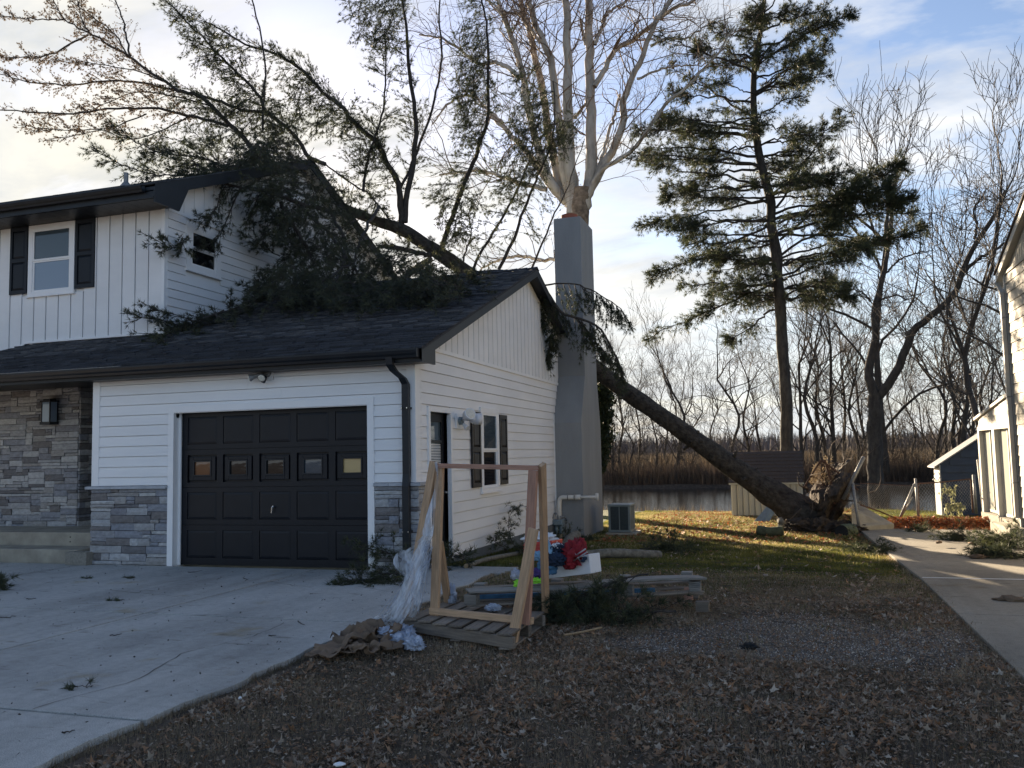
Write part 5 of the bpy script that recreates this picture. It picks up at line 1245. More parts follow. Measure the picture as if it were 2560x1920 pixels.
# sycamore behind the chimney: many pale upright stems from one low crotch
Ys = 16.5
base = PT(1442, 1270); base = np.array([PY(1442, 1200, Ys)[0], Ys, hgt(.5, Ys)])
Bb = lambda pts: [(1200+a/2.766, b/2.766) for a, b in pts]
bp = PY(1452, 560, Ys); Bp = [(1442, 1270), (1446, 1000), (1450, 760), (1450, 600), (1450, 530)]
syc = [
 (Bp+[(1455, 470)], 0, 0, .36, .30, 0, 1),
 (Bb([(705, 1500), (725, 1380), (755, 1260), (770, 1150), (770, 950), (765, 700), (762, 450), (755, 250), (750, 0), (745, -150)]), 0, .3, .24, .11, 26, 1.5),
 (Bb([(640, 1480), (640, 1300), (620, 1100), (612, 850), (608, 600), (606, 400), (602, 200), (590, 0), (585, -120)]), 0, -.3, .22, .10, 26, 1.5),
 (Bb([(640, 1460), (590, 1200), (560, 950), (520, 650), (480, 380), (400, 200), (330, 0), (300, -100)]), .2, -.6, .18, .07, 34, 1.6),
 (Bb([(620, 1420), (530, 1200), (470, 900), (430, 600), (370, 330), (310, 130), (270, -40)]), .3, .9, .16, .08, 34, 1.6),
 (Bb([(600, 1400), (480, 1230), (400, 1000), (330, 720), (290, 480), (220, 260), (150, 80), (110, -60)]), .3, -1.0, .16, .06, 40, 1.7),
 (Bb([(570, 1380), (450, 1230), (330, 1060), (220, 940), (120, 820), (60, 760)]), .2, 1.0, .13, .06, 26, 1.5),
 (Bb([(740, 1360), (830, 1180), (930, 1020), (985, 850), (1000, 700), (1050, 540), (1120, 400), (1200, 180), (1300, 20), (1340, -60)]), 0, .5, .15, .06, 34, 1.6),
 (Bb([(790, 600), (860, 480), (940, 340), (1080, 260), (1180, 180), (1300, 80), (1450, 20), (1560, -60)]), .1, 1.0, .10, .05, 34, 1.6),
 (Bb([(760, 1290), (850, 1170), (1000, 1080), (1100, 980), (1260, 750), (1420, 610), (1550, 470), (1680, 310), (1760, 180)]), 0, -.8, .085, .025, 30, 1.3),
 (Bb([(780, 1300), (830, 1130), (880, 950), (930, 800), (968, 650)]), 0, .4, .07, .04, 5, .6),
 (Bb([(795, 310), (840, 200), (880, 90), (960, 40), (1060, -30)]), .2, .6, .07, .03, 18, 1.4),
 (Bb([(730, 310), (710, 220), (695, 130)]), .2, .1, .06, .035, 4, .5),
 (Bb([(460, 1310), (300, 1270), (150, 1220), (0, 1180), (-120, 1190), (-280, 1210)]), .2, 1.4, .09, .04, 22, 1.4),
 (Bb([(270, 540), (180, 460), (100, 430), (0, 440), (-120, 360), (-260, 270), (-420, 240)]), -.6, .4, .085, .03, 28, 1.4),
 (Bb([(200, 900), (100, 830), (20, 720), (-60, 660), (-200, 700), (-330, 860)]), .6, 1.6, .06, .025, 24, 1.3),
 (Bb([(420, 300), (330, 170), (250, 90), (150, 90), (60, 0)]), -.2, -1.2, .06, .03, 22, 1.3),
 (Bb([(1085, 545), (1200, 500), (1320, 460), (1450, 455), (1540, 450)]), .2, .8, .045, .015, 14, .8),
 (Bb([(1180, 320), (1300, 265), (1420, 270), (1500, 220), (1600, 165), (1750, 120)]), .4, 1.2, .045, .015, 22, .9),
 (Bb([(650, 820), (700, 760), (740, 700)]), .2, .2, .06, .05, 3, .5),
 (B_ := [(1700-250, 640), (1360, 650), (1300, 640), (1220, 660), (1190, 690)], 1.0, 1.8, .07, .03, 20, 1.2),
]
sy = traced_tree('sycamore_tree', 'big leafless sycamore with many smooth pale stems rising behind the chimney', base, Ys, syc, 'syc_base', 'syc_bark', 'twig_warm', 51, 0)
# hanging seed balls
Rb = np.random.RandomState(4)
# forked tree on the right of the river bank
bt = PT(2192, 1262); Yt = bt[1]
C8 = lambda pts: [(2050+a/1.659, 500+b/1.659) for a, b in pts]
fork = [
 ([(2190, 1275), (2188, 1200), (2186, 1100), (2188, 1030), (2186, 985)], 0, 0, 0.403, 0.338, 33, .8),
 (C8([(225, 810), (200, 720), (215, 640), (232, 560), (225, 480), (240, 400), (262, 310), (275, 250), (290, 130), (300, 20), (320, -100)]), 0, .6, 0.244, 0.056, 44, 1.5),
 (C8([(240, 820), (300, 740), (355, 620), (390, 540), (460, 480), (550, 400), (590, 300), (640, 190), (720, 70), (770, -40)]), 0, -.4, 0.232, 0.088, 44, 1.5),
 (C8([(598, 300), (650, 250), (700, 220), (770, 180), (860, 130)]), -.3, -.8, 0.098, 0.050, 18, 1.2),
 (C8([(640, 160), (650, 100), (640, 40), (680, -20)]), -.2, .3, 0.073, 0.037, 18, 1.1),
 (C8([(550, 420), (590, 470), (628, 540), (632, 580), (600, 620)]), -.2, -.4, 0.055, 0.019, 15, .7),
 (C8([(240, 420), (280, 405), (320, 395), (360, 415)]), .2, 0, 0.061, 0.037, 7, .5),
 (C8([(210, 420), (170, 380), (130, 370)]), .2, .4, 0.061, 0.025, 10, .8),
 (C8([(275, 300), (330, 250), (400, 220), (470, 210)]), .3, .6, 0.061, 0.025, 18, 1.2),
]
traced_tree('forked_tree', 'leafless tree forking into two crooked stems on the right river bank', bt, Yt, fork, 'bare_bark', 'bare_bark', 'bare_twig', 61, 0)
# ------------------------------------------------------------------ background bare trees, each an individual sharing a few crowns
protos = []
for sd_, hh, upp, an in ((71, 1.0, .16, .5), (72, 1.0, .10, .62), (73, 1.0, .22, .42), (74, 1.0, .12, .7), (75, 1.0, .18, .55)):
    b = Bare(sd_); R = b.R
    # unit tree ~10 m tall
    st_ = smooth_poly([(0, 0, -.3), (R.normal(0, .1), R.normal(0, .1), 1.8), (R.normal(0, .25), R.normal(0, .2), 3.6), (R.normal(0, .35), R.normal(0, .3), 5.6)], 10)
    Vt, Ft = tubes_np([st_], [np.linspace(.11, .05, 10)], 8); tm = fast('trunk', Vt, Ft, 'bare_bark', link=False)
    for k in range(9):
        i = R.randint(2, 10); b.grow(st_[i], nrm(np.array([R.normal(0, .6), R.normal(0, .6), .9])), R.uniform(1.5, 2.4), .036, 4, .17, upp, (2, 3), .70, an, .008)
    b.grow(st_[-1], (0, 0, 1), 2.2, .045, 4, .15, upp, (2, 4), .72, an, .008)
    protos.append((tm, bare_part(b, None, 'bare_bark', 'bare_twig', link=False)))
def bg_tree(px, yd, h, k, label, group='bare trees across the river', dx=0.0, rot=None, lean=0.0, sx=1.0):
    x = PY(px, 1150, yd)[0]; z = hgt(float(x), float(yd)); tm, parts = protos[k]
    t = thing('bare_tree', label, 'tree', (x, yd, z), group)
    s_ = h/9.0; M = Matrix.Translation((x, yd, z)) @ Matrix.Rotation(lean, 4, 'Y') @ Matrix.Rotation(rot if rot is not None else RNG.uniform(0, 6.28), 4, 'Z') @ Matrix.Diagonal((s_*sx, s_*sx, s_, 1))
    for nme, me in [('trunk', tm)]+[(a, b_) for a, b_ in parts]:
        o = bpy.data.objects.new(nme, me); COL.objects.link(o); par(o, t); o.matrix_basis = M
        if nme != 'trunk': o['kind'] = 'stuff'
far = [(1530, 41, 7.5, 0), (1555, 43, 9, 2), (1575, 41.5, 6, 1), (1600, 46, 8, 3), (1640, 44, 6.5, 4), (1690, 42, 10, 2), (1700, 52, 8.5, 0), (1745, 60, 8, 1), (1790, 50, 7.5, 4), (1835, 46, 10.5, 1), (1870, 48, 9.5, 3), (1900, 55, 8.5, 0), (2010, 42, 11, 0), (2035, 41.5, 12, 2), (2060, 44, 11, 4), (2085, 42, 12.5, 3), (2110, 46, 10.5, 1), (2140, 43, 10, 2), (2160, 55, 11, 0), (2235, 60, 9, 3), (2280, 48, 7, 4), (2340, 42, 10.5, 2), (2372, 44, 9, 0), (2400, 58, 12, 1), (2440, 56, 13, 3), (2480, 60, 12.5, 4), (2520, 58, 11.5, 2), (2570, 55, 12, 0), (1495, 42, 8, 3), (1505, 50, 9, 1), (1665, 58, 9, 3), (2200, 70, 10, 1), (2310, 72, 9, 0), (1960, 62, 9, 2)]
sp_ = []
for sd_ in (91, 92):
    b = Bare(sd_); R = b.R
    for k in range(13): b.grow((R.normal(0, .25), R.normal(0, .25), -.2), nrm(np.array([R.normal(0, .38), R.normal(0, .38), 1])), R.uniform(1.0, 1.6), .022, 3, .14, .15, (2, 3), .74, .42, .007)
    V, F = tubes_np(b.big+b.tw, b.br+b.twr, 3); sp_.append(fast('stems', V, F, 'bare_twig', link=False))
Rq = random.Random(7)
sh_w = ['under the boughs right of the chimney', 'close to the ivy by the chimney', 'behind the air conditioner', 'left of where the trunk crosses the river', 'under the upper part of the leaning trunk', 'below the middle of the leaning trunk', 'just left of the metal shed', 'nearest the left corner of the metal shed', 'between the metal shed and the root plate', 'behind the torn fence', 'right of the slanting grey post', 'left of the forked tree base', 'right of the forked tree base', 'behind the sagging fence', 'above the tilted pipe', 'left of the blue shed eave']
for i, px in enumerate((1525, 1508, 1560, 1600, 1645, 1700, 1760, 1812, 2020, 2065, 2120, 2160, 2228, 2262, 2290, 2322)):
    yd = 40.6+Rq.random()*2.5; x = PY(px, 1150, yd)[0]; z = hgt(float(x), float(yd)); s_ = Rq.uniform(.75, 1.25)
    o = bpy.data.objects.new('bare_shrub', sp_[i % 2]); COL.objects.link(o); o.matrix_basis = Matrix.Translation((x, yd, z)) @ Matrix.Rotation(Rq.random()*6, 4, 'Z') @ Matrix.Diagonal((s_*1.2, s_*1.2, s_, 1))
    tag(o, 'leafless brown shrub on the far bank, '+sh_w[i], 'shrub', 'shrubs on the far bank')
desc = ['slim', 'spreading', 'upright', 'crooked', 'twiggy']
def where(px):
    for a, w_ in ((1520, 'just right of the chimney'), (1545, 'close right of the chimney, behind the ivy'), (1568, 'under the drooping boughs by the chimney'), (1590, 'left of the leaning trunk, near the chimney'), (1620, 'seen above the upper part of the leaning trunk'), (1655, 'above the middle of the leaning trunk'), (1680, 'seen through the gap over the trunk'), (1695, 'over the lower half of the leaning trunk'), (1720, 'right of the gap over the trunk'), (1770, 'left of the metal shed roof'), (1812, 'above the left end of the metal shed'), (1850, 'above the metal shed roof'), (1885, 'above the right half of the metal shed'), (1930, 'left of the standing pine trunk'), (1985, 'directly behind the standing pine trunk'), (2022, 'first right of the standing pine trunk'), (2047, 'second right of the standing pine trunk'), (2072, 'behind the peak of the torn fence'), (2097, 'above the right slope of the torn fence'), (2125, 'above the slanting grey post'), (2150, 'just left of the forked tree'), (2180, 'hard against the left of the forked tree'), (2215, 'inside the fork of the forked tree'), (2260, 'right of the forked tree trunk'), (2295, 'above the left of the gate'), (2325, 'above the middle of the gate'), (2356, 'above the left end of the blue shed'), (2386, 'above the middle of the blue shed'), (2420, 'above the right end of the blue shed'), (2460, 'left of the lean-to roof'), (2500, 'behind the lean-to roof'), (2545, 'behind the corner of the cream house'), (9999, 'hidden furthest right behind the cream house')):
        if px < a: return w_
for i, (px, yd, h, k) in enumerate(far):
    near_ = yd < 45
    bg_tree(px, yd, h, k, f'{desc[k]} leafless tree '+where(px), group=('bare trees on the far bank' if near_ else 'bare trees beyond the bank'))
# tall feathery tree top right of the pine, and one just out of frame right
bg_tree(2248, 27, 17.5, 2, 'tall feathery leafless tree rising behind the forked tree', group=None, rot=1.0, sx=.75) if False else None
t_ = PY(2235, 1150, 40)
bg_tree(2215, 40.5, 21, 4, 'tall feathery leafless tree rising behind the forked tree', 'tall bare trees', rot=.3, sx=.95)
bg_tree(2475, 33.0, 17.5, 2, 'tall leafless tree spreading above the neighbouring roof', 'tall bare trees', rot=2.2, sx=.8)
bg_tree(2575, 29.0, 15.5, 1, 'tall leafless tree with a broad crown half hidden by the cream house', 'tall bare trees', rot=1.2, sx=1.0)
bg_tree(2420, 38.0, 15.0, 3, 'tall leafless tree with a ragged crown left of the cream house gable', 'tall bare trees', rot=4.0, sx=.9)
bg_tree(2390, 43.0, 11.5, 3, 'leafless tree with a split trunk above the blue shed', 'tall bare trees', rot=2.9)
# trees far to the left behind the house are hidden by it; brush mass on the far bank
def brush(name, n, fx, fy, h0, h1, m, seed, w=.02, lean=.25, kind_='stuff'):
    R = np.random.RandomState(seed); x = fx(R, n); y = fy(R, n); z = np.array([hgt(float(a), float(b)) for a, b in zip(x, y)])
    h = R.uniform(h0, h1, n); hd = R.uniform(0, 2*np.pi, n); ln = R.uniform(0, lean, n)*h
    base = np.stack([x, y, z-.02], 1); tip = base+np.stack([np.cos(hd)*ln, np.sin(hd)*ln, h], 1); mid = (base+tip)/2+np.stack([np.cos(hd+1)*ln*.3, np.sin(hd+1)*ln*.3, h*.04], 1)
    sd_ = np.stack([np.cos(hd+1.57), np.sin(hd+1.57), 0*hd], 1)*w
    V = np.stack([base-sd_, base+sd_, mid+sd_*.8, mid-sd_*.8, tip], 1).reshape(-1, 3); i = np.arange(n)[:, None]*5
    F = np.concatenate([np.concatenate([i, i+1, i+2], 1), np.concatenate([i, i+2, i+3], 1), np.concatenate([i+3, i+2, i+4], 1)])
    o = fast(name, V, F, m, np.repeat(R.uniform(0, 1, n), 5)); return kind(o, kind_)
def xw(px0, px1): return lambda R, n: None
def by_px(px0, px1, y0, y1, pw=1.0):
    st_ = {}
    def fy(R, n): return st_['y']
    def fx(R, n):
        st_['y'] = y0+(y1-y0)*R.uniform(0, 1, n)**pw; px = R.uniform(px0, px1, n); a = PY(px0, 1150, 40.0)[0]
        k = lambda p: (ray(p, 1150)[0]/ray(p, 1150)[1])
        kk = np.array([k(p) for p in (px0, px1)]); f_ = (px-px0)/(px1-px0); tx = np.arctan(kk[0])+(np.arctan(kk[1])-np.arctan(kk[0]))*f_
        return CAM[0]+np.tan(tx)*(st_['y']-CAM[1])
    return fx, fy
fx, fy = by_px(1300, 2700, 40.2, 47, 1.4); tag(brush('brush_thicket', 34000, fx, fy, .3, 1.35, 'brush', 81, .014, .45), 'tangle of reddish brown brush along the far river bank', 'brush')
fx, fy = by_px(1300, 2750, 44, 120, 1.3); tag(brush('marsh_reeds', 42000, fx, fy, .8, 1.95, 'reeds', 82, .03, .3), 'tan marsh reeds stretching away behind the river', 'reeds')
fx, fy = by_px(1200, 2900, 150, 320); tag(brush('distant_wood', 24000, fx, fy, 2.5, 6.0, 'far_wood_hazed', 83, .13, .35), 'line of distant leafless woods on the horizon, greyed by haze put into the colour', 'wood')
fx, fy = by_px(1380, 2650, 19.7, 20.9); tag(brush('bank_weeds', 2600, fx, fy, .05, .35, 'reeds', 84, .008, .5), 'dry weeds along the near water edge', 'weeds')
# ================================================================== NEIGHBOURING HOUSE (right)
NX = 8.9; NY1 = 7.47
NHs = thing('neighbour_house', 'cream clapboard house in low sunlight at the right edge, with lean-to porch behind', 'house', (10, 4, 0))
def nroof(y): return 4.87+.365*(NY1-y)
box('wall', (NX+.03, -2.0, -.2), (NX+4, NY1-.03, 4.7), 'cream_siding', NHs)
MB().prism([(NX+.03, NY1-.03, 4.7), (NX+.03, -.2, 7.6), (NX+.03, -2.0, 7.0), (NX+.03, -2.0, 4.7)], (4, 0, 0)).obj('gable_wall', 'cream_siding', NHs)
box('foundation', (NX+.02, -2, -.4), (NX+3.9, NY1-.02, .16), 'foundation', NHs)
def lboard(y0, y1, z0, z1, m='cream_siding', name='siding_board', x=NX):   # clapboard facing -X
    return MB().hexa([(x-.020, y0, z0), (x+.03, y0, z0), (x+.03, y1, z0), (x-.020, y1, z0), (x-.006, y0, z1), (x+.03, y0, z1), (x+.03, y1, z1), (x-.006, y1, z1)]).obj(name, m, NHs)
z = .17
while z < 4.66: lboard(-2, NY1-.10, z+.006, min(z+.19, 4.72)); z += .19
y = NY1-.3
while y > -.3:
    za, zb = nroof(y+.008)-.18, nroof(y+.14)-.18
    MB().hexa([(NX-.004, y+.008, 4.76), (NX+.03, y+.008, 4.76), (NX+.03, y+.14, 4.76), (NX-.004, y+.14, 4.76), (NX-.004, y+.008, za), (NX+.03, y+.008, za), (NX+.03, y+.14, zb), (NX-.004, y+.14, zb)]).obj('gable_board', 'cream_siding', NHs); y -= .15
box('trim_band', (NX-.03, -.3, 4.72), (NX+.0, NY1-.1, 4.77), 'cream_siding', NHs)
box('corner_post', (NX-.03, NY1-.10, -.1), (NX+.05, NY1, 4.74), 'fence_white', NHs)
mb = MB(); mb.hexa([(NX-.11, NY1+.17, nroof(NY1+.17)-.16), (NX+4, NY1+.17, nroof(NY1+.17)-.16), (NX+4, -.6, nroof(-.6)-.16), (NX-.11, -.6, nroof(-.6)-.16), (NX-.11, NY1+.17, nroof(NY1+.17)-.02), (NX+4, NY1+.17, nroof(NY1+.17)-.02), (NX+4, -.6, nroof(-.6)-.02), (NX-.11, -.6, nroof(-.6)-.02)]); mb.obj('eave_board', 'fence_white', NHs)
mb = MB(); mb.hexa([(NX-.14, NY1+.20, nroof(NY1+.20)-.019), (NX+4, NY1+.20, nroof(NY1+.20)-.019), (NX+4, -.6, nroof(-.6)-.019), (NX-.14, -.6, nroof(-.6)-.019), (NX-.14, NY1+.20, nroof(NY1+.20)+.02), (NX+4, NY1+.20, nroof(NY1+.20)+.02), (NX+4, -.6, nroof(-.6)+.02), (NX-.14, -.6, nroof(-.6)+.02)]); mb.obj('roof', 'brown_roof', NHs)
prof = [(0, 0), (0, -.12), (.08, -.12), (.12, -.05), (.13, 0), (.12, 0), (.08, -.10), (.012, -.10), (.012, 0)]
MB().prism([(NX-.12, NY1+.17+a, 4.66+b_) for a, b_ in prof], (4.2, 0, 0)).obj('gutter', 'fence_white', NHs)
mb = MB(); rect_tube(mb, [(NX-.09, NY1+.22, 4.62), (NX-.08, NY1+.12, 4.54), (NX-.075, NY1-.05, 4.40), (NX-.075, NY1-.055, .9), (NX-.075, NY1-.055, .16)], .07, .09); mb.obj('downspout', 'fence_white', NHs)
for zc in (.8, 2.4, 3.9): box('strap', (NX-.115, NY1-.105, zc), (NX-.02, NY1-.005, zc+.03), 'galv', NHs)
# lean-to with two glazed doors
def lroof(y): return 2.50-.118*(y-NY1)
LX = NX; LY1 = 10.62
MB().hexa([(LX-.06, NY1+.02, lroof(NY1)-.03), (LX+3, NY1+.02, lroof(NY1)-.03), (LX+3, LY1+.2, lroof(LY1+.2)-.03), (LX-.06, LY1+.2, lroof(LY1+.2)-.03), (LX-.06, NY1+.02, lroof(NY1)+.03), (LX+3, NY1+.02, lroof(NY1)+.03), (LX+3, LY1+.2, lroof(LY1+.2)+.03), (LX-.06, LY1+.2, lroof(LY1+.2)+.03)]).obj('porch_roof', 'fence_white', NHs)
MB().prism([(LX, NY1+.02, 1.92), (LX, LY1, 1.92), (LX, LY1, lroof(LY1)-.03), (LX, NY1+.02, lroof(NY1)-.03)], (.06, 0, 0)).obj('porch_wall', 'cream_siding', NHs)
for k in range(3):
    z0 = 1.93+k*.19; yb = min(LY1, NY1+(2.50-.03-z0-.0)/.118); z1 = min(z0+.185, lroof(NY1)-.05)
    if z1-z0 > .04: MB().prism([(LX-.018, NY1+.04, z0), (LX-.018, min(yb, LY1), z0), (LX-.008, min(LY1, NY1+max(.1, (2.46-z1)/.118)), z1), (LX-.008, NY1+.04, z1)], (.02, 0, 0)).obj('siding_board', 'cream_siding', NHs)
box('door_head', (LX-.035, NY1+.02, 1.84), (LX+.05, LY1, 1.925), 'fence_white', NHs)
for ya, yb in ((LY1-.16, LY1), (9.02, 9.24), (NY1+.02, NY1+.14)): box('post', (LX-.035, ya, .06), (LX+.10, yb, 1.84), 'fence_white', NHs)
for ya, yb in ((9.24, LY1-.16), (NY1+.14, 9.02)):
    d_ = box('sliding_door', (LX+.06, ya, .08), (LX+.10, yb, .14), 'fence_white', NHs)
    ym = (ya+yb)/2
    for a, b_ in ((ya, ya+.05), (ym-.03, ym+.03), (yb-.05, yb)): box('door_frame', (LX+.05, a, .14), (LX+.10, b_, 1.84), 'fence_white', d_)
    for a, b_ in ((ya+.05, ym-.03), (ym+.03, yb-.05)): box('pane', (LX+.07, a, .14), (LX+.078, b_, 1.84), 'frost_glass', d_)
box('porch_sill', (LX-.06, NY1+.02, -.12), (LX+.2, LY1, .06), 'concrete_tan', NHs); box('porch_end_wall', (LX+.10, LY1-.05, 0), (LX+3, LY1, 2.1), 'cream_siding', NHs); box('porch_back', (LX+2.9, NY1, 0), (LX+3, LY1, 2.1), 'cream_siding', NHs); box('porch_floor', (LX+.10, NY1, -.1), (LX+2.9, LY1-.05, .05), 'concrete_tan', NHs)
box('step', (NX-.30, 7.0, -.2), (NX-.02, 8.6, .0), 'concrete_tan', NHs, bevel=.02)
# blue shed behind
BS = thing('blue_shed', 'low dark blue shed with a sloping roof and pale end wall beyond the chain-link gate', 'shed', (9.3, 15, -.3))
sa = PY(2335, 1277, 15.0); sb = PY(2449, 1277, 15.0); zt0 = PY(2330, 1170, 15.0)[2]; zt1 = PY(2449, 1103, 15.0)[2]
x0, x1 = sa[0]+.22, sb[0]+.9; ztr = zt0+(zt1-zt0)*(x1-sa[0])/(sb[0]-sa[0])
MB().prism([(x0, 15.0, -.5), (x1, 15.0, -.5), (x1, 15.0, ztr), (x0, 15.0, zt0+.10)], (0, 1.0, 0)).obj('wall', 'navy_siding', BS)
k_ = 0; zq = -.4
while zq < ztr-.2:
    xa_ = x0 if zq < zt0 else x0+(zq+.1-zt0)/(ztr-zt0)*(x1-x0)
    if zq+.15 < ztr: MB().hexa([(xa_, 14.975, zq), (x1, 14.975, zq), (x1, 15, zq), (xa_, 15, zq), (xa_+.0, 14.992, zq+.19), (x1, 14.992, zq+.19), (x1, 15, zq+.19), (xa_, 15, zq+.19)]).obj('siding_board', 'navy_siding', BS)
    zq += .2
box('end_wall', (x0-.03, 14.98, -.5), (x0, 15.9, zt0+.08), 'fence_white', BS); pass
dz = (ztr-zt0)/(x1-x0)
MB().hexa([(x0-.16, 14.93, zt0+.0), (x1, 14.93, ztr+.05), (x1, 16.1, ztr+.05), (x0-.16, 16.1, zt0+.0), (x0-.16, 14.93, zt0+.035), (x1, 14.93, ztr+.085), (x1, 16.1, ztr+.085), (x0-.16, 16.1, zt0+.035)]).obj('roof', 'galv', BS)
# beige metal shed behind the leaning trunk
MS = thing('metal_shed', 'low beige ribbed metal shed with a big brown roof behind the leaning trunk', 'shed', (4, 15, -.35))
YS = 14.7
ma = PY(1830, 1291, YS); mb_ = PY(2010, 1290, YS); z0 = -.45; zt = PY(1830, 1212, YS)[2]; zr0 = PY(1828, 1130, YS+1.0)[2]
x0, x1 = ma[0], mb_[0]
box('wall', (x0, YS+.02, z0), (x1, YS+2.4, zt), 'beige_metal', MS)
n_ = 12
for i in range(n_):
    a = x0+(x1-x0)*i/n_; w_ = (x1-x0)/n_
    MB().hexa([(a+.004, YS+.012, z0), (a+w_*.22, YS-.018, z0), (a+w_*.80, YS-.018, z0), (a+w_-.004, YS+.012, z0), (a+.004, YS+.012, zt), (a+w_*.22, YS-.018, zt), (a+w_*.80, YS-.018, zt), (a+w_-.004, YS+.012, zt)]).obj('metal_panel', 'beige_metal', MS)
box('eave_trim', (x0-.05, YS-.06, zt-.0), (x1+.05, YS+.02, zt+.05), 'beige_metal', MS)
ztp = PY(1830, 1130, YS+1.1)[2]; n_ = 9
for i in range(n_):
    za = zt+.05+(ztp-zt-.05)*i/n_; zb = zt+.05+(ztp-zt-.05)*(i+1)/n_; ya = YS-.05+1.15*i/n_; yb = YS-.05+1.15*(i+1)/n_
    for j in range(5):
        a = x0-.06+(x1-x0+.12)*j/5; b_ = x0-.06+(x1-x0+.12)*(j+1)/5
        MB().hexa([(a+.004, ya, za-.02), (b_-.004, ya, za-.02), (b_-.004, yb, zb-.02), (a+.004, yb, zb-.02), (a+.004, ya-.012, za+.02), (b_-.004, ya-.012, za+.02), (b_-.004, yb-.012, zb), (a+.004, yb-.012, zb)]).obj('roof_strip', 'brown_roof', MS)
MB().prism([(x0-.02, YS, zt+.03), (x0-.02, YS+1.12, ztp), (x0-.02, YS+2.3, zt+.03)], (x1-x0+.04, 0, 0)).obj('roof_core', 'brown_roof', MS)

# ================================================================== CHAIN-LINK FENCE REMAINS AND GATE
def mesh_wire(corner, U, Vv, nu, nv, r=.0022, clip=None):
    """diagonal wires over a bilinear patch given by 4 corner points"""
    A_, B2, C2, D2 = [np.array(p, float) for p in corner]     # A bottom-left, B bottom-right, C top-right, D top-left
    f = lambda u, v: A_*(1-u)*(1-v)+B2*u*(1-v)+C2*u*v+D2*(1-u)*v
    P = []; 
    for s_ in (1, -1):
        for k in range(-nv, nu+1):
            pts = []
            for j in range(nv*2+1):
                v = j/(nv*2); u = (k+s_*(v*nv)+(0 if s_ > 0 else nv))/nu
                if 0 <= u <= 1: pts.append(f(u, v)+np.array([0, 0, .0]))
            if len(pts) >= 2: P.append(np.array(pts))
    V, F = tubes_np(P, [np.full(len(p), r) for p in P], 3); return V, F
gate = thing('chain_link_gate', 'rusty chain-link gate with scrolled iron ornament before the blue shed', 'gate', (8.5, 11.5, -.25))
g0 = PY(2299, 1306, 10.8); g1 = PY(2432, 1282, 12.6); zt_a = PY(2299, 1209, 10.8)[2]; zt_b = PY(2432, 1197, 12.6)[2]
gp = lambda u, z: g0*(1-u)+g1*u+np.array([0, 0, z])
for u in (.0, 1.0): 
    mb = MB(); p = gp(u, 0); mb.tube([tuple(p), (p[0], p[1], zt_a if u == 0 else zt_b)], .02, 8); mb.obj('upright', 'rust', gate)
mb = MB(); mb.tube([(g0[0], g0[1], zt_a), tuple((g0+g1)/2*np.array([1, 1, 0])+np.array([0, 0, (zt_a+zt_b)/2-.015])), (g1[0], g1[1], zt_b)], .016, 8); mb.obj('top_rail', 'rust', gate)
V, F = mesh_wire([g0+[0, 0, .05], g1+[0, 0, .05], (g1[0], g1[1], zt_b), (g0[0], g0[1], zt_a)], 1, 1, 18, 9, .0022); o = kind(fast('mesh', V, F, 'galv', parent=gate), 'stuff')
cx0 = gp(.36, 0); zc = zt_a*.64+zt_b*.36
mb = MB()
for s_ in (-1, 1): 
    dirv = (g1-g0)/np.linalg.norm(g1-g0); pts = [tuple(cx0*np.array([1, 1, 0])+dirv*s_*(.02+.11*math.sin(a*.9))+np.array([0, 0, zc+.02+.20*(a/3.1)])) for a in np.linspace(0, 3.1, 9)]; mb.tube(pts, .008, 5)
    pts = [tuple(cx0*np.array([1, 1, 0])+dirv*s_*(.12+.05*math.cos(a))+np.array([0, 0, zc+.05+.045*math.sin(a)])) for a in np.linspace(0, 5.2, 10)]; mb.tube(pts, .007, 5)
mb.obj('ornament', 'galv', gate)
def pole(name, label, a, ya, b_, yb, r, m='galv', grp=None, cap=True):
    P0 = PY(*a, ya); P1 = PY(*b_, yb); t = thing(name, label, 'post', tuple(P0), grp); mb = MB(); mb.tube([tuple(P0), tuple(P1)], r, 10); mb.obj('pipe', m, t, smooth=True)
    if cap:
        d = nrm(P1-P0); mb = MB(); mb.tube([tuple(P1), tuple(P1+d*.03)], [r*1.2, r*.7], 10); mb.obj('cap', m, t)
    return t
pole('fence_post', 'galvanised fence post standing left of the rusty gate', (2297, 1308), 10.7, (2289, 1199), 10.7, .028, grp='fence posts')
pole('fence_post', 'galvanised post at the hinge side of the gate by the lean-to', (2441, 1284), 12.4, (2434, 1190), 12.4, .034, grp='fence posts')
pole('fence_post', 'taller pale post against the corner of the lean-to', (2460, 1288), 10.9, (2445, 1152), 10.9, .030, m='fence_white', grp='fence posts')
pole('fence_post', 'bent-over galvanised post in front of the torn root plate', (2150, 1336), 8.9, (2132, 1210), 9.0, .032, grp='fence posts')
pole('fence_post', 'slanting grey post leaning right across the root plate', (2108, 1248), 9.1, (2158, 1145), 8.9, .040, grp='fence posts')
pole('fence_post', 'tilted pipe leaning against the post left of the gate', (2246, 1304), 10.6, (2286, 1212), 10.6, .030, grp='fence posts')
pole('fence_rail', 'thin second pipe crossing the tilted pipe left of the gate', (2252, 1294), 10.7, (2282, 1242), 10.7, .014, grp='fence posts', cap=False)
ff = thing('torn_fence', 'sheet of chain-link lifted into a peak by the upturned roots', 'fence', tuple(PY(2060, 1300, 9.2)))
pk = PY(2052, 1150, 9.3); pl_ = PY(2010, 1218, 9.2); pr = PY(2145, 1225, 9.1); pb = PY(2062, 1275, 9.25); pt2 = PY(2076, 1140, 9.35)
for pts in ([pl_, pk], [pk, (pk+pr)/2+[0, 0, .03], pr]): mb = MB(); mb.tube([tuple(p) for p in pts], .02, 8); mb.obj('rail', 'rust', ff)
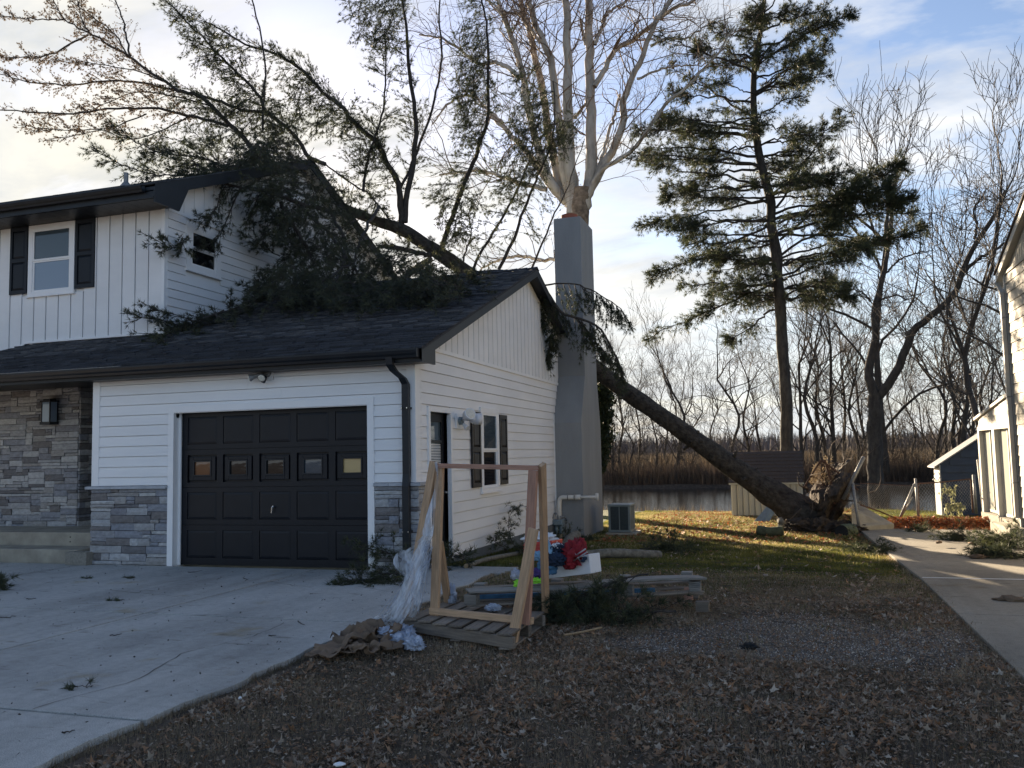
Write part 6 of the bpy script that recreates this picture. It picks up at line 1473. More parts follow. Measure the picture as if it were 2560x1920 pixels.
mb = MB(); mb.tube([tuple(PY(2062, 1150, 9.25)), tuple(PY(2078, 1205, 9.2)), tuple(PY(2086, 1260, 9.2))], .025, 6); mb.obj('rail', 'rust', ff)
V, F = mesh_wire([pb, pr+[0, 0, -.5], pr, pk], 1, 1, 15, 12, .0018); kind(fast('mesh', V, F, 'rust', parent=ff), 'stuff')
V, F = mesh_wire([pl_+[0, 0, -.25], pb, pk, pk+[-.02, 0, 0]], 1, 1, 10, 10, .0018); kind(fast('mesh', V, F, 'rust', parent=ff), 'stuff')
lf = thing('fallen_fence', 'sagging chain-link fence lying low between the root plate and the gate', 'fence', tuple(PY(2160, 1280, 9.8)))
fa, fb_, fc = PY(2150, 1262, 9.6), PY(2245, 1298, 10.4), PY(2285, 1215, 10.6); fd = PY(2150, 1208, 9.4)
mb = MB(); mb.tube([tuple(fa), tuple((fa+fb_)/2+[0, 0, .02]), tuple(fb_)], .016, 6); mb.obj('rail', 'rust', lf); mb = MB(); mb.tube([tuple(fd), tuple(fc)], .006, 5); mb.obj('tension_wire', 'rust', lf)
V, F = mesh_wire([fa, fb_, fc, fd], 1, 1, 26, 11, .0014); kind(fast('mesh', V, F, 'galv', parent=lf), 'stuff')
# lifted slab of paving by the roots
sl_ = thing('lifted_slab', 'tilted concrete slab heaved up beside the root plate', 'concrete slab', tuple(PY(2200, 1310, 9.6)))
s0, s1, s2, s3 = PY(2130, 1318, 8.8), PY(2235, 1310, 9.5), PY(2140, 1255, 10.4), PY(2128, 1262, 9.3)
MB().prism([tuple(s0), tuple(s1), tuple(PY(2190, 1288, 10.6)), tuple(s2), tuple(s3)], (0, .0, -.10)).obj('slab', 'concrete_tan', sl_)
# logs and drums around the root plate
def logthing(name, label, p0, p1, r, m, end=None, grp=None, cat='log', wob=.03, n=12, hollow=False):
    t = thing(name, label, cat, tuple(p0), grp); R = np.random.RandomState(int(abs(p0[0]*100)) % 999); Q = smooth_poly([p0, (np.array(p0)+np.array(p1))/2+R.normal(0, wob, 3), p1], n); rr = np.full(n, r)*(1+R.normal(0, .05, n))
    V, F = tubes_np([Q], [rr], 14); fast('bark', V, F, m, parent=t, smooth=True)
    for q, q2, ra in ((Q[0], Q[1], rr[0]), (Q[-1], Q[-2], rr[-1])):
        d = nrm(q-q2); mb = MB(); mb.tube([tuple(q-d*.01), tuple(q+d*.004)], [ra*.985, ra*.96], 14); mb.obj('cut_end', end or m, t)
    return t
logthing('log', 'short mossy log lying on the lawn under the leaning trunk', PY(1895, 1325, 8.0), PY(1958, 1327, 7.9), .10, 'moss_log', 'moss_log')
logthing('drum', 'dull green drum lying on its side at the foot of the bent fence post', PY(2128, 1328, 8.6), PY(2104, 1331, 8.2), .16, 'green_drum', 'black_void', cat='drum', wob=0)
mat('green_drum', (.07, .09, .045), .7, .3, 10, .3) if 'green_drum' not in MATS else None
logthing('log', 'thin grey stump section standing under the trunk beside the propped doors', PY(1950, 1300, 9.0), PY(1952, 1318, 8.9), .07, 'pale_log')
dd = thing('metal_sheets', 'two pale metal sheets propped against the leaning trunk', 'metal sheets', tuple(PY(1900, 1305, 9.2)))
for (a, b_, c_, d_) in (((1884, 1306), (1908, 1310), (1938, 1268), (1918, 1266)), ((1908, 1306), (1922, 1306), (1944, 1268), (1936, 1266))):
    ya_ = PT(*a)[1]; q = [PY(*a, ya_), PY(*b_, ya_), PY(*c_, ya_+.3), PY(*d_, ya_+.3)]; MB().prism([tuple(p) for p in q], (.0, .02, .015)).obj('sheet', 'meter_grey', dd)

# ================================================================== FOREGROUND: FRAME, PALLETS, CLUTTER
GT = lambda x, y: float(hs(x, y))
pz = .125
pal = thing('pallet', 'dark slatted pallet under the wooden frame, its front stringer weathered brown', 'pallet', (2.0, -3.6, 0))
FL = PZ(1008, 1545, pz+.0); FR = PZ(1282, 1588, pz+.0); BR = PZ(1362, 1532, pz); BL = PZ(1120, 1500, pz)
BR = np.array([FR[0]+(BL[0]-FL[0])*.95, FR[1]+(BL[1]-FL[1])*.95, pz]) if False else BR
def bil(u, v): return FL*(1-u)*(1-v)+FR*u*(1-v)+BR*u*v+BL*(1-u)*v
for v in (.03, .5, .97):
    a, b_ = bil(0, v), bil(1, v); d = nrm(b_-a)
    plank('stringer', a+[0, 0, -.065], b_+[0, 0, -.065], .04, .09, 'pallet_wood', pal, bevel=.003)
for i in range(7):
    u = .07+.86*i/6; a, b_ = bil(u, -.01), bil(u, 1.01); plank('deck_board', a+[0, 0, -.004+.003*(i % 2)], b_+[0, 0, -.006], .125, .018, 'pallet_wood', pal, bevel=.002)
for i in (0, 3, 6):
    u = .07+.86*i/6; a, b_ = bil(u, 0), bil(u, 1); plank('base_board', a+[0, 0, -.118], b_+[0, 0, -.118], .10, .015, 'pallet_wood', pal)
fr = thing('timber_frame', 'raw two-by-four A-frame stand with a top rail, standing on the pallet', 'wooden frame', (1.9, -3.3, 0))
bL = PZ(1083, 1527, .17); bR = PZ(1323, 1552, .17); ZH = 1.40
tL = np.array([PY(1094, 1164, bL[1])[0], bL[1], PY(1094, 1164, bL[1])[2]]); tR = PY(1342, 1170, bR[1])
plank('base_rail', bL+[-.03, 0, 0], bR+[.03, 0, 0], .04, .055, 'lumber', fr); 
plank('top_rail', tL+[-.02, 0, 0], tR+[.02, 0, -.0], .04, .04, 'lumber_red', fr)
nf = nrm(np.cross(bR-bL, [0, 0, 1]))
plank('upright', bL+[.015, 0, -.04], tL+[.02, 0, .01], .085, .038, 'lumber', fr, up=nf)
plank('upright', bR+[-.03, 0, -.03], tR+[-.03, 0, -.02], .080, .038, 'lumber_red', fr, up=nf)
lA = PZ(1012, 1566, .01); plank('leg', lA, tL+[-.03, -.01, .035], .075, .038, 'lumber', fr, up=nf+np.array([0, -.2, 0]))
lC = PZ(1120, 1506, .13); lCt = tL*.0+PY(1098, 1352, bL[1]+.18); plank('brace', lC, lCt, .075, .036, 'lumber', fr, up=nf)
rE = PZ(1365, 1552, .01); plank('leg', rE, tR+[.04, .02, .03], .038, .075, 'lumber', fr, up=nf)
lean = thing('loose_board', 'pale loose board propped diagonally against the right side of the frame', 'board', (2.6, -4, 0))
l0 = PZ(1281, 1606, .01); l1 = PY(1334, 1322, bR[1]-.12); plank('board', l0, l1, .085, .036, 'lumber', lean, up=nf)
# long pallet with a warped top board, another pallet beneath it
bp_ = thing('long_pallet', 'long weathered pallet of plywood blocks with a warped grey board on top', 'pallet', (3, -2.6, 0))
A0 = PZ(1166, 1480, .30); A1 = PZ(1755, 1446, .30); back = np.array([-.18, .80, 0.0])
mb = None
o = plank('top_board', A0*.63+A1*.37+[0, .06, -.035], A1+[0, .06, .0], .19, .022, 'old_wood', bp_, bend=.035)
plank('top_board', A0+back*.08, A0*.55+A1*.45+back*.08+[0, 0, -.022], .22, .016, 'old_wood', bp_)
plank('deck_board', A0+back*.5+[0, 0, -.03], A1*.92+A0*.08+back*.5+[0, 0, -.03], .10, .018, 'pallet_wood', bp_)
for u in (.02, .36, .67, .97):
    for v in (.04, .85):
        c = A0*(1-u)+A1*u+back*v; s_ = .055
        for k in range(5): MB().box((c[0]-s_, c[1]-s_+.0, .185+k*.0185), (c[0]+s_, c[1]+s_, .185+k*.0185+.0155)).obj('block_ply', 'old_wood', bp_)
for v in (.04, .85): plank('bottom_board', A0+back*v+[0, 0, -.125], A1+back*v+[0, 0, -.125], .11, .016, 'pallet_wood', bp_)
lp = thing('lower_pallet', 'half-hidden blue-edged pallet lying under the long pallet', 'pallet', (3, -2.7, 0))
B0 = PZ(1150, 1520, .12); B1 = PZ(1768, 1500, .12)
for v in (.5, .95): plank('deck_board', B0+back*v, B1+back*v, .12, .018, 'pallet_wood', lp)
for u in (.02, .5, .98):
    for v in (.0, .9): c = B0*(1-u)+B1*u+back*v; MB().box((c[0]-.06, c[1]-.05, .02), (c[0]+.06, c[1]+.05, .11)).obj('block', 'pallet_wood', lp)
plank('painted_edge', B0+back*.5+[0, 0, .03], B1*.8+B0*.2+back*.5+[0, 0, .045], .03, .04, 'blue_cloth', lp)
wb = thing('wood_offcut', 'short orange-brown offcut wedged upright under the right end of the long pallet', 'wood block', (3.9, -2.6, 0))
c = PZ(1722, 1500, .02); plank('offcut', c, c+[.0, .02, .125], .085, .05, 'lumber_red', wb, up=(0, -1, 0))
# clutter on the left end of the long pallet
def blob(name, label, cat, c, s, m, seed, amp=.35, f=2.2, rot=0, parent=None, sub=4):
    import bmesh
    bm = bmesh.new(); bmesh.ops.create_icosphere(bm, subdivisions=sub, radius=1.0); Rm = Matrix.Rotation(rot, 3, 'Z')
    for v in bm.verts:
        p = v.co.copy(); n_ = 1-abs(noise.noise(p*f+Vector((seed, 0, 0))))*2; n2 = 1-abs(noise.noise(p*f*2.3+Vector((0, seed, 0))))*2
        p = p*(1+amp*(n_-.5)+amp*.45*(n2-.5)); p = Vector((p.x*s[0], p.y*s[1], max(p.z*s[2], -s[2]*.75))); v.co = Rm @ p + Vector(c)
    me = bpy.data.meshes.new(name); bm.to_mesh(me); bm.free(); me.polygons.foreach_set('use_smooth', [True]*len(me.polygons)); me.materials.append(MATS[m]); o = bpy.data.objects.new(name, me); COL.objects.link(o)
    if parent is not None: par(o, parent)
    elif label: tag(o, label, cat)
    return o
YB = -2.75
foam = thing('foam_box', 'white polystyrene slab standing on edge on the pallet', 'foam block', tuple(PY(1410, 1440, YB)))
f0 = PY(1345, 1450, YB+.10); f1 = PY(1477, 1434, YB-.10); f2 = PY(1472, 1386, YB-.10); f3 = PY(1345, 1402, YB+.10); 
MB().prism([tuple(f0), tuple(f1), tuple(f2), tuple(f3)], (.07, .16, 0)).obj('foam_body', 'foam', foam, bevel=.006)
rb = thing('folding_chair', 'bundle of folded red camp chair with silver tubes lying on the foam slab', 'camp chair', tuple(PY(1440, 1390, YB)))
blob('seat_cloth', None, None, PY(1436, 1388, YB-.05), (.10, .08, .12), 'red_cloth', 3.1, .8, 2.6, .3, rb); blob('seat_cloth', None, None, PY(1424, 1408, YB-.09), (.055, .05, .075), 'red_cloth', 9.1, .6, 2.6, .3, rb); blob('seat_cloth', None, None, PY(1452, 1369, YB-.03), (.05, .03, .07), 'red_cloth', 5.1, .8, 3, .9, rb)
for a, b_ in (((1430, 1395), (1464, 1372)), ((1434, 1402), (1468, 1380)), ((1428, 1372), (1452, 1404)), ((1446, 1392), (1470, 1390))):
    mb = MB(); mb.tube([tuple(PY(*a, YB-.12)), tuple(PY(*b_, YB-.13))], .0065, 8); mb.obj('tube', 'steel', rb, smooth=True)
for a in ((1458, 1402), (1462, 1396), (1412, 1398), (1404, 1392), (1396, 1400)): blob('joint', None, None, PY(*a, YB-.13), (.022, .018, .02), 'navy_cloth', a[0]*.1, .3, 2, 0, rb, 2)
bb = thing('blue_bag', 'slumped blue cloth bag and strap beside the red chair', 'bag', tuple(PY(1370, 1420, YB)))
blob('bag_body', None, None, PY(1368, 1418, YB-.12), (.085, .07, .085), 'blue_cloth', 4.4, .5, 2.0, 0, bb); blob('bag_flap', None, None, PY(1348, 1392, YB-.1), (.06, .05, .045), 'lightblue_cloth', 7.4, .7, 2.4, 0, bb)
plank('strap', PY(1366, 1352, YB-.05), PY(1382, 1388, YB-.10), .05, .012, 'lightblue_cloth', bb, up=(0, -1, .2)); blob('bag_dark', None, None, PY(1393, 1402, YB-.14), (.07, .05, .06), 'navy_cloth', 2.9, .9, 3.0, .4, bb)
blob('navy_fabric', 'crumpled navy and white fabric between the blue bag and the red chair', 'fabric', PY(1396, 1376, YB-.02), (.075, .06, .055), 'navy_cloth', 12.2, .9, 2.8, .5)
blob('white_fabric', 'scrap of white fabric on top of the navy cloth', 'fabric', PY(1393, 1366, YB-.04), (.045, .03, .025), 'foam', 13.2, .9, 3.0, .5)
rc = thing('red_crate', 'red plastic tub filled with white bags behind the blue bag', 'tub', tuple(PY(1345, 1380, YB+.35)))
c0 = PY(1311, 1384, YB+.35); c1 = PY(1379, 1380, YB+.35); c2 = PY(1380, 1352, YB+.35); c3 = PY(1309, 1358, YB+.35)
MB().prism([tuple(c0), tuple(c1), tuple(c2), tuple(c3)], (.05, .24, 0)).obj('tub_body', 'red_plastic', rc, bevel=.008)
for k in range(3):
    f_ = .2+.28*k; MB().prism([tuple(c0*(1-f_)+c3*f_+[-.004, -.012, 0]), tuple(c1*(1-f_)+c2*f_+[.004, -.012, 0]), tuple(c1*(1-f_-.08)+c2*(f_+.08)+[.004, -.012, 0]), tuple(c0*(1-f_-.08)+c3*(f_+.08)+[-.004, -.012, 0])], (0, .014, 0)).obj('rib', 'red_plastic', rc)
blob('plastic_bag', 'bunched white plastic bags spilling from the red tub', 'plastic bag', PY(1350, 1346, YB+.45), (.14, .08, .055), 'foam', 6.3, .9, 2.6, 0)
blob('purple_cloth', 'crumpled purple jacket hanging off the pallet corner', 'clothing', PY(1345, 1436, YB-.16), (.07, .05, .05), 'purple_cloth', 8.3, .7, 2.4, 0)
blob('lime_cloth', 'bright lime green cloth spilling over the pallet edge', 'clothing', PY(1335, 1452, YB-.2), (.09, .04, .028), 'lime_cloth', 5.7, .8, 2.8, .1); 
blob('lime_cloth', 'lime green scrap beside the leaning board', 'clothing', PY(1298, 1462, YB-.2), (.04, .04, .05), 'lime_cloth', 3.7, .8, 2.8, .1)
blob('grey_cloth', 'pale grey printed cloth above the lime green one', 'clothing', PY(1291, 1438, YB-.18), (.045, .04, .05), 'grey_cloth', 1.7, .8, 2.8, .1)
# plastic film draped from the frame, heap of film, cardboard
def sheet(path, width, m, name, parent, seed, nu=26, nv=12, pleat=.03, fr_=9):
    R = np.random.RandomState(seed); Q = smooth_poly(path, nu); W_ = np.interp(np.linspace(0, 1, nu), np.linspace(0, 1, len(width)), width); V = []
    ph = R.uniform(0, 6, nv)
    for i in range(nu):
        T = nrm(Q[min(i+1, nu-1)]-Q[max(i-1, 0)]); side = nrm(np.cross(T, [.35, -.9, .0])); nn_ = np.cross(T, side)
        for j in range(nv):
            s_ = (j/(nv-1)-.5); w = W_[i]*s_; a = pleat*math.sin(j*2.4+ph[j]*.5+i*.12)*min(1, W_[i]*3)+noise.noise(Vector((i*.3, j*.8, seed)))*pleat*1.6
            V.append(Q[i]+side*(w+noise.noise(Vector((i*.25, j*1.3, seed+5.)))*W_[i]*.12)+nn_*a)
    idx = np.arange((nu-1)*(nv-1)); r_ = idx//(nv-1); c_ = idx % (nv-1); a = r_*nv+c_
    return fast(name, np.array(V), np.stack([a, a+1, a+1+nv, a+nv], 1), m, parent=parent, smooth=True)
pf = thing('plastic_wrap', 'clear plastic film hanging from the left leg of the frame down to the driveway', 'plastic film', tuple(lA))
tp_ = tL+np.array([0, -.04, 0])
sheet([tp_+[0, 0, .03], PY(1094, 1200, bL[1]-.04), PY(1082, 1260, bL[1]-.06), PY(1068, 1340, bL[1]-.10)], [.025, .02, .05, .10], 'clear_film', 'film', pf, 2, pleat=.012)
sheet([PY(1075, 1320, bL[1]-.05), PY(1048, 1400, bL[1]-.12), PY(1022, 1480, bL[1]-.20), PY(985, 1545, bL[1]-.22), PZ(950, 1566, .03)], [.05, .13, .15, .16, .20], 'clear_film', 'film', pf, 5, nv=20, pleat=.02)
sheet([PY(1078, 1330, bL[1]+.0), PY(1030, 1392, bL[1]+.0), PY(1012, 1405, bL[1]-.0), PY(1030, 1450, bL[1]+.0)], [.06, .16, .2, .04], 'clear_film', 'film', pf, 7, pleat=.01)
sheet([PY(1062, 1400, bL[1]-.1), PY(1045, 1470, bL[1]-.14), PY(1030, 1530, bL[1]-.16), PZ(1000, 1560, .04)], [.06, .10, .09, .1], 'clear_film', 'film', pf, 11, nv=16, pleat=.02)
R_ = np.random.RandomState(3); P = []; RR = []
for k in range(26):
    a = PY(1072+R_.normal(0, 5), 1350+R_.uniform(0, 60), bL[1]-.12); e_ = PZ(930+R_.uniform(0, 110), 1555+R_.uniform(-8, 12), .02); mid = (a+e_)/2+np.array([R_.normal(0, .05), R_.normal(0, .05), -.03+R_.normal(0, .06)])
    P.append(smooth_poly([a, mid, e_], 8)); RR.append(np.full(8, .0022))
V, F = tubes_np(P, RR, 4); kind(fast('film_strands', V, F, 'film_white', parent=pf), 'stuff') if 'film_white' in MATS else None
fh = thing('film_heap', 'heap of crumpled clear plastic film on the ground beside the cardboard', 'plastic film', tuple(PZ(1000, 1590, 0)))
for k, (a, b_, s_) in enumerate(((985, 1594, .13), (1012, 1600, .10), (965, 1588, .10), (1035, 1612, .07), (1000, 1582, .10), (1022, 1592, .06))):
    blob('film', None, None, PZ(a, b_, .035), (s_, s_*.7, .05), 'film_white' if 'film_white' in MATS else 'foam', k*3.3, 1.0, 3.4, k, fh)
blob('plastic_scrap', 'twisted white plastic scrap caught behind the frame upright', 'plastic scrap', PZ(1130, 1490, .20), (.035, .03, .09), 'film_white' if 'film_white' in MATS else 'foam', 31.3, .9, 3.0, 0)
blob('plastic_scrap', 'small wad of clear plastic on the back of the dark pallet', 'plastic scrap', PZ(1232, 1520, .17), (.06, .04, .03), 'film_white' if 'film_white' in MATS else 'foam', 33.3, .9, 3.0, 0)
cbd = thing('cardboard_heap', 'heap of torn brown cardboard and packing paper at the driveway edge', 'cardboard', tuple(PZ(900, 1630, 0)))
Rc = np.random.RandomState(12)
def crump(c, L_, W2, H_, yaw, seed, tilt=0.0):
    nu, nv = 22, 14; V = []
    for i in range(nu):
        for j in range(nv):
            u, v = i/(nu-1)-.5, j/(nv-1)-.5; n_ = noise.noise(Vector((u*4+seed, v*4, seed)))
            z = (.55-abs(noise.noise(Vector((u*1.7+seed, v*1.1, seed*2))))*1.5)*H_*1.1+noise.noise(Vector((u*5+v*3, v*2, seed)))*H_*.35
            x, y = u*L_*(1-.25*abs(n_)), v*W2+n_*.05; V.append((c[0]+x*math.cos(yaw)-y*math.sin(yaw), c[1]+x*math.sin(yaw)+y*math.cos(yaw), c[2]+max(.004, z+tilt*u+.02)))
    idx = np.arange((nu-1)*(nv-1)); r_ = idx//(nv-1); c_ = idx % (nv-1); a = r_*nv+c_
    o = fast('cardboard_sheet', V, np.stack([a, a+1, a+1+nv, a+nv], 1), 'cardboard', parent=cbd); sm = o.modifiers.new('thick', 'SOLIDIFY'); sm.thickness = .004
    return o
for k, (a, b_, L_, W2, H_, yw) in enumerate(((840, 1632, .42, .26, .07, .25), (890, 1615, .34, .22, .15, .9), (925, 1598, .30, .22, .20, 1.6), (955, 1604, .34, .2, .13, .4), (900, 1636, .34, .16, .10, -.3), (870, 1602, .26, .14, .12, 1.2), (968, 1622, .24, .2, .10, 2.2), (812, 1640, .28, .18, .04, .1))):
    crump(PZ(a, b_, 0), L_, W2, H_, yw, k*1.37+.4, tilt=.05)

# ================================================================== FALLEN BRANCHES AND PINE SPRIGS
def sprig(name, label, cat, pts, r, k, L, grp=None, ts=.10, dens=1.2, flat=.5, m='needles', seed=1, up=0.0, nn=12, w=.0045, lay=None):
    t = thing(name, label, cat, tuple(pts[0]), grp); pn = Pine(seed); R = pn.R; P = [np.array(p, float) for p in pts]
    o, Q, rr = limb(P, r, r*.35, 'stem', 'limb_bark', t, n=16, ns=6, R=R, wob=.006)
    for _ in range(k):
        i = R.randint(2, len(Q)-1); T = nrm(Q[min(i+1, len(Q)-1)]-Q[i-1]); rd = R.normal(0, 1, 3); rd[2] *= flat; rd = nrm(rd); pn.spray(Q[i], nrm(T*.7+rd*.8+np.array([0, 0, up])), L*R.uniform(.5, 1.3), r0=.004, subs=3, droop=.1, tsize=ts, dens=dens)
    for q in pn.tp: 
        g_ = hs(q[:, 0], q[:, 1])+.015; q[:, 2] = np.maximum(q[:, 2], np.maximum(g_, 0.01 if q[0, 0] < 1.1 and q[0, 1] < .6 else -9))
    pn.needles('needles', m, t, n=nn, width=w, spread=.55); pn.twigs('twigs', 'limb_bark', t); return t
z1 = .03
sprig('pine_sprig', 'pine branch lying against the garage corner stones and door trim', 'pine branch', [PZ(1030, 1425, .10), PY(1000, 1395, -.25), PY(950, 1376, -.3), PY(890, 1370, -.35)], .010, 26, .28, 'cut pine branches', seed=101)
sprig('pine_sprig', 'pine branch flat on the driveway below the garage corner', 'pine branch', [PZ(1030, 1440, .03), PZ(960, 1446, .03), PZ(900, 1450, .03), PZ(872, 1452, .03)], .009, 30, .24, 'cut pine branches', seed=102, flat=.2)
sprig('pine_sprig', 'pine branch in front of the stone column foot', 'pine branch', [PZ(1040, 1430, .1), PZ(1000, 1432, .12), PZ(960, 1436, .1)], .008, 26, .26, 'cut pine branches', seed=103, flat=.6)
sprig('pine_sprig', 'arched pine branch springing up against the side wall', 'pine branch', [PX(1300, 1390, .35), PX(1278, 1350, .3), PX(1271, 1300, .25), PX(1288, 1272, .22), PX(1310, 1262, .22)], .008, 30, .17, 'cut pine branches', seed=104, up=-.1, ts=.07, nn=9)
sprig('pine_sprig', 'low pine branch curling along the foundation below the side window', 'pine branch', [PX(1290, 1395, .4), PX(1260, 1370, .35), PX(1238, 1352, .3), PX(1248, 1338, .28), PX(1262, 1332, .28)], .008, 30, .18, 'cut pine branches', seed=105, ts=.08, nn=9)
sprig('pine_sprig', 'pine branch tips by the foot of the side door', 'pine branch', [PX(1180, 1405, .5), PX(1140, 1392, .4), PX(1118, 1384, .3)], .008, 26, .22, 'cut pine branches', seed=106)
sprig('pine_sprig', 'pine boughs heaped beside the gas meter and chimney foot', 'pine branch', [PX(1380, 1370, .6), PX(1340, 1372, .6), PX(1300, 1376, .6)], .012, 50, .24, 'cut pine branches', seed=107, up=.1, ts=.09)
sprig('pine_sprig', 'pine boughs tucked against the base of the grey chimney', 'pine branch', [PY(1390, 1360, 6.4), PY(1420, 1350, 6.4), PY(1450, 1352, 6.4)], .010, 50, .3, 'cut pine branches', seed=117, up=.1)
sprig('pine_bough', 'drooping pine bough draped over the front of the long pallet', 'pine branch', [PY(1620, 1436, -2.6), PY(1560, 1446, -2.75), PY(1500, 1470, -2.9), PY(1440, 1490, -2.95), PY(1370, 1500, -2.95)], .010, 52, .26, 'boughs on the pallet', seed=108, up=-.25, ts=.10)
sprig('pine_bough', 'thick pine bough piled on the ground before the long pallet', 'pine branch', [PZ(1690, 1528, .06), PZ(1590, 1530, .08), PZ(1480, 1530, .10), PZ(1390, 1528, .10)], .012, 64, .24, 'boughs on the pallet', seed=109, up=.0, ts=.10)
sprig('pine_sprig', 'pine cuttings in a heap on the neighbouring driveway, nearer the house', 'pine branch', [PZ(2575, 1358, -.06), PZ(2530, 1356, -.05), PZ(2480, 1352, -.05)], .010, 90, .4, 'driveway cuttings', seed=110, flat=.4)
sprig('pine_sprig', 'flat line of pine cuttings across the neighbouring driveway', 'pine branch', [PZ(2590, 1388, -.02), PZ(2530, 1384, -.02), PZ(2470, 1380, -.02)], .010, 80, .32, 'driveway cuttings', seed=111, flat=.25)
sprig('pine_sprig', 'small sunlit pine tuft in the middle of the neighbouring driveway', 'pine branch', [PZ(2440, 1342, -.08), PZ(2410, 1340, -.08), PZ(2385, 1338, -.08)], .006, 40, .3, 'driveway cuttings', seed=112)
sprig('pine_sprig', 'dark pine clump near the foot of the gate', 'pine branch', [PZ(2335, 1324, -.15), PZ(2320, 1322, -.15), PZ(2302, 1322, -.15)], .006, 24, .25, 'driveway cuttings', seed=113, flat=.3)
sprig('pine_sprig', 'pine cuttings across the lawn right of the long grey log', 'pine branch', [PT(1600, 1372, .04), PT(1650, 1370, .04), PT(1700, 1378, .04)], .010, 70, .42, 'lawn cuttings', seed=114, flat=.3)
sprig('pine_sprig', 'pine cuttings and leaves by the driveway corner near the bent post', 'pine branch', [PT(2110, 1368, .04), PT(2160, 1372, .04), PT(2190, 1380, .04)], .010, 60, .4, 'lawn cuttings', seed=115, flat=.3)
sprig('pine_sprig', 'pine twig lying at the far left edge of the driveway', 'pine branch', [PZ(-20, 1470, .03), PZ(-5, 1462, .05), PZ(8, 1455, .05)], .006, 26, .16, seed=116)
for i, (a, b_, c_, d_, lab) in enumerate(((160, 1722, 232, 1714, 'small green pine twig lying on the driveway near the left'), (206, 1444, 224, 1446, 'tiny pine twig on the driveway below the cinder block'), (322, 1442, 338, 1444, 'tiny pine twig on the driveway before the garage stones'), (278, 1498, 310, 1500, 'pine twig crossing the driveway left of centre'))):
    sprig('pine_twig', lab, 'pine twig', [PZ(c_, d_, .008), PZ((a+c_)/2, (b_+d_)/2-1, .015), PZ(a, b_, .008)], .003, 5, .05, seed=130+i, ts=.06, flat=.1, nn=8, w=.003)
def stick(label, pts, r, seed, m='twig_dark', grp='twigs on the driveway'):
    t = thing('stick', label, 'twig', tuple(pts[0]), grp); R = np.random.RandomState(seed); limb(pts, r, r*.5, 'stem', m, t, n=9, ns=5, R=R, wob=.004); return t
for i, (a, b_, c_, d_, lab) in enumerate(((275, 1588, 304, 1584, 'forked dark twig in the middle of the driveway'), (0, 1543, 40, 1540, 'dark stick at the left edge of the driveway'), (66, 1497, 90, 1496, 'thin twig on the driveway before the steps'), (745, 1552, 762, 1562, 'small curved twig on the driveway left of the cardboard'), (672, 1588, 690, 1588, 'yellowish straw on the driveway'), (608, 1445, 620, 1448, 'short twig on the driveway before the garage door'), (155, 1830, 186, 1826, 'dark twig near the bottom left of the driveway'), (470, 1430, 505, 1426, 'black crumbs of bark before the garage door'))):
    stick(lab, [PZ(a, b_, .006), PZ((a+c_)/2, (b_+d_)/2+1.5, .012), PZ(c_, d_, .006)], .005, 140+i)
logthing('branch_log', 'crooked grey branch lying along the side wall before the pine boughs', PX(1165, 1415, .55), PX(1302, 1382, .55), .035, 'pale_log', 'log_end', grp='logs by the wall', wob=.05)
logthing('branch_log', 'thick broken log rearing up at the foot of the chimney', PY(1405, 1375, 4.6), PY(1440, 1338, 5.2), .10, 'pale_log', 'rust', grp='logs by the wall')
logthing('branch_log', 'thick log lying toward the camera beside the red chair', PY(1330, 1410, 3.3), PY(1412, 1372, 4.4), .075, 'moss_log', 'log_end', grp='logs by the wall')
logthing('branch_log', 'long pale log lying on the lawn in front of the air conditioner', PT(1430, 1392, .07), PT(1650, 1388, .05), .07, 'pale_log', 'log_end', grp='logs by the wall', wob=.06, n=18)
# debris on the neighbouring driveway
for i, (a, b_, s_, lab) in enumerate(((2443, 1392, .10, 'curled brown leaf scrap on the neighbouring driveway'), (2347, 1356, .07, 'brown scrap left of the curled leaf'), (2427, 1358, .05, 'small pale scrap on the neighbouring driveway'), (2530, 1500, .12, 'bark scraps near the right edge of the driveway'), (2258, 1322, .05, 'little twig scrap near the lifted slab'))):
    blob('bark_scrap', lab, 'bark', PZ(a, b_, .01 if b_ > 1400 else -.05), (s_, s_*.4, s_*.3), 'cardboard', i*2.1, .9, 3, i, sub=3)
blob('white_litter', 'white scrap of litter at the bottom of the lawn', 'litter', PZ(848, 1911, .02), (.03, .015, .01), 'foam', 3, .5, 2, .3, sub=2); blob('white_pebble', 'small white pebble by the driveway edge', 'pebble', PZ(600, 1746, .0), (.012, .012, .012), 'foam', 3, .3, 2, 0, sub=2)
blob('black_clod', 'black clod lying on the gravel patch', 'clod', PZ(1875, 1617, .0), (.055, .03, .025), 'black_void', 8, .9, 3, 0, sub=3)
logthing('branch_log', 'thin bleached stick on the leaf litter below the pallets', PZ(1410, 1588, .01), PZ(1504, 1569, .015), .010, 'log_end', grp=None, cat='stick', wob=.01)
ms_ = thing('earth_mound', 'dark mound of loose earth and needles at the foot of the root plate', 'earth mound', tuple(PY(2060, 1325, 9.0)))
for k, (a, b_, sx_, sz_) in enumerate(((2000, 1318, .34, .16), (2050, 1322, .42, .20), (2100, 1322, .40, .16), (2140, 1322, .22, .10))): blob('earth', None, None, PY(a, b_, 9.15), (sx_, .3, sz_), 'soil_clod', k*2.7, .7, 2.4, k, ms_)
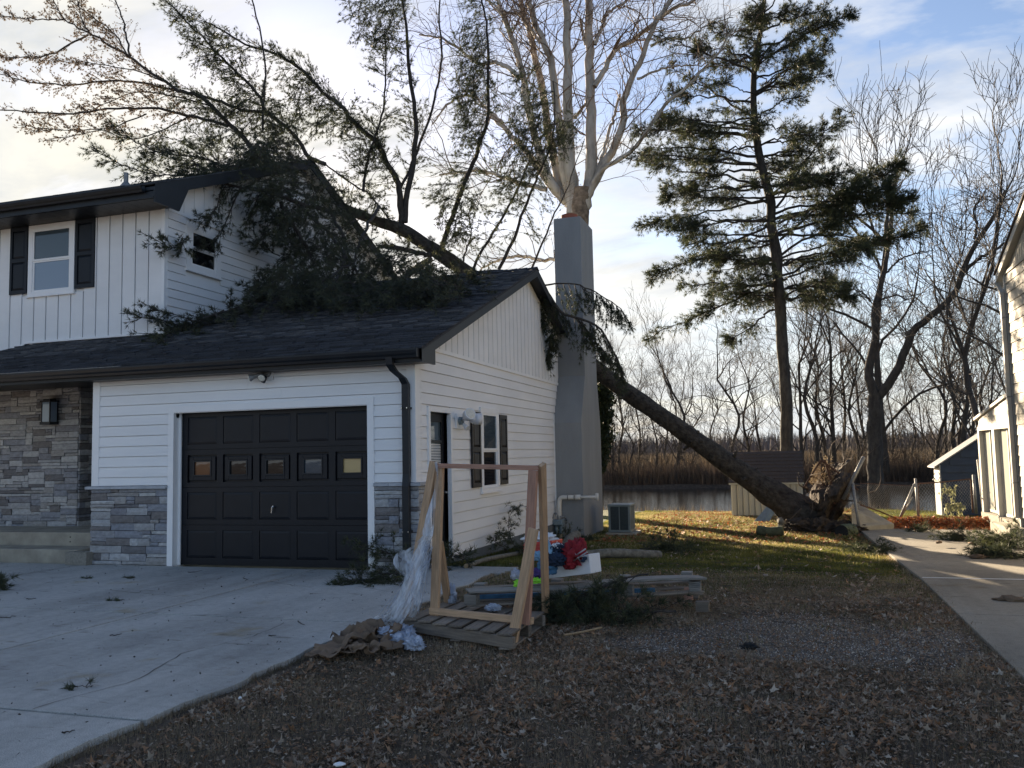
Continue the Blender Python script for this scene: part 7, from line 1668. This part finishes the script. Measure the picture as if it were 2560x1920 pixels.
# ivy on the far side of the chimney
iv = thing('ivy_shrub', 'dark ivy-covered shrub behind the right side of the chimney', 'shrub', (1.0, 11.5, -.3)); Ri = np.random.RandomState(9)
n = 2600; py_ = Ri.uniform(930, 1180, n); px_ = 1500+Ri.normal(8, 11, n)*np.interp(py_, [930, 1000, 1100, 1180], [.9, 1.0, 1.0, .3]); pos = np.array([PY(a, b_, y_) for a, b_, y_ in zip(px_, py_, Ri.uniform(10.6, 11.8, n))])
V, F, tt = tuft_mesh(pos, Ri.normal(0, 1, (n, 3)), np.full(n, .10), Ri, 3, .045, 1.0); kind(fast('leaves', V, F, 'ivy_leaf', tt, parent=iv), 'stuff')
mb = MB(); mb.tube([tuple(PY(1500, 1290, 11.2)), tuple(PY(1504, 1100, 11.2)), tuple(PY(1500, 950, 11.2))], [.08, .07, .04], 8); mb.obj('stem', 'bare_bark', iv)
# weeds in front of the blue shed
for i, (a, b_) in enumerate(((2370, 1225), (2372, 1268), (2398, 1268))):
    w_ = thing('weed', ['leafy weed climbing the gate mesh', 'pale-leaved weed at the foot of the blue shed', 'pale-leaved weed right of the other one'][i], 'weed', tuple(PY(a, 1278, 12.8)), 'weeds by the gate'); Rw = np.random.RandomState(i)
    n = 26; pos = np.array([PY(a+Rw.normal(0, 9), b_+Rw.normal(0, 9), 12.8) for _ in range(n)]); V, F, tt = tuft_mesh(pos, np.tile([0, 0, -1.], (n, 1)), np.full(n, .13), Rw, 2, .04, .5); fast('leaves', V, F, 'weed_leaf' if 'weed_leaf' in MATS else 'needles', tt, parent=w_)
    mb = MB(); mb.tube([tuple(PY(a, 1278, 12.8)), tuple(PY(a, b_-10, 12.8))], .006, 5); mb.obj('stem', 'bare_twig', w_)

# ================================================================== LEAF LITTER, GRASS, GRAVEL
def scatter(n, x0, x1, y0, y1, R, f): 
    x = R.uniform(x0, x1, n); y = R.uniform(y0, y1, n); k = R.uniform(0, 1, n) < f(x, y); return x[k], y[k]
def vnoise(x, y, s, sd):      # cheap smooth value noise in numpy
    R = np.random.RandomState(sd); g = R.rand(64, 64); fx_ = (x*s) % 63; fy_ = (y*s) % 63; i = fx_.astype(int); j = fy_.astype(int); a = fx_-i; b_ = fy_-j; a = a*a*(3-2*a); b_ = b_*b_*(3-2*b_)
    return (g[i, j]*(1-a)+g[i+1, j]*a)*(1-b_)+(g[i, j+1]*(1-a)+g[i+1, j+1]*a)*b_
def gravel(x, y): return ((x-4.75)/1.75)**2+((y+3.15)/1.05)**2+(vnoise(x, y, 1.6, 3)-.5)*1.4
def offdrive(x, y): return ~(((x < 1.06+.05*np.sin(y*3)) & (y < .0)) | ((x < 1.22) & (x > .0) & (y < .6)) | ((x > 6.22) & (y < 9.9) & (y > -9)) | ((x < 0) & (y > -.02) & (y < 11)) | ((x < .63) & (y > 7.3) & (y < 9.5)))
def leafdens(x, y):
    a = np.clip(1.15-.30*(y+3.0), .04, 1)*np.clip(vnoise(x+9, y+5, 1.1, 8)*2.4-.55, .10, 1)*np.clip(vnoise(x+3, y+2, 4.5, 28)*2.2-.45, .05, 1)
    a = np.where(y > -.5, a*.35, a); g = gravel(x, y); a = np.where(g < .85, a*.08, a); a = a*np.where((x > 5.3) & (y < 2), 1.6, 1)
    return np.clip(a, 0, 1)*offdrive(x, y)
def leaves(name, x, y, R, m, lo, hi, lobed, lift=.012, curl=.35, zfun=hs):
    n = len(x); s = R.uniform(lo, hi, n); yaw = R.uniform(0, 6.283, n); pit = R.normal(0, .35, n); rol = R.normal(0, .4, n); cu = R.uniform(-.2, curl*2, n)
    if lobed:
        ang = np.linspace(0, 2*np.pi, 11)[:-1]; rad = np.where(np.arange(10) % 2 == 0, 1.0, .5)*(.75+.25*np.cos(ang)); ox = np.cos(ang)*rad; oy = np.sin(ang)*rad*.62; tx = np.concatenate([[0], ox]); ty = np.concatenate([[0], oy]); T = [(0, i, i % 10+1) for i in range(1, 11)]
    else:
        tx = np.array([-1, -.1, 1, .1]); ty = np.array([0, -.5, 0, .5]); T = [(0, 1, 2), (0, 2, 3)]
    K = len(tx); X = tx[None]*s[:, None]*.5; Y_ = ty[None]*s[:, None]*.5; Z = cu[:, None]*s[:, None]*(tx[None]**2*.5-.15)+np.abs(ty[None])*s[:, None]*R.uniform(-.2, .5, n)[:, None]
    Z = Z+X*np.tan(np.clip(pit, -.8, .8))[:, None]+Y_*np.tan(np.clip(rol, -.8, .8))[:, None]
    c, s_ = np.cos(yaw)[:, None], np.sin(yaw)[:, None]
    V = np.stack([X*c-Y_*s_+x[:, None], X*s_+Y_*c+y[:, None], Z+(zfun(x, y)+lift+R.uniform(0, .018, n))[:, None]], -1).reshape(-1, 3)
    F = (np.arange(n)[:, None, None]*K+np.array(T)[None]).reshape(-1, 3)
    return kind(fast(name, V, F, m, np.repeat(R.uniform(0, 1, n), K)), 'stuff')
Rl = np.random.RandomState(77)
x, y = scatter(95000, 1.0, 6.4, -8.2, -1.0, Rl, leafdens); lo_ = leaves('fallen_leaves', x, y, Rl, 'leaf_litter', .020, .090, True); tag(lo_, 'brown oak leaves strewn over the near lawn', 'leaves')
x, y = scatter(26000, .8, 6.6, -1.0, 9.5, Rl, lambda a, b_: leafdens(a, b_)*.9+.03*offdrive(a, b_)); tag(leaves('fallen_leaves', x, y, Rl, 'leaf_litter', .04, .09, False), 'scattered leaves on the green lawn towards the river', 'leaves')
x, y = scatter(60000, 1.0, 6.4, -8.2, 1.0, Rl, lambda a, b_: offdrive(a, b_)*.95); tag(leaves('leaf_crumbs', x, y, Rl, 'leaf_litter', .010, .034, False, lift=.006), 'crumbled leaf fragments matted over the near lawn', 'leaves')
x, y = scatter(14000, 1.0, 7.0, 6.0, 19.5, Rl, lambda a, b_: .5*offdrive(a, b_)); tag(leaves('fallen_leaves', x, y, Rl, 'red_leaves', .05, .11, False), 'orange leaves on the sunlit grass near the water', 'leaves')
# leaf bank by the neighbour's porch
def bankz(x, y): return hs(x, y)+.10*np.exp(-((y-9.9)/.5)**2)
x = Rl.uniform(6.9, 9.0, 5200); y = 10.1+Rl.normal(0, .32, 5200)-(x-8)*.1; tag(leaves('leaf_pile', x, y, Rl, 'red_leaves', .06, .12, True, lift=.02, zfun=lambda a, b_: hs(a, b_)+.06+.22*np.exp(-((b_-10.1+(a-8)*.1)/.3)**2)*Rl.uniform(.1, 1, len(a))), 'bank of red and brown leaves along the end of the neighbouring driveway', 'leaf pile')
x = Rl.uniform(8.2, 8.95, 900); y = Rl.uniform(7.2, 9.6, 900); tag(leaves('leaf_pile', x, y, Rl, 'red_leaves', .05, .1, False, lift=.03), 'leaves gathered at the foot of the porch', 'leaf pile')
def blades(name, x, y, R, m, h0, h1, w, lean, zfun=hs, lab=None):
    n = len(x); h = R.uniform(h0, h1, n); hd = R.uniform(0, 6.283, n); ln = h*R.uniform(0, lean, n); z = zfun(x, y)-.004
    dist = np.sqrt((x-CAM[0])**2+(y-CAM[1])**2); w_ = w*np.clip(dist/6, .8, 3)
    b_ = np.stack([x, y, z], 1); sd = np.stack([np.cos(hd+1.57), np.sin(hd+1.57), 0*hd], 1)*w_[:, None]; vert = np.sqrt(np.maximum(h*h-ln*ln*.8, .0001))
    tip = b_+np.stack([np.cos(hd)*ln, np.sin(hd)*ln, vert], 1)
    V = np.stack([b_-sd, b_+sd, tip], 1).reshape(-1, 3); o = fast(name, V, np.arange(n*3).reshape(-1, 3), m, np.repeat(np.clip(vnoise(x, y, 2.2, 5)*.7+R.uniform(0, .45, n)-.1, 0, 1), 3)); kind(o, 'stuff')
    if lab: tag(o, lab, 'grass')
    return o
def ydens(a, b_): return offdrive(a, b_)
xx, yy = scatter(260000, 1.0, 6.4, -8.4, .5, Rl, lambda a, b_: np.clip(.9-np.clip(b_+1.5, 0, 3)*.25, 0, 1)*np.where(gravel(a, b_) < .7, .18, 1)*ydens(a, b_)*np.clip(1.3-(-b_-3)*.0, 0, 1))
blades('dead_grass', xx, yy, Rl, 'grass_dead', .02, .075, .0016, .98, lab='flattened dead grass and thatch over the near lawn')
xx, yy = scatter(280000, .0, 7.2, -2.2, 19.6, Rl, lambda a, b_: ydens(a, b_)*np.clip((b_+2.0)/2.2+(vnoise(a, b_, 1.0, 9)-.5)*1.3, 0, 1)*np.where((b_ > 8), .8, 1))
blades('green_grass', xx, yy, Rl, 'grass_green', .025, .06, .0028, .75, lab='short green grass of the back lawn')
xx, yy = scatter(110000, .3, 7.2, 2.0, 19.6, Rl, lambda a, b_: ydens(a, b_)*np.clip((b_-2)/5, 0, 1)*np.clip(vnoise(a+7, b_, .9, 14)*1.4, .2, 1)); blades('sunlit_grass', xx, yy, Rl, 'grass_sunlit', .03, .07, .0032, .7, lab='straw-coloured grass of the back lawn, sunlit brightness put into its colour')
xx, yy = scatter(60000, 7.0, 12.0, 10.2, 19.6, Rl, ydens); blades('green_grass', xx, yy, Rl, 'grass_green', .03, .07, .004, .75, lab='grass beyond the gate down to the water')
xx, yy = scatter(16000, 1.0, 6.3, -7.5, -1.2, Rl, lambda a, b_: ydens(a, b_)*(vnoise(a+3, b_, 1.5, 19) > .80)); blades('green_grass', xx, yy, Rl, 'grass_green', .02, .06, .002, .8, lab='small green tufts among the dead leaves')
xx = 1.08+Rl.normal(0, .03, 9000); yy = Rl.uniform(-8.5, .4, 9000); blades('edge_grass', xx, yy, Rl, 'grass_dead', .02, .06, .002, .95, lab='dead grass fringing the driveway edge')
xx = 6.22+Rl.normal(0, .05, 9000); yy = Rl.uniform(-6, 9.5, 9000); blades('edge_grass', xx, yy, Rl, 'grass_dead', .02, .07, .003, .95, lab='dry grass fringing the neighbouring driveway')
# pebbles of the bare patch
xx, yy = scatter(22000, 2.6, 6.2, -4.8, -1.7, Rl, lambda a, b_: np.clip(1.1-gravel(a, b_), 0, 1)*ydens(a, b_)); n = len(xx); pos = np.stack([xx, yy, hs(xx, yy)+.002], 1)
tet = np.array([[1, 0, -.3], [-.6, .9, -.3], [-.6, -.9, -.3], [0, 0, .8]]); s = Rl.uniform(.003, .009, n)[:, None, None]; an = Rl.uniform(0, 6.28, n); c_, s2 = np.cos(an), np.sin(an); RM = np.zeros((n, 3, 3)); RM[:, 0, 0] = c_; RM[:, 0, 1] = -s2; RM[:, 1, 0] = s2; RM[:, 1, 1] = c_; RM[:, 2, 2] = 1
V = (pos[:, None]+np.einsum('nij,kj->nki', RM, tet)*s).reshape(-1, 3); F = (np.arange(n)[:, None, None]*4+np.array([[0, 1, 3], [1, 2, 3], [2, 0, 3]])[None]).reshape(-1, 3)
tag(kind(fast('gravel', V, F, 'pebble', np.repeat(Rl.uniform(0, 1, n), 4)), 'stuff'), 'fine gravel showing on the bare patch of lawn', 'gravel')

Rt = np.random.RandomState(31); P = []; RR = []
for k in range(1500):
    x, y = Rt.uniform(1.1, 6.2), Rt.uniform(-8, 3)
    if not bool(offdrive(np.array([x]), np.array([y]))[0]): continue
    l = Rt.uniform(.04, .28); a = Rt.uniform(0, 6.28); q = [np.array([x+math.cos(a)*l*t+Rt.normal(0, .006), y+math.sin(a)*l*t+Rt.normal(0, .006), 0]) for t in (0, .33, .66, 1)]
    for p in q: p[2] = float(hs(p[0], p[1]))+.022+Rt.uniform(0, .012)
    P.append(np.array(q)); RR.append(np.linspace(Rt.uniform(.0015, .004), .001, 4))
V, F = tubes_np(P, RR, 4); tag(kind(fast('ground_twigs', V, F, 'bare_twig'), 'stuff'), 'small twigs mixed into the leaf litter', 'twigs')
x = Rt.uniform(-7, 1.0, 900); y = Rt.uniform(-8, -.1, 900); tag(leaves('driveway_crumbs', x, y, Rt, 'twig_dark', .008, .03, False, lift=.003, zfun=lambda a, b_: a*0), 'crumbs of bark and leaf scattered over the driveway', 'crumbs')
